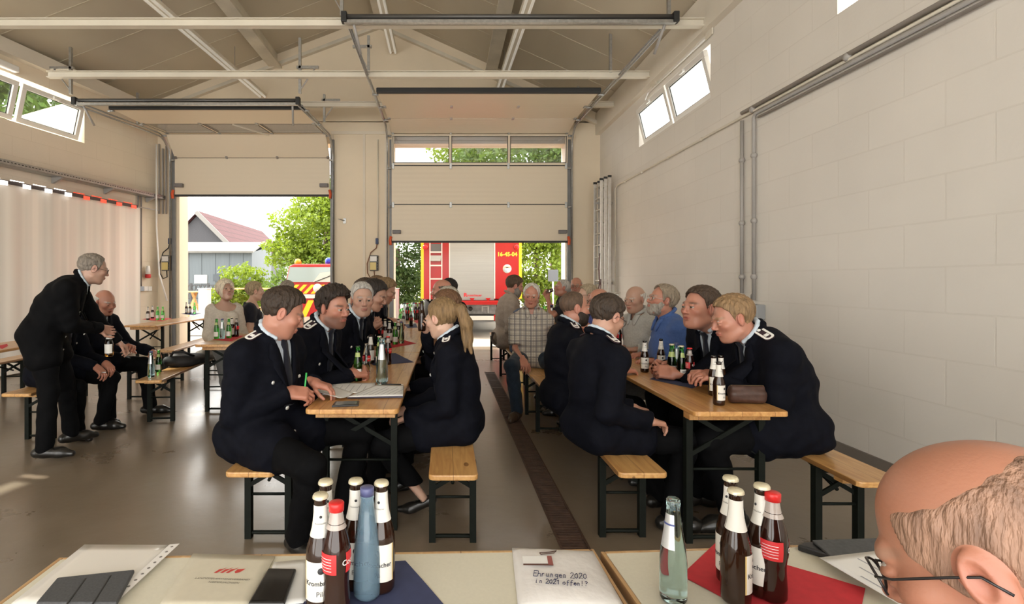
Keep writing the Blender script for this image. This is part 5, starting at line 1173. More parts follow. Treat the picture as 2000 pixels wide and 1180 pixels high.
def beer_table(x, y, rz, lab, L=2.2, W=.50, h=.77, ins=.28, grp='beer tables'):
    r_ = empty('beer_table', (x, y, 0), rz, lab, 'table', grp)
    t = MB().prism(rrect(W, L, .03, 4, 0, L/2), h-.028, h); t.build('table_top', WOOD, r_, bevel=.006)
    MB().box((-W/2+.03, .12, h-.075), (W/2-.03, .19, h-.028)).build('batten', WOOD, r_); MB().box((-W/2+.03, L-.19, h-.075), (W/2-.03, L-.12, h-.028)).build('batten', WOOD, r_)
    leg_frame(r_, ins, h-.03, W/2-.05, 1); leg_frame(r_, L-ins, h-.03, W/2-.05, -1); return r_
def beer_bench(x, y, rz, lab, L=2.2, W=.25, h=.48, ins=.30, grp='beer benches'):
    r_ = empty('beer_bench', (x, y, 0), rz, lab, 'bench', grp)
    MB().prism(rrect(W, L, .03, 4, 0, L/2), h-.028, h).build('seat', WOODB, r_, bevel=.006)
    MB().box((-W/2+.03, .14, h-.06), (W/2-.03, .20, h-.028)).build('batten', WOODB, r_); MB().box((-W/2+.03, L-.20, h-.06), (W/2-.03, L-.14, h-.028)).build('batten', WOODB, r_)
    leg_frame(r_, ins, h-.03, W/2-.012, 1); leg_frame(r_, L-ins, h-.03, W/2-.012, -1); return r_
# tables
beer_table(-.50, 2.72, 0, 'beer table with papers and phone, nearest of the middle row'); beer_table(-.50, 4.93, 0, 'second beer table of the middle row, with a red napkin of bottles'); beer_table(-.48, 7.14, 0, 'farthest beer table of the middle row, nearest the doorway')
beer_table(1.55, 2.67, 0, 'beer table with the brown pouch and blue napkin by the white wall', ins=.18); beer_table(1.56, 4.88, 0, 'second beer table of the row by the white wall, with a red napkin'); beer_table(1.58, 7.09, 0, 'farthest beer table of the row by the white wall')
beer_table(-2.46, 5.52, 0, 'beer table with bottles on a red napkin before the cream-topped person', ins=.2); beer_table(-2.44, 7.74, 0, 'beer table behind the one before the person in the cream top, partly hidden')
beer_table(-4.72, 7.90, 0, 'empty-ended beer table by the curtain with green bottles'); beer_table(-4.70, 10.12-.0, 0, 'beer table end standing in the open doorway', L=1.6)
beer_table(-4.62, 4.55, R(4), 'beer table at the frame edge behind the standing person')
# benches
beer_bench(-1.0, 2.60, 0, 'bench under the officer reading papers'); beer_bench(-1.02, 4.85, 0, 'bench along the middle row under the officer looking at us'); beer_bench(-1.04, 7.1, 0, 'bench at the far end of the middle row, nearest the house view door')
beer_bench(.04, 2.56, 0, 'bench under the person in high heels'); beer_bench(.06, 4.80, 0, 'bench under the guests behind the person in high heels'); beer_bench(.08, 7.04, 0, 'bench at the far end on the drain side of the middle row')
beer_bench(1.005, 2.59, 0, 'long bench under the bowed officer with glasses', L=2.69, ins=.33); beer_bench(1.0, 5.29, 0, 'bench under the person in the plaid shirt'); beer_bench(.96, 7.55, 0, 'bench under the person in the beige shirt')
beer_bench(2.12, 2.47, 0, 'bench along the white wall under the hunched officer'); beer_bench(2.12, 4.75, 0, 'bench along the white wall under the person in the grey shirt'); beer_bench(2.12, 7.0, 0, 'bench along the white wall nearest the ladder')
beer_bench(-2.92, 5.02, R(6), 'bench with the black bag and two bottles'); beer_bench(-3.95, 7.2, R(4), 'empty bench between the curtain table and the doorway'); beer_bench(-4.15, 9.15, R(-2), 'pale bench by the open doorway')
beer_bench(-3.72, 4.42, R(2), 'bench beside the standing person, under the seated ones'); beer_bench(-5.35, 4.6, R(4), 'bench behind the table at the frame edge')
beer_bench(-3.0, 7.3, R(2), 'bench under the people seated in the doorway')

# ------- bottles
G_BROWN = glass('brown_glass', (.10, .028, .006)); G_GREEN = glass('green_glass', (.10, .55, .10)); G_BLUE = glass('blue_tinted_glass', (.55, .85, .92)); G_CLEAR = glass('clear_glass', (.92, .96, .97)); G_PALE = glass('pale_green_glass', (.45, .75, .50))
def coke_m():
    m = mat('dark_cola', (.020, .005, .003), .06, spec=.6); return m
COLA = coke_m(); BEER = mat('dark_beer_glass', (.022, .008, .004), .06, spec=.6)
LAB_W = mat('paper_label', (.74, .72, .67), .5); LAB_R = mat('red_label', (.60, .03, .035), .45); LAB_O = mat('orange_label', (.80, .24, .02), .45); LAB_S = mat('silver_label', (.62, .63, .64), .35, .5); LAB_K = mat('label_print', (.03, .03, .035), .6)
CAP_W = mat('gold_white_cap', (.72, .66, .48), .35, .3); CAP_R = mat('red_cap', (.62, .02, .02), .35); CAP_B = mat('blue_cap', (.09, .10, .22), .4); LAB_Y = mat('label_yellow', (.70, .52, .20), .5); LAB_BLUE = mat('label_blue', (.06, .08, .25), .5); WSCRIPT = mat('white_script', (.85, .82, .80), .5)
PROF = {'beer': (.245, [(.001, 0), (.026, .0), (.030, .006), (.0305, .02), (.0305, .115), (.029, .130), (.022, .155), (.0160, .180), (.0138, .205), (.0132, .228), (.0140, .230), (.0140, .237)]),
        'cola': (.232, [(.001, 0), (.024, 0), (.0285, .008), (.0285, .03), (.0262, .065), (.0265, .080), (.0300, .110), (.0300, .132), (.0260, .155), (.0190, .180), (.0145, .203), (.0128, .215), (.0142, .217), (.0142, .225)]),
        'water': (.238, [(.001, 0), (.026, 0), (.0298, .008), (.0300, .03), (.0298, .090), (.0270, .120), (.0215, .155), (.0165, .190), (.0140, .215), (.0152, .217), (.0152, .225), (.0138, .227), (.0138, .232)]),
        'green': (.250, [(.001, 0), (.026, 0), (.0295, .006), (.0295, .120), (.0270, .140), (.0200, .170), (.0150, .200), (.0132, .228), (.0145, .230), (.0145, .238)])}
def ringlab(prof, z0, z1, a0, a1, off=.0007, n=14, mi=0, mb=None, slope=0.0):
    """a label hugging the bottle between two heights over an arc"""
    mb = mb or MB(); zs = np.linspace(z0, z1, 5); rr = np.interp(zs, [p[1] for p in prof], [p[0] for p in prof]); vs = []
    for z, r in zip(zs, rr):
        for k in range(n+1):
            a = a0+(a1-a0)*k/n; zz = z
            if slope and z == zs[-1]: zz = z+slope*(k/n-.5)
            vs.append(((r+off)*math.cos(a), (r+off)*math.sin(a), zz))
    fs = [(i*(n+1)+k, i*(n+1)+k+1, (i+1)*(n+1)+k+1, (i+1)*(n+1)+k) for i in range(4) for k in range(n)]
    return mb.add(vs, fs, mi, True)
def curved_text(mb, txt, size, r, z, a, mi=0, bold=0.0, sx=1.0):
    """lettering wrapped round the bottle, centred at angle a"""
    text_on(mb, txt, size, Matrix.Translation((0, 0, z)) @ Matrix.Rotation(a+R(90), 4, 'Z') @ Matrix.Rotation(R(90), 4, 'X'), mi, bold, bend=r, sx=sx)
def bottle(kind, x, y, z, lab, group, rot=-90, glass_m=None, cap=True, h=None, labels='full', detail=1, level=None, cat='bottle', n=18):
    hh, prof = PROF[kind]; r_ = empty('bottle', (x, y, z), 0, lab, cat, group); k = (h/hh) if h else 1.0
    r_.scale = (k, k, k); a = R(rot); pi = math.pi
    gm = glass_m or {'beer': BEER, 'cola': COLA, 'water': G_BLUE, 'green': G_GREEN}[kind]
    MB().lathe(prof, n).build('glass_body', gm, r_)
    if kind == 'cola' and glass_m is None:
        MB().lathe([(.0210, .181), (.0170, .190), (.0149, .203), (.0132, .2145)], n, cap=False).build('clear_neck', mat('empty_clear_neck', (.42, .36, .33), .08), r_)
    top_z, top_r = prof[-1][1], prof[-1][0]
    if cap:
        cm = {'beer': CAP_W, 'cola': CAP_R, 'water': CAP_B, 'green': CAP_W}[kind]; c_ = MB()
        if kind == 'water' or (kind == 'cola' and detail > 1): c_.lathe([(top_r+.0015, top_z-.010), (top_r+.0018, top_z+.006), (top_r, top_z+.008), (.001, top_z+.0082)], n)
        else:
            pr = [(top_r+.0022, top_z-.002), (top_r+.0020, top_z+.002), (top_r+.0004, top_z+.0062), (.001, top_z+.0068)]; m = 42; vs = []
            for r, zz in pr:
                for q in range(m): rr = r+(.0009*math.sin(q*pi) if 0 else (.0008 if q % 2 else 0) if zz < top_z+.003 else 0); vs.append((rr*math.cos(2*pi*q/m), rr*math.sin(2*pi*q/m), zz))
            c_.add(vs, [(i*m+q, i*m+(q+1) % m, (i+1)*m+(q+1) % m, (i+1)*m+q) for i in range(3) for q in range(m)], 0, True)
        c_.build('cap', cm, r_)
    else: MB().lathe([(top_r+.0004, top_z-.008), (top_r+.001, top_z-.002), (top_r-.001, top_z+.001), (top_r-.004, top_z+.0005), (top_r-.005, top_z-.006)], n, cap=False).build('mouth_rim', G_CLEAR if kind != 'green' else G_GREEN, r_)
    W_ = R(150)
    if labels == 'none': return r_
    if kind == 'beer':
        MB(); ringlab(prof, .158, .222, a-R(178), a+R(178), n=30).build('neck_label', LAB_W, r_)
        ringlab(prof, .030, .112, a-W_/2, a+W_/2, n=20).build('front_label', LAB_W, r_)
        if detail:
            t = MB(); r = .0318
            t.lathe([(.007, 0), (.007, .0006)], 14, 1, M=Matrix.Rotation(a, 4, 'Z') @ Matrix.Translation((r-.0006, 0, .094)) @ Matrix.Rotation(R(90), 4, 'Y'))
            curved_text(t, 'Krombacher', .0140, r, .068, a, 0, .0003); curved_text(t, 'Pils', .0150, r, .046, a, 0); curved_text(t, 'Krombacher', .0052, .0172, .186, a, 0); t.lathe([(.003, 0), (.003, .0005)], 10, 1, M=Matrix.Rotation(a, 4, 'Z') @ Matrix.Translation((.0160, 0, .200)) @ Matrix.Rotation(R(78), 4, 'Y'))
            for s_ in (-1, 1): ringlab(prof, .030, .112, a+s_*(W_/2-R(6)), a+s_*W_/2, .0009, 3, 2, t)
            t.build('label_print', [LAB_K, LAB_K, LAB_Y], r_)
    elif kind == 'cola':
        ringlab(prof, .094, .136, a-R(165), a-R(20), n=14).build('red_label', LAB_R, r_); ringlab(prof, .094, .136, a+R(20), a+R(165), n=14).build('red_label', LAB_R, r_)
        if detail:
            t = MB(); curved_text(t, 'Coca-Cola', .016, .0312, .116, a+R(66), 0, .0002); [ringlab(prof, z_, z_+.0012, a-R(w_), a-R(40), .0011, 8, 0, t) for z_, w_ in ((.126, 100), (.120, 120), (.114, 110), (.108, 122), (.101, 95))]; t.build('label_script', WSCRIPT, r_)
    elif kind == 'water':
        ringlab(prof, .125, .200, a-R(42), a+R(42), n=10).build('neck_label', LAB_S, r_)
        if detail > 1: t = MB(); ringlab(prof, .176, .180, a-R(46), a+R(46), .0012, 10, 0, t); t.build('label_print', LAB_BLUE, r_)
    elif kind == 'green':
        if labels == 'orange':
            ringlab(prof, .030, .095, a-R(120), a+R(120), n=24).build('front_label', LAB_W, r_); t = MB(); ringlab(prof, .030, .062, a-R(110), a+R(110), .0010, 20, 0, t, slope=.02); curved_text(t, 'Fanta', .024, .0308, .076, a, 1, .0008)
            t.build('label_print', [LAB_O, LAB_BLUE], r_); ringlab(prof, .155, .190, a-R(120), a+R(120), n=20).build('neck_label', mat('lime_label', (.45, .55, .20), .5), r_)
        else:
            ringlab(prof, .030, .085, a-R(60), a+R(60), n=12).build('front_label', LAB_W, r_); ringlab(prof, .165, .195, a-R(60), a+R(60), n=12).build('neck_label', mat('lime_label', (.45, .55, .20), .5), r_)
            if detail: t = MB(); t.add([], []); ringlab(prof, .066, .072, a-R(34), a+R(34), .001, 8, 0, t); ringlab(prof, .052, .055, a-R(40), a+R(40), .001, 8, 0, t); t.build('label_print', LAB_K, r_)
    return r_
def bot(kind, u, v, lab, group, Z=.77, Y=None, **kw):
    p = on(u, v, Z) if Y is None else Vector(((u-U0)*Y/F0, Y, Z)); return bottle(kind, p.x, p.y, Z, lab, group, **kw)
g = 'bottles on the middle table row'
bot('green', 699, 744, 'open green bottle by the clasped hands of the officer sitting by the papers', g, cap=False, glass_m=G_GREEN, labels='full', detail=0)
bot('water', 746, 750, 'tall clear water bottle behind the papers', g, cap=False, h=.315, glass_m=G_BLUE, detail=0)
bot('cola', 716, 730, 'clear bottle with a red label and red drink near the clasped hands', g, cap=False, glass_m=G_CLEAR)
bot('beer', 724, 710, 'beer bottle standing behind the red-labelled clear bottle', g, cap=False, detail=0); bot('green', 741, 716, 'green bottle just behind the tall water bottle', g, cap=True, detail=0); bot('cola', 758, 712, 'cola bottle at the side of the tall water bottle, on the blue napkin', g)
for kd, u, v, lb in (('cola', 744, 668, 'cola bottle at the near corner of the red napkin'), ('beer', 752, 664, 'beer bottle behind the cola on the red napkin'), ('beer', 761, 670, 'beer bottle in the middle of the red napkin'), ('green', 772, 673, 'dark green bottle with white label on the red napkin'), ('water', 784, 671, 'pale green bottle at the end of the red napkin group'), ('beer', 768, 660, 'beer bottle at the back of the red napkin group'), ('beer', 778, 662, 'beer bottle behind the pale green one')):
    bot(kd, u, v, lb, g, detail=0, glass_m=G_PALE if kd == 'water' else None, labels='none' if kd == 'water' else 'full', n=12)
for kd, u, v, lb in (('green', 782, 633, 'green bottle in the far group before the doorway'), ('beer', 788, 637, 'brown bottle nearest us in the far group'), ('cola', 803, 638, 'tall cola standing alone in the far group'), ('green', 786, 630, 'green bottle behind the writing officer\'s hands'), ('cola', 796, 624, 'cola behind the one standing alone'), ('water', 790, 622, 'clear bottle in the middle of the far group'), ('cola', 812, 619, 'dark cola near the raised hand'), ('cola', 819, 616, 'cola farthest along the middle row'), ('green', 824, 611, 'green bottle at the very end of the middle row'), ('green', 800, 614, 'green bottle half hidden in the far group'), ('water', 808, 611, 'clear bottle at the back of the far group')):
    bot(kd, u, v, lb, g, detail=0, n=10, **(dict(Y=9.25-(v-611)*.02, h=.30) if v < 626 else {}))
g = 'bottles on the tables by the white wall'
bot('beer', 1259, 727, 'brown beer bottle standing alone on the table edge by the white wall', g, cap=False); bot('beer', 1291, 722, 'brown beer bottle held by the smiling officer', g, cap=False)
bot('green', 1312, 740, 'green lemonade bottle with an orange and white label', g, labels='orange', rot=-100); bot('green', 1331, 745, 'green bottle beside the orange-labelled one', g, rot=-70); bot('water', 1321, 735, 'blue-tinted bottle behind the two green bottles', g, detail=0); bot('cola', 1347, 746, 'cola bottle on the blue napkin by the green bottles', g)
bot('beer', 1404, 791, 'beer bottle standing in front of the brown pouch', g, cap=False, rot=-60); bot('beer', 1394, 772, 'beer bottle by the hunched officer\'s fingers', g, cap=False); bot('beer', 1408, 771, 'beer bottle behind the one beside the pouch', g, cap=False)
bot('cola', 1209, 678, 'cola bottle on the red napkin by the face of the officer with glasses', g, detail=0)
for kd, u, v, lb in (('green', 1063, 604, 'green bottle on the far table behind the plaid shirt'), ('water', 1071, 606, 'clear bottle between green ones on the far table by the wall'), ('cola', 1079, 609, 'cola on the far table by the wall'), ('green', 1086, 612, 'green bottle near the drinking person\'s elbow'), ('water', 1077, 603, 'clear bottle farthest on the table by the wall')): bot(kd, u, v, lb, g, detail=0, n=10, Y=8.3+(v-603)*.05, h=.30)
g = 'bottles on the tables by the curtain and the doorway'
bot('green', 423, 662, 'green bottle at the outer end of the napkin before the cream-topped person', g, cap=False, detail=0); bot('water', 434, 662, 'blue water bottle on the red napkin before the person in the cream top', g, detail=0); bot('green', 447, 661, 'white-labelled green bottle on the napkin before the cream-topped person', g, detail=0); bot('cola', 462, 658, 'cola bottle on the red napkin before the person in the cream top', g, glass_m=None, cap=False, detail=0); bot('beer', 453, 658, 'dark bottle behind the labelled green one before the person in the cream top', g, detail=0)
bot('water', 513, 642, 'clear water bottle before the person in the black T-shirt', g, cap=False, glass_m=G_CLEAR, h=.27, detail=0, Y=7.4)
for kd, u, v, lb in (('beer', 289, 625, 'brown bottle at the outer end of the curtain table group'), ('beer', 298, 622, 'second brown bottle of the curtain table group'), ('green', 308, 625, 'green bottle third in the curtain table group'), ('green', 318, 625, 'bright green bottle at the inner end of the curtain table group'), ('beer', 364, 613, 'dark bottle at the outer end of the doorway table trio'), ('beer', 371, 613, 'middle bottle of the doorway table trio'), ('green', 380, 613, 'green bottle at the inner end of the doorway table trio')): bot(kd, u, v, lb, g, detail=0, n=10)
bot('water', 295, 737, 'blue water bottle standing on the bench beside the black bag', g, Z=.48, detail=0, h=.265); bot('green', 310, 727, 'green bottle standing on the bench beside the black bag', g, Z=.48, detail=0)
# napkins
NAV = noisy(mat('navy_napkin', (.040, .050, .115), .85), 40, .1); RED = noisy(mat('red_napkin', (.55, .028, .040), .8), 40, .1)
def napkin(pts, Z, m, lab, fold=True):
    p = [on(u, v, Z) for u, v in pts]; c = sum(p, Vector())/len(p); mb = MB(); n_ = len(p); V = []
    N = 6
    for i in range(N+1):
        for j in range(N+1):
            s_, t = i/N, j/N; q = (p[0]*(1-s_)*(1-t)+p[1]*s_*(1-t)+p[2]*s_*t+p[3]*(1-s_)*t); V.append(q+Vector((0, 0, .0015+.0012*math.sin(7*s_+3*t)*math.sin(9*t))))
    k = len(V); V += [v-Vector((0, 0, .0012)) for v in V]; F = []
    for i in range(N):
        for j in range(N): a = i*(N+1)+j; F += [(a, a+N+1, a+N+2, a+1), (k+a, k+a+1, k+a+N+2, k+a+N+1)]
    mb.add(V, F, 0, True); r_ = mb.build('napkin', m); tag(r_, lab, 'napkin', 'paper napkins under the bottles'); return r_
napkin([(697, 694), (772, 690), (809, 708), (730, 714)], .77, NAV, 'dark blue napkin under the cola by the tall water bottle')
napkin([(742, 674), (786, 664), (814, 671), (764, 680)], .77, RED, 'red napkin under the bottle group of the middle row'); napkin([(790, 634), (812, 632), (816, 640), (796, 641)], .77, NAV, 'small dark blue napkin under the far cola'); napkin([(808, 627), (820, 624), (827, 628), (814, 632)], .77, RED, 'small red napkin at the far end of the middle row')
napkin([(1268, 741), (1300, 728), (1371, 752), (1352, 759)], .77, NAV, 'dark blue napkin under the green and orange-labelled bottles'); napkin([(1190, 677), (1205, 671), (1224, 676), (1208, 683)], .77, RED, 'red napkin by the face of the officer with glasses')
napkin([(414, 664), (437, 656), (477, 656), (452, 667)], .77, RED, 'red napkin on the table before the person in the cream top'); napkin([(277, 624), (300, 620), (336, 622), (316, 628)], .77, RED, 'red napkin on the curtain table'); napkin([(352, 613), (372, 610), (394, 612), (378, 616)], .77, NAV, 'blue napkin on the doorway table'); napkin([(494, 641), (503, 638), (514, 640), (505, 644)], .77, noisy(mat('magenta_napkin', (.45, .02, .16), .85), 40, .1), 'small magenta napkin before the person in the black T-shirt'); napkin([(-6, 676), (14, 672), (16, 676), (4, 682)], .77, RED, 'red napkin at the frame edge')
# papers, phone and folder on the middle table
PAPER = noisy(mat('white_paper', (.80, .80, .79), .7), 3, .02)
def sheet(pts, Z, lab, name='paper_sheet', m=None, t=.0012, curl=0.0, lines=0, cat='paper', group=None):
    p = [on(u, v, Z) for u, v in pts]; N = 8; V = []
    for i in range(N+1):
        for j in range(N+1):
            s_, q = i/N, j/N; w = p[0]*(1-s_)*(1-q)+p[1]*s_*(1-q)+p[2]*s_*q+p[3]*(1-s_)*q; V.append(w+Vector((0, 0, t+curl*(1-s_)**2)))
    k = len(V); V += [v-Vector((0, 0, t)) for v in V]; F = []
    for i in range(N):
        for j in range(N): a = i*(N+1)+j; F += [(a, a+N+1, a+N+2, a+1), (k+a, k+a+1, k+a+N+2, k+a+N+1)]
    for i in range(N): a = i*(N+1); b = a+N+1; F += [(a, k+a, k+b, b), (a+N, b+N, k+b+N, k+a+N)]; F += [(i, i+1, k+i+1, k+i), (N*(N+1)+i, k+N*(N+1)+i, k+N*(N+1)+i+1, N*(N+1)+i+1)]
    r_ = empty(name, p[0], 0, lab, cat, group); b = MB(); b.add([v-p[0] for v in V], F, 0, True); b.build('sheet', m or PAPER, r_)
    if lines:
        l_ = MB(); ex = (p[1]-p[0]); ey = (p[3]-p[0])
        for i in range(lines):
            q0 = p[0]+ey*(.12+.76*i/lines)+ex*.10; q1 = p[0]+ey*(.12+.76*i/lines)+ex*(.55+.3*((i*7) % 5)/5); l_.bar(q0-p[0]+Vector((0, 0, t+curl*.5+.0006)), q1-p[0]+Vector((0, 0, t+.0006)), .0035, .0003)
        l_.build('print', mat('grey_print', (.35, .36, .40), .8), r_)
    return r_
sheet([(628, 772), (653, 748), (733, 748), (731, 766)], .772, 'white printed sheet under the others on the middle table', lines=6)
sheet([(600, 770), (640, 750), (690, 768), (665, 788)], .775, 'white sheet lifted in the fingers of the reading officer', curl=.028)
fd = sheet([(678, 776), (735, 752), (788, 753), (787, 773)], .785, 'open white folder with printed pages near the tall water bottle', name='folder', lines=7, cat='folder')
MB().add([on(u, v, .772)-fd.location for u, v in ((678, 779), (733, 755), (789, 755), (787, 777))]+[on(u, v, .784)-fd.location for u, v in ((678, 776), (735, 752), (788, 753), (787, 773))], [(3,2,1,0), (4,5,6,7), (0,1,5,4), (1,2,6,5), (2,3,7,6), (3,0,4,7)]).build('cover', mat('dark_folder', (.06, .06, .10), .5), fd)
def slab(name, lab, cat, pts, Z, t, m, scr=None, scm=None, rim=.1, group=None, bevel=.002):
    p = [on(u, v, Z) for u, v in pts]; r_ = empty(name, p[0], 0, lab, cat, group); q = [w-p[0] for w in p]; MB().add(q+[w+Vector((0, 0, t)) for w in q], [(3,2,1,0), (4,5,6,7), (0,1,5,4), (1,2,6,5), (2,3,7,6), (3,0,4,7)]).build('body', m, r_, bevel=bevel)
    if scr: c = sum(q, Vector())/4; MB().add([c+(w-c)*(1-rim)+Vector((0, 0, t+.0006)) for w in q], [(0,1,2,3)]).build(scr, scm, r_)
    return r_
SCRN = mat('dark_screen', (.012, .012, .014), .06); PHB = mat('phone_black', (.015, .015, .016), .3)
slab('phone', 'black phone lying at the near end of the middle table', 'phone', [(648, 796), (655, 787), (702, 786), (700, 794)], .77, .010, PHB, 'screen', mat('bright_phone_screen', (.22, .22, .21), .08), .18)
bp_ = empty('pen', on(745, 752, .772), 0, 'dark pen lying by the tall water bottle', 'pen'); MB().tube([(0, 0, .004), (.13, -.005, .004)], .0045, 8).build('barrel', PHB, bp_); MB().tube([(.13, -.005, .004), (.145, -.006, .004)], [.004, .001], 8).build('tip', SILVER, bp_)
# brown pouch
po = empty('pouch', on(1459, 788, .77), R(-4), 'brown leather pouch with a zip on the table by the white wall', 'pouch'); BRL = noisy(mat('brown_leather', (.055, .024, .016), .5), 30, .3, bump=.3)
pf = blend([(rbx((0, 0, .040), (.100, .032, .038), .028), 0), (rbx((0, 0, .075), (.092, .016, .024), .012), .03)]); pv, pq = surface(crease(pf, .0025, 1.6), A_((-.13, -.07, -.005)), A_((.13, .07, .12)), .005); np_mesh('pouch_body', [(pv, pq, 0)], BRL, po); MB().box((-.088, -.004, .096), (.088, .004, .101)).build('zip', mat('zip_brass', (.25, .18, .09), .4, .8), po)
# black bag and folded coat on the bench
bag = empty('bag', on(356, 715, .48), R(6), 'black shoulder bag slumped on the bench with two bottles', 'bag'); BAGM = noisy(mat('black_fabric', (.010, .010, .012), .7), 20, .3)
bf_ = blend([(ell((-.02, .05, .055), (.20, .19, .07)), 0), (ell((.06, .22, .05), (.16, .18, .06)), .05), (rbx((-.05, .0, .06), (.12, .10, .05), .04), .05)]); pv, pq = surface(keep(crease(bf_, .010, .55), lambda P: -P[:, 2]), A_((-.28, -.2, -.01)), A_((.28, .45, .17)), .010); np_mesh('bag_body', [(pv, pq, 0)], BAGM, bag)
MB().tube([(-.12, -.05, .09), (-.06, -.10, .17), (.05, -.08, .17), (.12, .02, .11)], .014, 8).build('strap', BAGM, bag)
jk = empty('rolled_jacket', on(410, 702, .48), R(6), 'grey-brown rolled jacket on the bench under the table of the cream-topped person', 'jacket'); jf_ = blend([(ell((0, 0, .07), (.17, .13, .075)), 0), (ell((.06, .04, .10), (.14, .10, .06)), .04)]); pv, pq = surface(keep(crease(jf_, .014, .6), lambda P: -P[:, 2]), A_((-.22, -.18, -.01)), A_((.25, .2, .2)), .010); np_mesh('jacket_body', [(pv, pq, 0)], noisy(mat('grey_brown_cloth', (.16, .14, .12), .85), 20, .3), jk)
# ------------------------------------------------------------------ the desk nearest the camera
DESK = noisy(mat('cream_laminate', (.66, .63, .52), .45), 150, .03); BEECH = wood_mat('beech_edging', (.55, .35, .17), (.45, .26, .11), rough=.45)
def desk(p0, p1, depth, lab):
    """p0, p1: ends of the far edge on the desk plane"""
    p0 = Vector(p0); p1 = Vector(p1); ex = (p1-p0); w = ex.length; rz = math.atan2(ex.y, ex.x); r_ = empty('desk', (p0.x, p0.y, 0), rz, lab, 'desk', 'cream desks in front of the camera')
    MB().box((.012, -depth+.012, .724), (w-.012, -.012, .75)).build('desk_top', DESK, r_)
    for lo, hi in (((0, -depth, .722), (.012, 0, .7505)), ((w-.012, -depth, .722), (w, 0, .7505)), ((.012, -.012, .722), (w-.012, 0, .7505)), ((.012, -depth, .722), (w-.012, -depth+.012, .7505))): MB().box(lo, hi).build('edging', BEECH, r_, bevel=.003)
    for x in (.08, w-.08):
        for y in (-.07, -depth+.07): MB().box((x-.02, y-.02, 0), (x+.02, y+.02, .722)).build('leg', STEELD, r_)
    return r_
desk((-.98, 1.300, 0), (.389, 1.341, 0), .70, 'cream-topped desk with the brochure, phone and white envelope'); desk((.401, 1.328, 0), (1.90, 1.420, 0), .60, 'cream-topped desk with the red napkin, before the person at the desk edge')
ZD = .751
napkin([(560, 1190), (640, 1105), (792, 1096), (905, 1225)], ZD, NAV, 'dark blue napkin under the bottle cluster nearest the camera')
napkin([(1330, 1125), (1397, 1062), (1690, 1150), (1660, 1300)], ZD, RED, 'red napkin on the desk under the bottles before the person at the desk edge')
g = 'bottles on the desks nearest the camera'
BLUEW = glass('deep_blue_glass', (.36, .56, .74)); BLUEW.node_tree.nodes['Principled BSDF'].inputs['Transmission Weight'].default_value = .72
def dbot(kind, u, s_, lab, **kw): return bottle(kind, (u-U0)/s_, F0/s_, ZD+.0035, lab, g, n=32, **kw)
dbot('beer', 626, 916, 'foremost beer bottle of the blue napkin cluster, pale neck label to us', rot=-75); dbot('beer', 636, 857, 'beer bottle at the back behind the foremost one, blue napkin', rot=-60)
dbot('beer', 695, 853, 'beer bottle with cream cap standing behind the blue water bottle', rot=-80); dbot('beer', 745, 861, 'beer bottle with lemon label at the drain side of the blue napkin', rot=-105)
dbot('cola', 657, 930, 'cola bottle with red cap on the blue napkin', rot=-58, detail=2); dbot('water', 717, 880, 'blue water bottle with blue cap on the blue napkin', rot=150, detail=2, glass_m=BLUEW)
dbot('water', 1315, 893, 'open pale blue water bottle, half empty, beside the red napkin', rot=-150, cap=False, detail=2, glass_m=glass('pale_blue_glass', (.62, .88, .92)), h=.226)
dbot('beer', 1427, 842, 'beer bottle at the back of the red napkin, label turned aside', rot=-150); dbot('beer', 1437, 896, 'beer bottle at the front of the red napkin, plain neck label', rot=-10); dbot('beer', 1488, 875, 'beer bottle half hidden behind the red-capped cola on the red napkin', rot=-170); dbot('cola', 1509, 889, 'cola bottle with red cap on the red napkin', rot=-62, detail=2)
SLV = mat('clear_sleeve', (.78, .75, .70), .18, spec=.6)
r_ = sheet([(20, 1186), (165, 1068), (333, 1069), (205, 1186)], ZD, 'clear plastic sleeve with papers under the grey tablet cover', name='plastic_sleeve', m=SLV, t=.006, cat='sleeve')
st = MB(); a, b = on(333, 1069, ZD), on(205, 1186, ZD); wv = Vector((.022, .004, 0))
st.add([a-r_.location+Vector((-.002, 0, .0075)), b-r_.location+Vector((-.002, 0, .0075)), b+wv-r_.location+Vector((0, 0, .0075)), a+wv-r_.location+Vector((0, 0, .0075))], [(3,2,1,0)]); st.build('binding_strip', mat('milky_strip', (.82, .80, .78), .3), r_)
hl = MB()
for k in range(9): c = a.lerp(b, .06+.1*k)+wv*.5-r_.location; hl.lathe([(.0035, 0), (.0035, .0004)], 10, c=(c.x, c.y, .0078))
tag(hl.build('holes', mat('hole_shadow_grey', (.22, .20, .19), .8), r_), kind='stuff')
t_ = slab('tablet', 'grey tablet cover lying on the plastic sleeve', 'tablet', [(70, 1186), (112, 1136), (263, 1120), (228, 1186)], ZD+.0065, .010, noisy(mat('grey_cover', (.070, .072, .078), .75), 200, .2), bevel=.003)
gm_ = MB(); o_ = t_.location
for f in (.36, .68): p, q = on(112, 1136, ZD+.0165).lerp(on(263, 1120, ZD+.0165), f), on(70, 1186, ZD+.0165).lerp(on(228, 1186, ZD+.0165), f); gm_.bar(p-o_+Vector((0, 0, .0003)), q-o_+Vector((0, 0, .0003)), .003, .001)
gm_.build('fold_line', DARKR, t_)
br = sheet([(308, 1190), (377, 1084), (537, 1089), (485, 1190)], ZD, 'cream brochure with a red flame emblem and two lines of lettering', name='brochure', m=noisy(mat('cream_card', (.62, .575, .46), .5), 60, .03), t=.004, cat='brochure')
lp = MB(); P = lambda u, v: on(u, v, ZD+.0045)-br.location
ex = (P(537, 1089)-P(377, 1084)).normalized(); ey = Vector((-.0, 1, 0)); Mt = lambda c: Matrix(((ex.x, -ex.y*0+.25, 0, c.x), (ex.y, .97, 0, c.y), (0, 0, 1, c.z), (0, 0, 0, 1)))
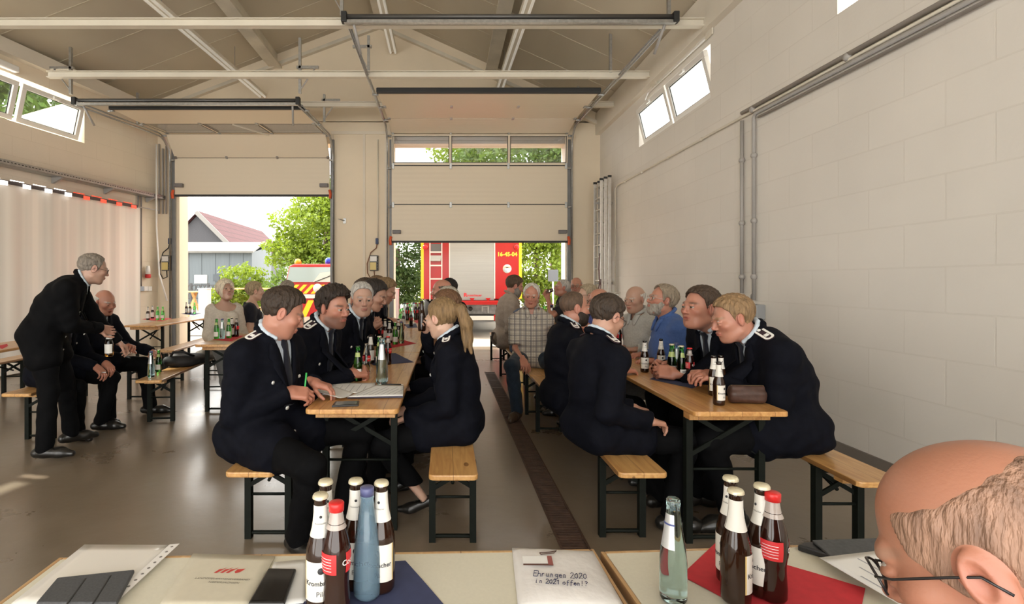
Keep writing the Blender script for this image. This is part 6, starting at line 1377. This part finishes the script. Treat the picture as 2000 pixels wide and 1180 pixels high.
for k, u in enumerate((431, 443, 454)): c = P(u, 1114); lp.add([Mt(c) @ Vector(v) for v in ((-.009, -.012, 0), (-.002, -.012, 0), (.008, .013, 0), (.001, .006, 0), (-.006, .004, 0))], [(0, 1, 2, 3, 4)], 0)
c = P(467, 1115); lp.add([Mt(c) @ Vector(v) for v in ((-.008, .006, 0), (.010, .010, 0), (.006, -.006, 0), (-.002, -.011, 0), (-.008, -.005, 0))], [(4, 3, 2, 1, 0)], 0)
text_on(lp, 'LANDESFEUERWEHRVERBAND', .0095, Mt(P(434, 1131)), 1, .0001); text_on(lp, 'NIEDERSACHSEN', .0095, Mt(P(437, 1138)), 1, .0001); lp.build('print', [mat('emblem_red', (.55, .06, .05), .6), mat('grey_lettering', (.22, .20, .16), .6)], br)
sheet([(535, 1100), (598, 1094), (600, 1180), (500, 1186)], ZD, 'plain white sheet under the phone by the brochure', t=.002)
slab('phone', 'black phone lying beside the cream brochure on the desk', 'phone', [(484, 1186), (524, 1116), (579, 1117), (556, 1186)], ZD+.0025, .009, PHB, 'screen', SCRN, .12, bevel=.004)
# padded white envelope with handwriting
EN = noisy(mat('white_poly_envelope', (.76, .74, .73), .35), 25, .05, bump=.35, bscale=30)
ep = [on(u, v, ZD) for u, v in ((1012, 1192), (1000, 1072), (1158, 1079), (1222, 1192))]; en = empty('envelope', ep[0], 0, 'padded white envelope with blue handwriting and a torn label', 'envelope')
N = 14; V = []
for i in range(N+1):
    for j in range(N+1):
        s_, q = i/N, j/N; w = ep[0]*(1-s_)*(1-q)+ep[1]*s_*(1-q)+ep[2]*s_*q+ep[3]*(1-s_)*q; puff = (1-abs(2*s_-1)**5)*(1-abs(2*q-1)**4); V.append(w-ep[0]+Vector((0, 0, .003+.016*puff+.0012*math.sin(31*s_)*math.sin(23*q+2)*(1-puff*.8))))
k = len(V); V += [Vector((v.x, v.y, .0005)) for v in V]; F = []
for i in range(N):
    for j in range(N): a = i*(N+1)+j; F += [(a, a+N+1, a+N+2, a+1), (k+a, k+a+1, k+a+N+2, k+a+N+1)]
for i in range(N): a = i*(N+1); b = a+N+1; F += [(a, k+a, k+b, b), (a+N, b+N, k+b+N, k+a+N), (i, i+1, k+i+1, k+i), (N*(N+1)+i, k+N*(N+1)+i, k+N*(N+1)+i+1, N*(N+1)+i+1)]
eb = MB(); eb.add(V, F, 0, True); eb.build('envelope_body', EN, en)
INK = mat('blue_black_ink', (.015, .02, .08), .6); E_ = lambda u, v: on(u, v, ZD+.0215)-ep[0]
STROKE = {'E': ['4,9 0,9 0,0 4,0', '0,5 3,5'], 'h': ['0,9 0,0', '0,4 2,5 3,3 3,0'], 'r': ['0,5 0,0', '0,3 1,5 2,5'], 'u': ['0,5 0,1 1,0 2,1 2,5', '2,1 3,0'], 'n': ['0,5 0,0', '0,4 1,5 2,4 2,0'], 'g': ['3,4 1,5 0,3 1,1 3,2', '3,5 3,-2 1,-4 0,-2'], 'e': ['0,3 3,3 2,5 0,4 0,1 2,0 3,1'],
          '2': ['0,7 1,9 3,8 3,6 0,0 4,0'], '0': ['2,8 0,6 0,2 2,0 3,2 3,6 2,8'], '1': ['0,6 2,8 2,0'], 'i': ['0,5 0,0 1,0', '0,7 0.3,7.3'], 'o': ['2,5 0,4 0,1 2,0 3,2 2,5'], 'f': ['3,9 1,8 1,-2', '0,5 3,5'], '!': ['1,9 1,3', '1,1 1,0'], '?': ['0,8 2,9 3,7 1,4', '1,1 1,0']}
hw = MB()
def write(txt, u0, v0, u1, v1, size):
    p, q = E_(u0, v0), E_(u1, v1); ex = (q-p); w = ex.length; ex.normalize(); ey = Vector((-ex.y+.15, ex.x, 0)); adv = sum({' ': 3}.get(c, 4.6) for c in txt); k = w/adv; x = 0
    for c in txt:
        if c == ' ': x += 3; continue
        for s_ in STROKE[c]:
            pts = [p+ex*(x+float(a.split(',')[0]))*k+ey*(float(a.split(',')[1])*size/9) for a in s_.split()]; hw.tube(pts, .0008, 5)
        x += 4.6
write('Ehrungen 2020', 1042, 1125, 1148, 1131, .022); write('in 2021 offen!?', 1047, 1138, 1150, 1145, .017); hw.build('handwriting', INK, en)
lb = MB(); lb.add([E_(u, v)+Vector((0, 0, .0005)) for u, v in ((1022, 1104), (1020, 1087), (1070, 1086), (1073, 1104))], [(0,1,2,3)], 0); lb.add([E_(u, v)+Vector((0, 0, .0012)) for u, v in ((1022, 1105), (1022, 1102), (1080, 1102), (1081, 1106))], [(0,1,2,3)], 1); lb.add([E_(u, v)+Vector((0, 0, .0014)) for u, v in ((1071, 1104), (1068, 1087), (1077, 1087), (1081, 1105))], [(0,1,2,3)], 2)
lb.build('torn_label', [PAPER, mat('brown_tape', (.12, .06, .05), .6), mat('dusky_red_tape', (.30, .09, .08), .6)], en); pc = MB(); pc.tube([E_(1054, 1080), E_(1076, 1078), E_(1087, 1076), E_(1082, 1080), E_(1056, 1083), E_(1054, 1080)], .0012, 6); pc.build('paper_clip', mat('dark_clip', (.10, .06, .05), .4, .5), en)
# folders before the person at the desk edge
slab('ring_binder', 'black ring binder under the papers before the person at the desk edge', 'binder', [(1557, 1076), (1572, 1070), (1740, 1060), (1900, 1180)], ZD, .016, noisy(mat('black_binder', (.016, .016, .018), .4), 60, .2), bevel=.004)
slab('folder', 'dark grey folder lying across the black ring binder', 'folder', [(1622, 1090), (1586, 1059), (1712, 1055), (1800, 1085)], ZD+.017, .006, noisy(mat('grey_felt_folder', (.075, .078, .082), .8), 100, .2))
sheet([(1772, 1190), (1600, 1090), (1720, 1076), (1860, 1150)], ZD+.024, 'white form with thin lines before the person at the desk edge', lines=4)
# ------------------------------------------------------------------ the people
BR = (.045, .026, .016); DK = (.020, .014, .011); GY = (.42, .40, .37); LG = (.58, .55, .50); BL = (.33, .21, .095); LB = (.20, .13, .065)
SK = (.45, .25, .175); SKR = (.46, .215, .148); SKP = (.55, .35, .26); SKO = (.44, .265, .195)
TROUS = BLACKW
U = 'officers on the table side of the middle row'; V_ = 'guests on the drain side of the middle row'; Wg = 'people at the tables by the white wall'; Lg = 'people at the curtain side'
def pos(u, v, Y): return at(u, v, Y)
# middle row, house view side
person('person in dark uniform reading papers, head bowed, at the near end of the middle table', -1.05, 2.92, -24, lean=(0, 15), crown=1.405, fat=.16, head=(40, 24, 0), skin=SKR, hair=('short', (.035, .022, .014), .012, dict(lift=.012)), neckf=18,
       hands=((pos(583, 768, 2.80), (.95, .25, -.15), (.1, .55, -.8)), (pos(628, 752, 2.98), (.95, -.15, -.25), (0, -.1, -1))), curls=(.75, .55), feet=((-.78, 2.72), (-.62, 3.12)), group=U, res=.85, stubble=.0, tie=True)
person('person in dark uniform with hands clasped on the table, beside the one reading papers', -1.0, 3.58, -18, lean=(6, 22), crown=1.405, fat=.04, head=(-14, 6, 0), skin=SKR, hair=('short', (.025, .016, .011), .018, dict(lift=.022, tex=.0045)), stubble=.8, neckf=20,
       hands=((pos(702, 728, 3.50), (.80, .55, -.05), (.15, .6, -.7)), (pos(706, 722, 3.60), (.80, -.5, -.05), (0, -.75, -.6))), curls=(.95, .9), group=U, res=.85)
person('person in dark uniform turning the head towards us, third along from the papers', -.94, 4.38, -20, lean=(10, 22), crown=1.44, head=(-50, 4, 0), skin=SKO, hair=('short', GY, .010, dict(lift=.004)), brow=(.25, .22, .2), hands=((pos(735, 640, 4.3) + Vector((0, 0, -.22)), (.9, .3, 0), (0, .3, -1)), (Vector((-.66, 4.5, .82)), (.9, -.3, 0), (0, 0, -1))), group=U)
person('person in dark uniform bent forward, hands folded before the chin, middle row', -.95, 5.02, -8, lean=(10, 22), crown=1.455, head=(-5, 22, 0), skin=SK, hair=('short', DK, .016, dict(lift=.008)), hands=((pos(731, 632, 4.98), (.75, .3, .45), (.1, .8, -.2)), (pos(735, 634, 5.06), (.7, -.3, .45), (0, -.9, 0))), curls=(.9, .9), group=U)
person('person in dark uniform hidden behind the one with folded hands, only the head showing', -1.02, 5.62, 0, lean=8, crown=1.478, head=(5, 8, 0), skin=SK, hair=('short', (.06, .04, .028), .014, dict(lift=.008)), group=U, res=1.2)
person('person in dark uniform looking down and reaching to the far bottles of the middle row', -.96, 6.22, -8, lean=(8, 20), crown=1.478, head=(0, 26, 0), skin=SK, hair=('short', LB, .014, dict(lift=.008)), hands=((Vector((-.60, 6.1, .98)), (.95, .1, -.1), (0, .3, -1)), (Vector((-.60, 6.34, .95)), (.95, -.1, -.2), (0, 0, -1))), group=U, res=1.15)
person('person in dark uniform sitting just behind the one reaching to the far bottles', -1.04, 6.95, 0, lean=6, crown=1.522, head=(0, 8, 0), skin=SK, hair=('short', (.16, .10, .055), .014), group=U, res=1.3)
# middle row, drain side
person('person in dark uniform and high heels seen from behind, hands on the knees', .09, 3.17, 166, lean=(0, 12), crown=1.345, female=True, head=(-22, 12, 0), skin=SKP, fat=.0, neckf=14, tie=True,
       hair=('long', (.20, .125, .058), .011, dict(tex=.0016, locks=[((0, -.115, .045), (0, -.150, .030), .022, .030), ((0, -.150, .030), (.012, -.165, -.06), .032, .036), ((.012, -.165, -.06), (.02, -.150, -.15), .036, .030), ((.02, -.150, -.15), (.01, -.165, -.235), .028, .010), ((.02, -.14, -.10), (-.03, -.15, -.22), .022, .006)])),
       hands=((Vector((-.30, 3.34, .60)), (-.9, -.25, -.35), (-.2, .1, -1)), (Vector((-.27, 3.12, .605)), (-.85, .3, -.4), (-.1, -.2, -1))), curls=(.5, .6), feet=((-.27, 3.46, .03, (-1, .05)), (-.13, 3.14, .03, (-1, .12))), heels=True, hem=.22, group=V_, res=.85, top=dict(mat=NAVY))
person('person in dark jacket raising a dark bottle, just behind the one in high heels', .10, 3.95, 172, lean=(2, 8), crown=1.385, female=True, head=(-6, 4, 0), skin=SKP,
       hair=('long', (.13, .065, .032), .012, dict(locks=[((-.06, .02, -.06), (-.075, .05, -.17), .030, .026), ((-.075, .05, -.17), (-.06, .075, -.27), .026, .014), ((.06, .02, -.06), (.075, .055, -.17), .030, .026), ((.075, .055, -.17), (.06, .085, -.28), .026, .014), ((0, -.09, -.05), (0, -.10, -.22), .06, .03)])),
       hands=((Vector((-.16, 4.05, 1.10)), (-.3, -.2, .85), (.5, -.8, 0)), None), curls=(.9, .6), group=V_, tie=False)
person('person in dark jacket second in line behind the one in high heels', .12, 5.2, 172, lean=(2, 8), crown=1.392, head=(-25, 4, 0), skin=SKO, hair=('short', (.40, .37, .31), .016), group=V_, res=1.1)
person('person in dark jacket third in line behind the one in high heels', .06, 6.25, 190, lean=(2, 8), crown=1.475, head=(-20, 4, 0), skin=SKR, hair=('ring', (.12, .10, .08), .006), group=V_, res=1.2)
person('person in dark jacket looking back from the middle row end before the fire engine', .12, 6.9, -150, lean=4, crown=1.488, head=(12, 0, 0), skin=SK, hair=('short', (.012, .009, .008), .012), group=V_, res=1.2, tie=False, fat=.08)
# tables by the white wall, drain side
person('person in dark uniform with glasses, back to us, head bowed, beside the drain', .885, 3.02, 20, lean=(-3, 8), crown=1.362, fat=.04, neckf=16, head=(6, 24, 0), skin=SK, hair=('short', (.040, .026, .017), .014, dict(lift=.006)), glasses=True, hands=((Vector((1.17, 2.86, .665)), (.85, .35, -.2), (0, 0, -1)), (Vector((1.18, 3.10, .67)), (.85, -.4, -.2), (0, 0, -1))), feet=((1.32, 2.98), (1.36, 3.3)), group=Wg, res=.85)
person('person in dark uniform upright in profile, just beyond the bowed one with glasses', .90, 3.86, 8, lean=(-3, 8), crown=1.375, fat=.10, head=(-4, 3, 0), skin=SKR, hair=('receding', (.10, .062, .040), .0020, dict(tex=.0008)), beard=((.030, .019, .013), .010, 0), brow=(.10, .06, .04), hands=((Vector((1.33, 3.74, .80)), (.9, .3, 0), (0, 0, -1)), (Vector((1.33, 3.98, .80)), (.9, -.3, 0), (0, 0, -1))), group=Wg, res=.9)
def plaid():
    m = mat('plaid_shirt', (.45, .40, .33), .8, spec=.2); n, l, b = nodes(m); tc = n.new('ShaderNodeTexCoord'); sp = n.new('ShaderNodeSeparateXYZ'); l.new(tc.outputs['Object'], sp.inputs[0]); prev = None
    for ax, fr, ph, col in (('X', 240, 0, (.26, .22, .18)), ('Z', 240, 0, (.26, .22, .18)), ('X', 105, 1.0, (.06, .06, .09)), ('Z', 105, .5, (.10, .09, .11)), ('X', 420, .4, (.50, .45, .38))):
        mu = n.new('ShaderNodeMath'); mu.operation = 'MULTIPLY_ADD'; mu.inputs[1].default_value = fr; mu.inputs[2].default_value = ph; l.new(sp.outputs[ax], mu.inputs[0]); si = n.new('ShaderNodeMath'); si.operation = 'SINE'; l.new(mu.outputs[0], si.inputs[0])
        gt = n.new('ShaderNodeMath'); gt.operation = 'GREATER_THAN'; gt.inputs[1].default_value = .62; l.new(si.outputs[0], gt.inputs[0]); ml = n.new('ShaderNodeMath'); ml.operation = 'MULTIPLY'; ml.inputs[1].default_value = .6; l.new(gt.outputs[0], ml.inputs[0])
        mx = n.new('ShaderNodeMix'); mx.data_type = 'RGBA'; l.new(ml.outputs[0], mx.inputs[0]); mx.inputs[7].default_value = (*col, 1)
        if prev: l.new(prev, mx.inputs[6])
        else: mx.inputs[6].default_value = (.50, .455, .38, 1)
        prev = mx.outputs[2]
    l.new(prev, b.inputs['Base Color']); return m
JEAN = cloth('dark_jeans', (.020, .030, .045), .85, .1); KHAKI = cloth('khaki_trousers', (.16, .12, .08), .85, .1); GREYT = cloth('grey_trousers', (.16, .16, .155), .85, .1); BROWNSH = mat('brown_shoe', (.06, .035, .02), .4)
person('person in a plaid short-sleeved shirt facing us, hand on the knee', .98, 5.85, -98, lean=4, crown=1.425, fat=-.04, drop=.115, head=(-6, 10, -4), skin=SKR, hair=('receding', (.56, .53, .48), .012), brow=(.4, .36, .32), outfit='shirt', top=dict(mat=plaid(), sleeve=.85, shoe=BROWNSH, hem=1), legs=JEAN, feet=((.76, 5.42), (1.22, 5.5)), hands=((Vector((.83, 5.42, .585)), (.05, -.75, -.55), (0, .3, -1)), (Vector((1.30, 5.75, .80)), (.8, -.3, 0), (0, 0, -1))), group=Wg, res=.95)
person('person in a beige shirt and khaki trousers looking down in the doorway light', .90, 7.65, 6, lean=5, crown=1.527, fat=.20, head=(-4, 20, 0), neckf=22, skin=SKR, hair=('short', (.075, .045, .026), .018), beard=((.22, .20, .18), .014, 0), outfit='shirt', top=dict(mat=cloth('beige_shirt', (.36, .30, .25), .8, .1), hem=1), legs=KHAKI, hands=((Vector((1.30, 7.5, .80)), (.9, .2, 0), (0, 0, -1)), (Vector((1.30, 7.8, .80)), (.9, -.2, 0), (0, 0, -1))), group=Wg, res=1.1)
person('person in a slate-blue shirt with back turned, behind the plaid shirt', 1.04, 6.75, 35, lean=8, crown=1.345, head=(-15, 10, 0), skin=SKO, hair=('short', (.20, .18, .15), .010), outfit='shirt', top=dict(mat=cloth('slate_blue_shirt', (.085, .115, .19), .8, .1), hem=1), legs=JEAN, group=Wg, res=1.15, hands=((Vector((1.36, 6.8, .80)), (.8, .5, 0), (0, 0, -1)), (Vector((1.30, 7.0, .80)), (.8, .3, 0), (0, 0, -1))))
# tables by the white wall, wall side
person('person in a dark polo shirt drinking from a glass near the doorway', 2.0, 8.5, 186, lean=2, crown=1.478, head=(0, -10, 0), skin=SKR, hair=('short', (.45, .43, .40), .008), outfit='shirt', top=dict(mat=cloth('dark_polo', (.025, .026, .032), .85, .1), sleeve=.7), legs=JEAN, hands=(None, (Vector((1.655, 8.42, 1.235)), (-.35, .35, .8), (.5, .7, 0))), poles=(None, (-.2, -.3, -1)), curls=(.6, .85), group=Wg, res=1.2)
person('person with glasses in a charcoal shirt facing us, farthest along the white wall', 2.24, 8.75, -112, lean=0, crown=1.52, head=(0, 2, 0), skin=SKR, hair=('ring', (.30, .27, .24), .004), glasses=True, stubble=.35, outfit='shirt', top=dict(mat=cloth('charcoal_shirt', (.10, .10, .095), .85, .1)), legs=JEAN, group=Wg, res=1.2)
person('person with glasses in a navy top, in profile towards the doorway', 1.80, 6.2, 186, lean=4, crown=1.408, female=True, head=(-4, -2, 0), skin=SKP, hair=('short', (.36, .29, .20), .018), glasses=True, outfit='shirt', top=dict(mat=cloth('navy_top', (.018, .024, .07), .85, .1), name='top', collar=False, neck=.075), legs=JEAN, group=Wg, res=1.15)
person('person with glasses in a bright blue shirt, hands joined, by the white wall', 1.74, 5.5, 192, lean=6, crown=1.375, head=(0, 8, 0), skin=SKR, hair=('ring', (.25, .22, .19), .005), glasses=True, outfit='shirt', top=dict(mat=cloth('royal_blue_shirt', (.055, .085, .34), .8, .1), sleeve=.7), legs=JEAN, hands=((Vector((1.47, 5.56, 1.0)), (-.7, -.3, .3), (0, -.8, -.3)), (Vector((1.48, 5.44, .98)), (-.7, .3, .3), (0, .8, -.3))), curls=(.9, .9), group=Wg, res=1.1)
person('person in a light grey long-sleeved shirt looking towards us by the white wall', 1.96, 5.06, -158, lean=6, crown=1.405, head=(12, 8, 0), skin=SKO, hair=('ring', (.55, .52, .48), .006), brow=(.45, .42, .38), outfit='shirt', top=dict(mat=cloth('light_grey_shirt', (.42, .42, .40), .8, .1)), legs=cloth('pale_grey_trousers', (.40, .39, .36), .85, .1), hands=((Vector((1.78, 5.10, .80)), (-.8, -.3, 0), (0, 0, -1)), (Vector((1.78, 4.90, .80)), (-.8, .35, 0), (0, 0, -1))), group=Wg)
person('person with glasses in a denim-blue shirt, paper in the pocket, chin lifted', 1.98, 4.38, 178, lean=7, crown=1.412, fat=.20, head=(6, -12, 0), skin=SKR, hair=('receding', (.25, .20, .145), .017), beard=((.30, .27, .23), .007, 0), brow=(.25, .2, .16), glasses=mat('thin_metal_frame', (.5, .48, .45), .3, .9), outfit='shirt', top=dict(mat=cloth('denim_blue_shirt', (.060, .115, .30), .8, .1), pocket=PAPER, hem=1), legs=GREYT, hands=((Vector((1.72, 4.55, .80)), (-.85, -.3, 0), (0, 0, -1)), (Vector((1.66, 4.22, .80)), (-.85, .35, 0), (0, 0, -1))), group=Wg, res=.9)
person('person in dark uniform leaning forward, smiling, hands round a beer bottle', 2.10, 3.58, -168, lean=(12, 32), crown=1.41, fat=.28, head=(4, -4, 0), neckf=22, skin=SKR, hair=('short', (.055, .034, .022), .014, dict(lift=.004)), mouth=.9, hands=((Vector((1.53, 3.68, .84)), (-.8, -.35, .25), (0, -.8, -.4)), (Vector((1.52, 3.52, .825)), (-.85, .35, .1), (0, .75, -.5))), curls=(.9, .8), group=Wg, res=.85, top=dict(mat=NAVY, badge=1))
person('person in dark uniform hunched over the table end by the white wall', 2.03, 3.06, 174, lean=(2, 32), crown=1.365, fat=.16, head=(2, 16, 0), neckf=24, skin=SKR, hair=('short', (.24, .15, .075), .010, dict(lift=.006)), hands=((Vector((1.62, 3.24, .87)), (-.9, -.1, .15), (.1, -.2, -1)), (Vector((1.62, 3.10, .87)), (-.9, .25, .15), (0, .2, -1))), curls=(.7, .55), feet=((1.70, 3.3), (1.68, 3.0)), group=Wg, res=.8, top=dict(mat=NAVY, badge=1))
# curtain side
person('person in black suit with glasses standing and bending over the seated ones', -3.38, 4.28, 24, seat=1.0, stand=True, lean=(20, 40), crown=1.685, fat=.18, head=(20, 14, 0), neckf=10, skin=SKO, hair=('receding', (.20, .17, .14), .010), glasses=True, hands=((Vector((-3.045, 4.58, 1.02)), (.35, .9, -.25), (.9, -.3, 0)), (Vector((-2.98, 4.78, .80)), (.4, .6, -.7), (0, 0, -1))), curls=(1.0, .6), feet=((-3.24, 4.14), (-3.30, 4.52)), group=Lg, res=.9, top=dict(mat=BLACKW, boards=False), tie=False)
person('person in dark uniform with tie seated by the curtain, reaching for the amber bottle', -3.80, 5.42, -14, lean=(10, 22), crown=1.36, head=(-10, 14, 0), neckf=18, skin=SKR, hair=('ring', (.60, .58, .54), .006), hands=((Vector((-3.16, 5.12, .80)), (.7, -.5, .2), (-.3, -.3, -.9)), (Vector((-3.15, 5.55, .67)), (.8, -.3, -.3), (0, 0, -1))), curls=(.9, .6), feet=((-3.38, 5.15), (-3.24, 5.62)), group=Lg)
person('person in dark jacket mostly hidden behind the standing one, cigarette in hand', -3.74, 4.84, -10, lean=16, crown=1.32, head=(0, 5, 0), skin=SKR, hair=('short', GY, .010), hands=((Vector((-3.19, 4.72, .635)), (.75, -.1, -.6), (.1, 0, -1)), (Vector((-3.2, 4.86, .65)), (.75, -.3, -.5), (0, 0, -1))), feet=((-3.40, 4.72), (-3.36, 5.0)), group=Lg, res=1.0)
person('person in a cream top with chin raised, seated in the doorway light', -2.90, 6.72, -48, lean=0, crown=1.462, female=True, head=(4, -12, 0), skin=SKO, hair=('bob', (.62, .54, .42), .026), brow=(.3, .22, .15), outfit='shirt', top=dict(mat=cloth('cream_top', (.52, .47, .40), .85, .15), name='top', collar=False, neck=.10, hem=1), legs=GREYT, group=Lg, res=1.05, fat=-.10)
person('person in a black T-shirt looking aside towards the red van', -2.80, 7.28, 16, lean=4, crown=1.443, female=True, head=(12, 0, 0), skin=SKP, hair=('short', (.34, .26, .16), .016), outfit='shirt', top=dict(mat=cloth('black_tee', (.014, .015, .022), .85, .1), name='top', sleeve=.55, collar=False, neck=.095, hem=1), legs=JEAN, group=Lg, res=1.1, fat=.06)
person('person in a white shirt with back turned, before the red van', -2.48, 7.9, 75, lean=4, crown=1.465, head=(-10, 6, 0), skin=SKO, hair=('short', (.26, .22, .18), .010), outfit='shirt', top=dict(mat=cloth('white_shirt', (.62, .60, .58), .8, .1), hem=1), legs=GREYT, group=Lg, res=1.2)
# things held
hb = bottle('beer', -3.035, 4.62, .775, 'large amber bottle held between the standing person and the seated one', 'bottles on the tables by the curtain and the doorway', detail=0, rot=-90, cap=False, glass_m=glass('amber_glass', (.45, .20, .04)))
hb.scale = (1.15, 1.15, 1.0)
cg = empty('cigarette', (-3.14, 4.68, .62), 0, 'white cigarette between the fingers of the hidden seated person', 'cigarette'); MB().tube([(0, 0, 0), (.055, -.03, .005)], .004, 8).build('paper_tube', PAPER, cg); MB().tube([(-.018, .010, -.002), (0, 0, 0)], .004, 8).build('filter', mat('filter_tan', (.5, .3, .12), .7), cg)
dg = empty('drinking_glass', (1.64, 8.40, 1.27), 0, 'glass tipped to the mouth of the person in the dark polo', 'glass'); MB().lathe([(.022, 0), (.032, .13), (.030, .13), (.020, .008)], 18, cap=False, M=Matrix.Rotation(R(70), 4, 'Y')).build('glass_wall', G_CLEAR, dg)
pn_ = empty('pen', pos(594, 752, 2.83), 0, 'green pen held by the reading officer', 'pen'); MB().tube([(0, 0, -.06), (.01, .01, .065)], .005, 8).build('barrel', mat('green_pen', (.05, .45, .10), .35), pn_); MB().tube([(-.002, 0, -.075), (0, 0, -.06)], [.001, .004], 8).build('tip', PHB, pn_)
db = bottle('beer', -.185, 4.03, 1.06, 'dark bottle raised in the hand of the guest behind the person in high heels', 'bottles on the middle table row', detail=0, n=12, labels='none', cap=False)
# the man in front at the desk
person('person with glasses leaning over the desk edge, closest to the camera', .722, .31, 112, seat=.45, lean=22, crown=1.258, fat=.12, head=(16, 30, 0), neckf=16, skin=(.41, .185, .118), hair=('thin', (.30, .175, .120), .0020, dict(top=.074, back=.6, tex=.0006, fray=.0010)), glasses=True, outfit='shirt', top=dict(mat=cloth('dark_shirt_front', (.03, .03, .04), .85, .1)), res=.55, legres=1.6, hands=((Vector((.86, .86, .79)), (-.2, .9, 0), (0, 0, -1)), (Vector((.52, .80, .79)), (.3, .9, 0), (0, 0, -1))), feet=((.86, .70), (.62, .70)))
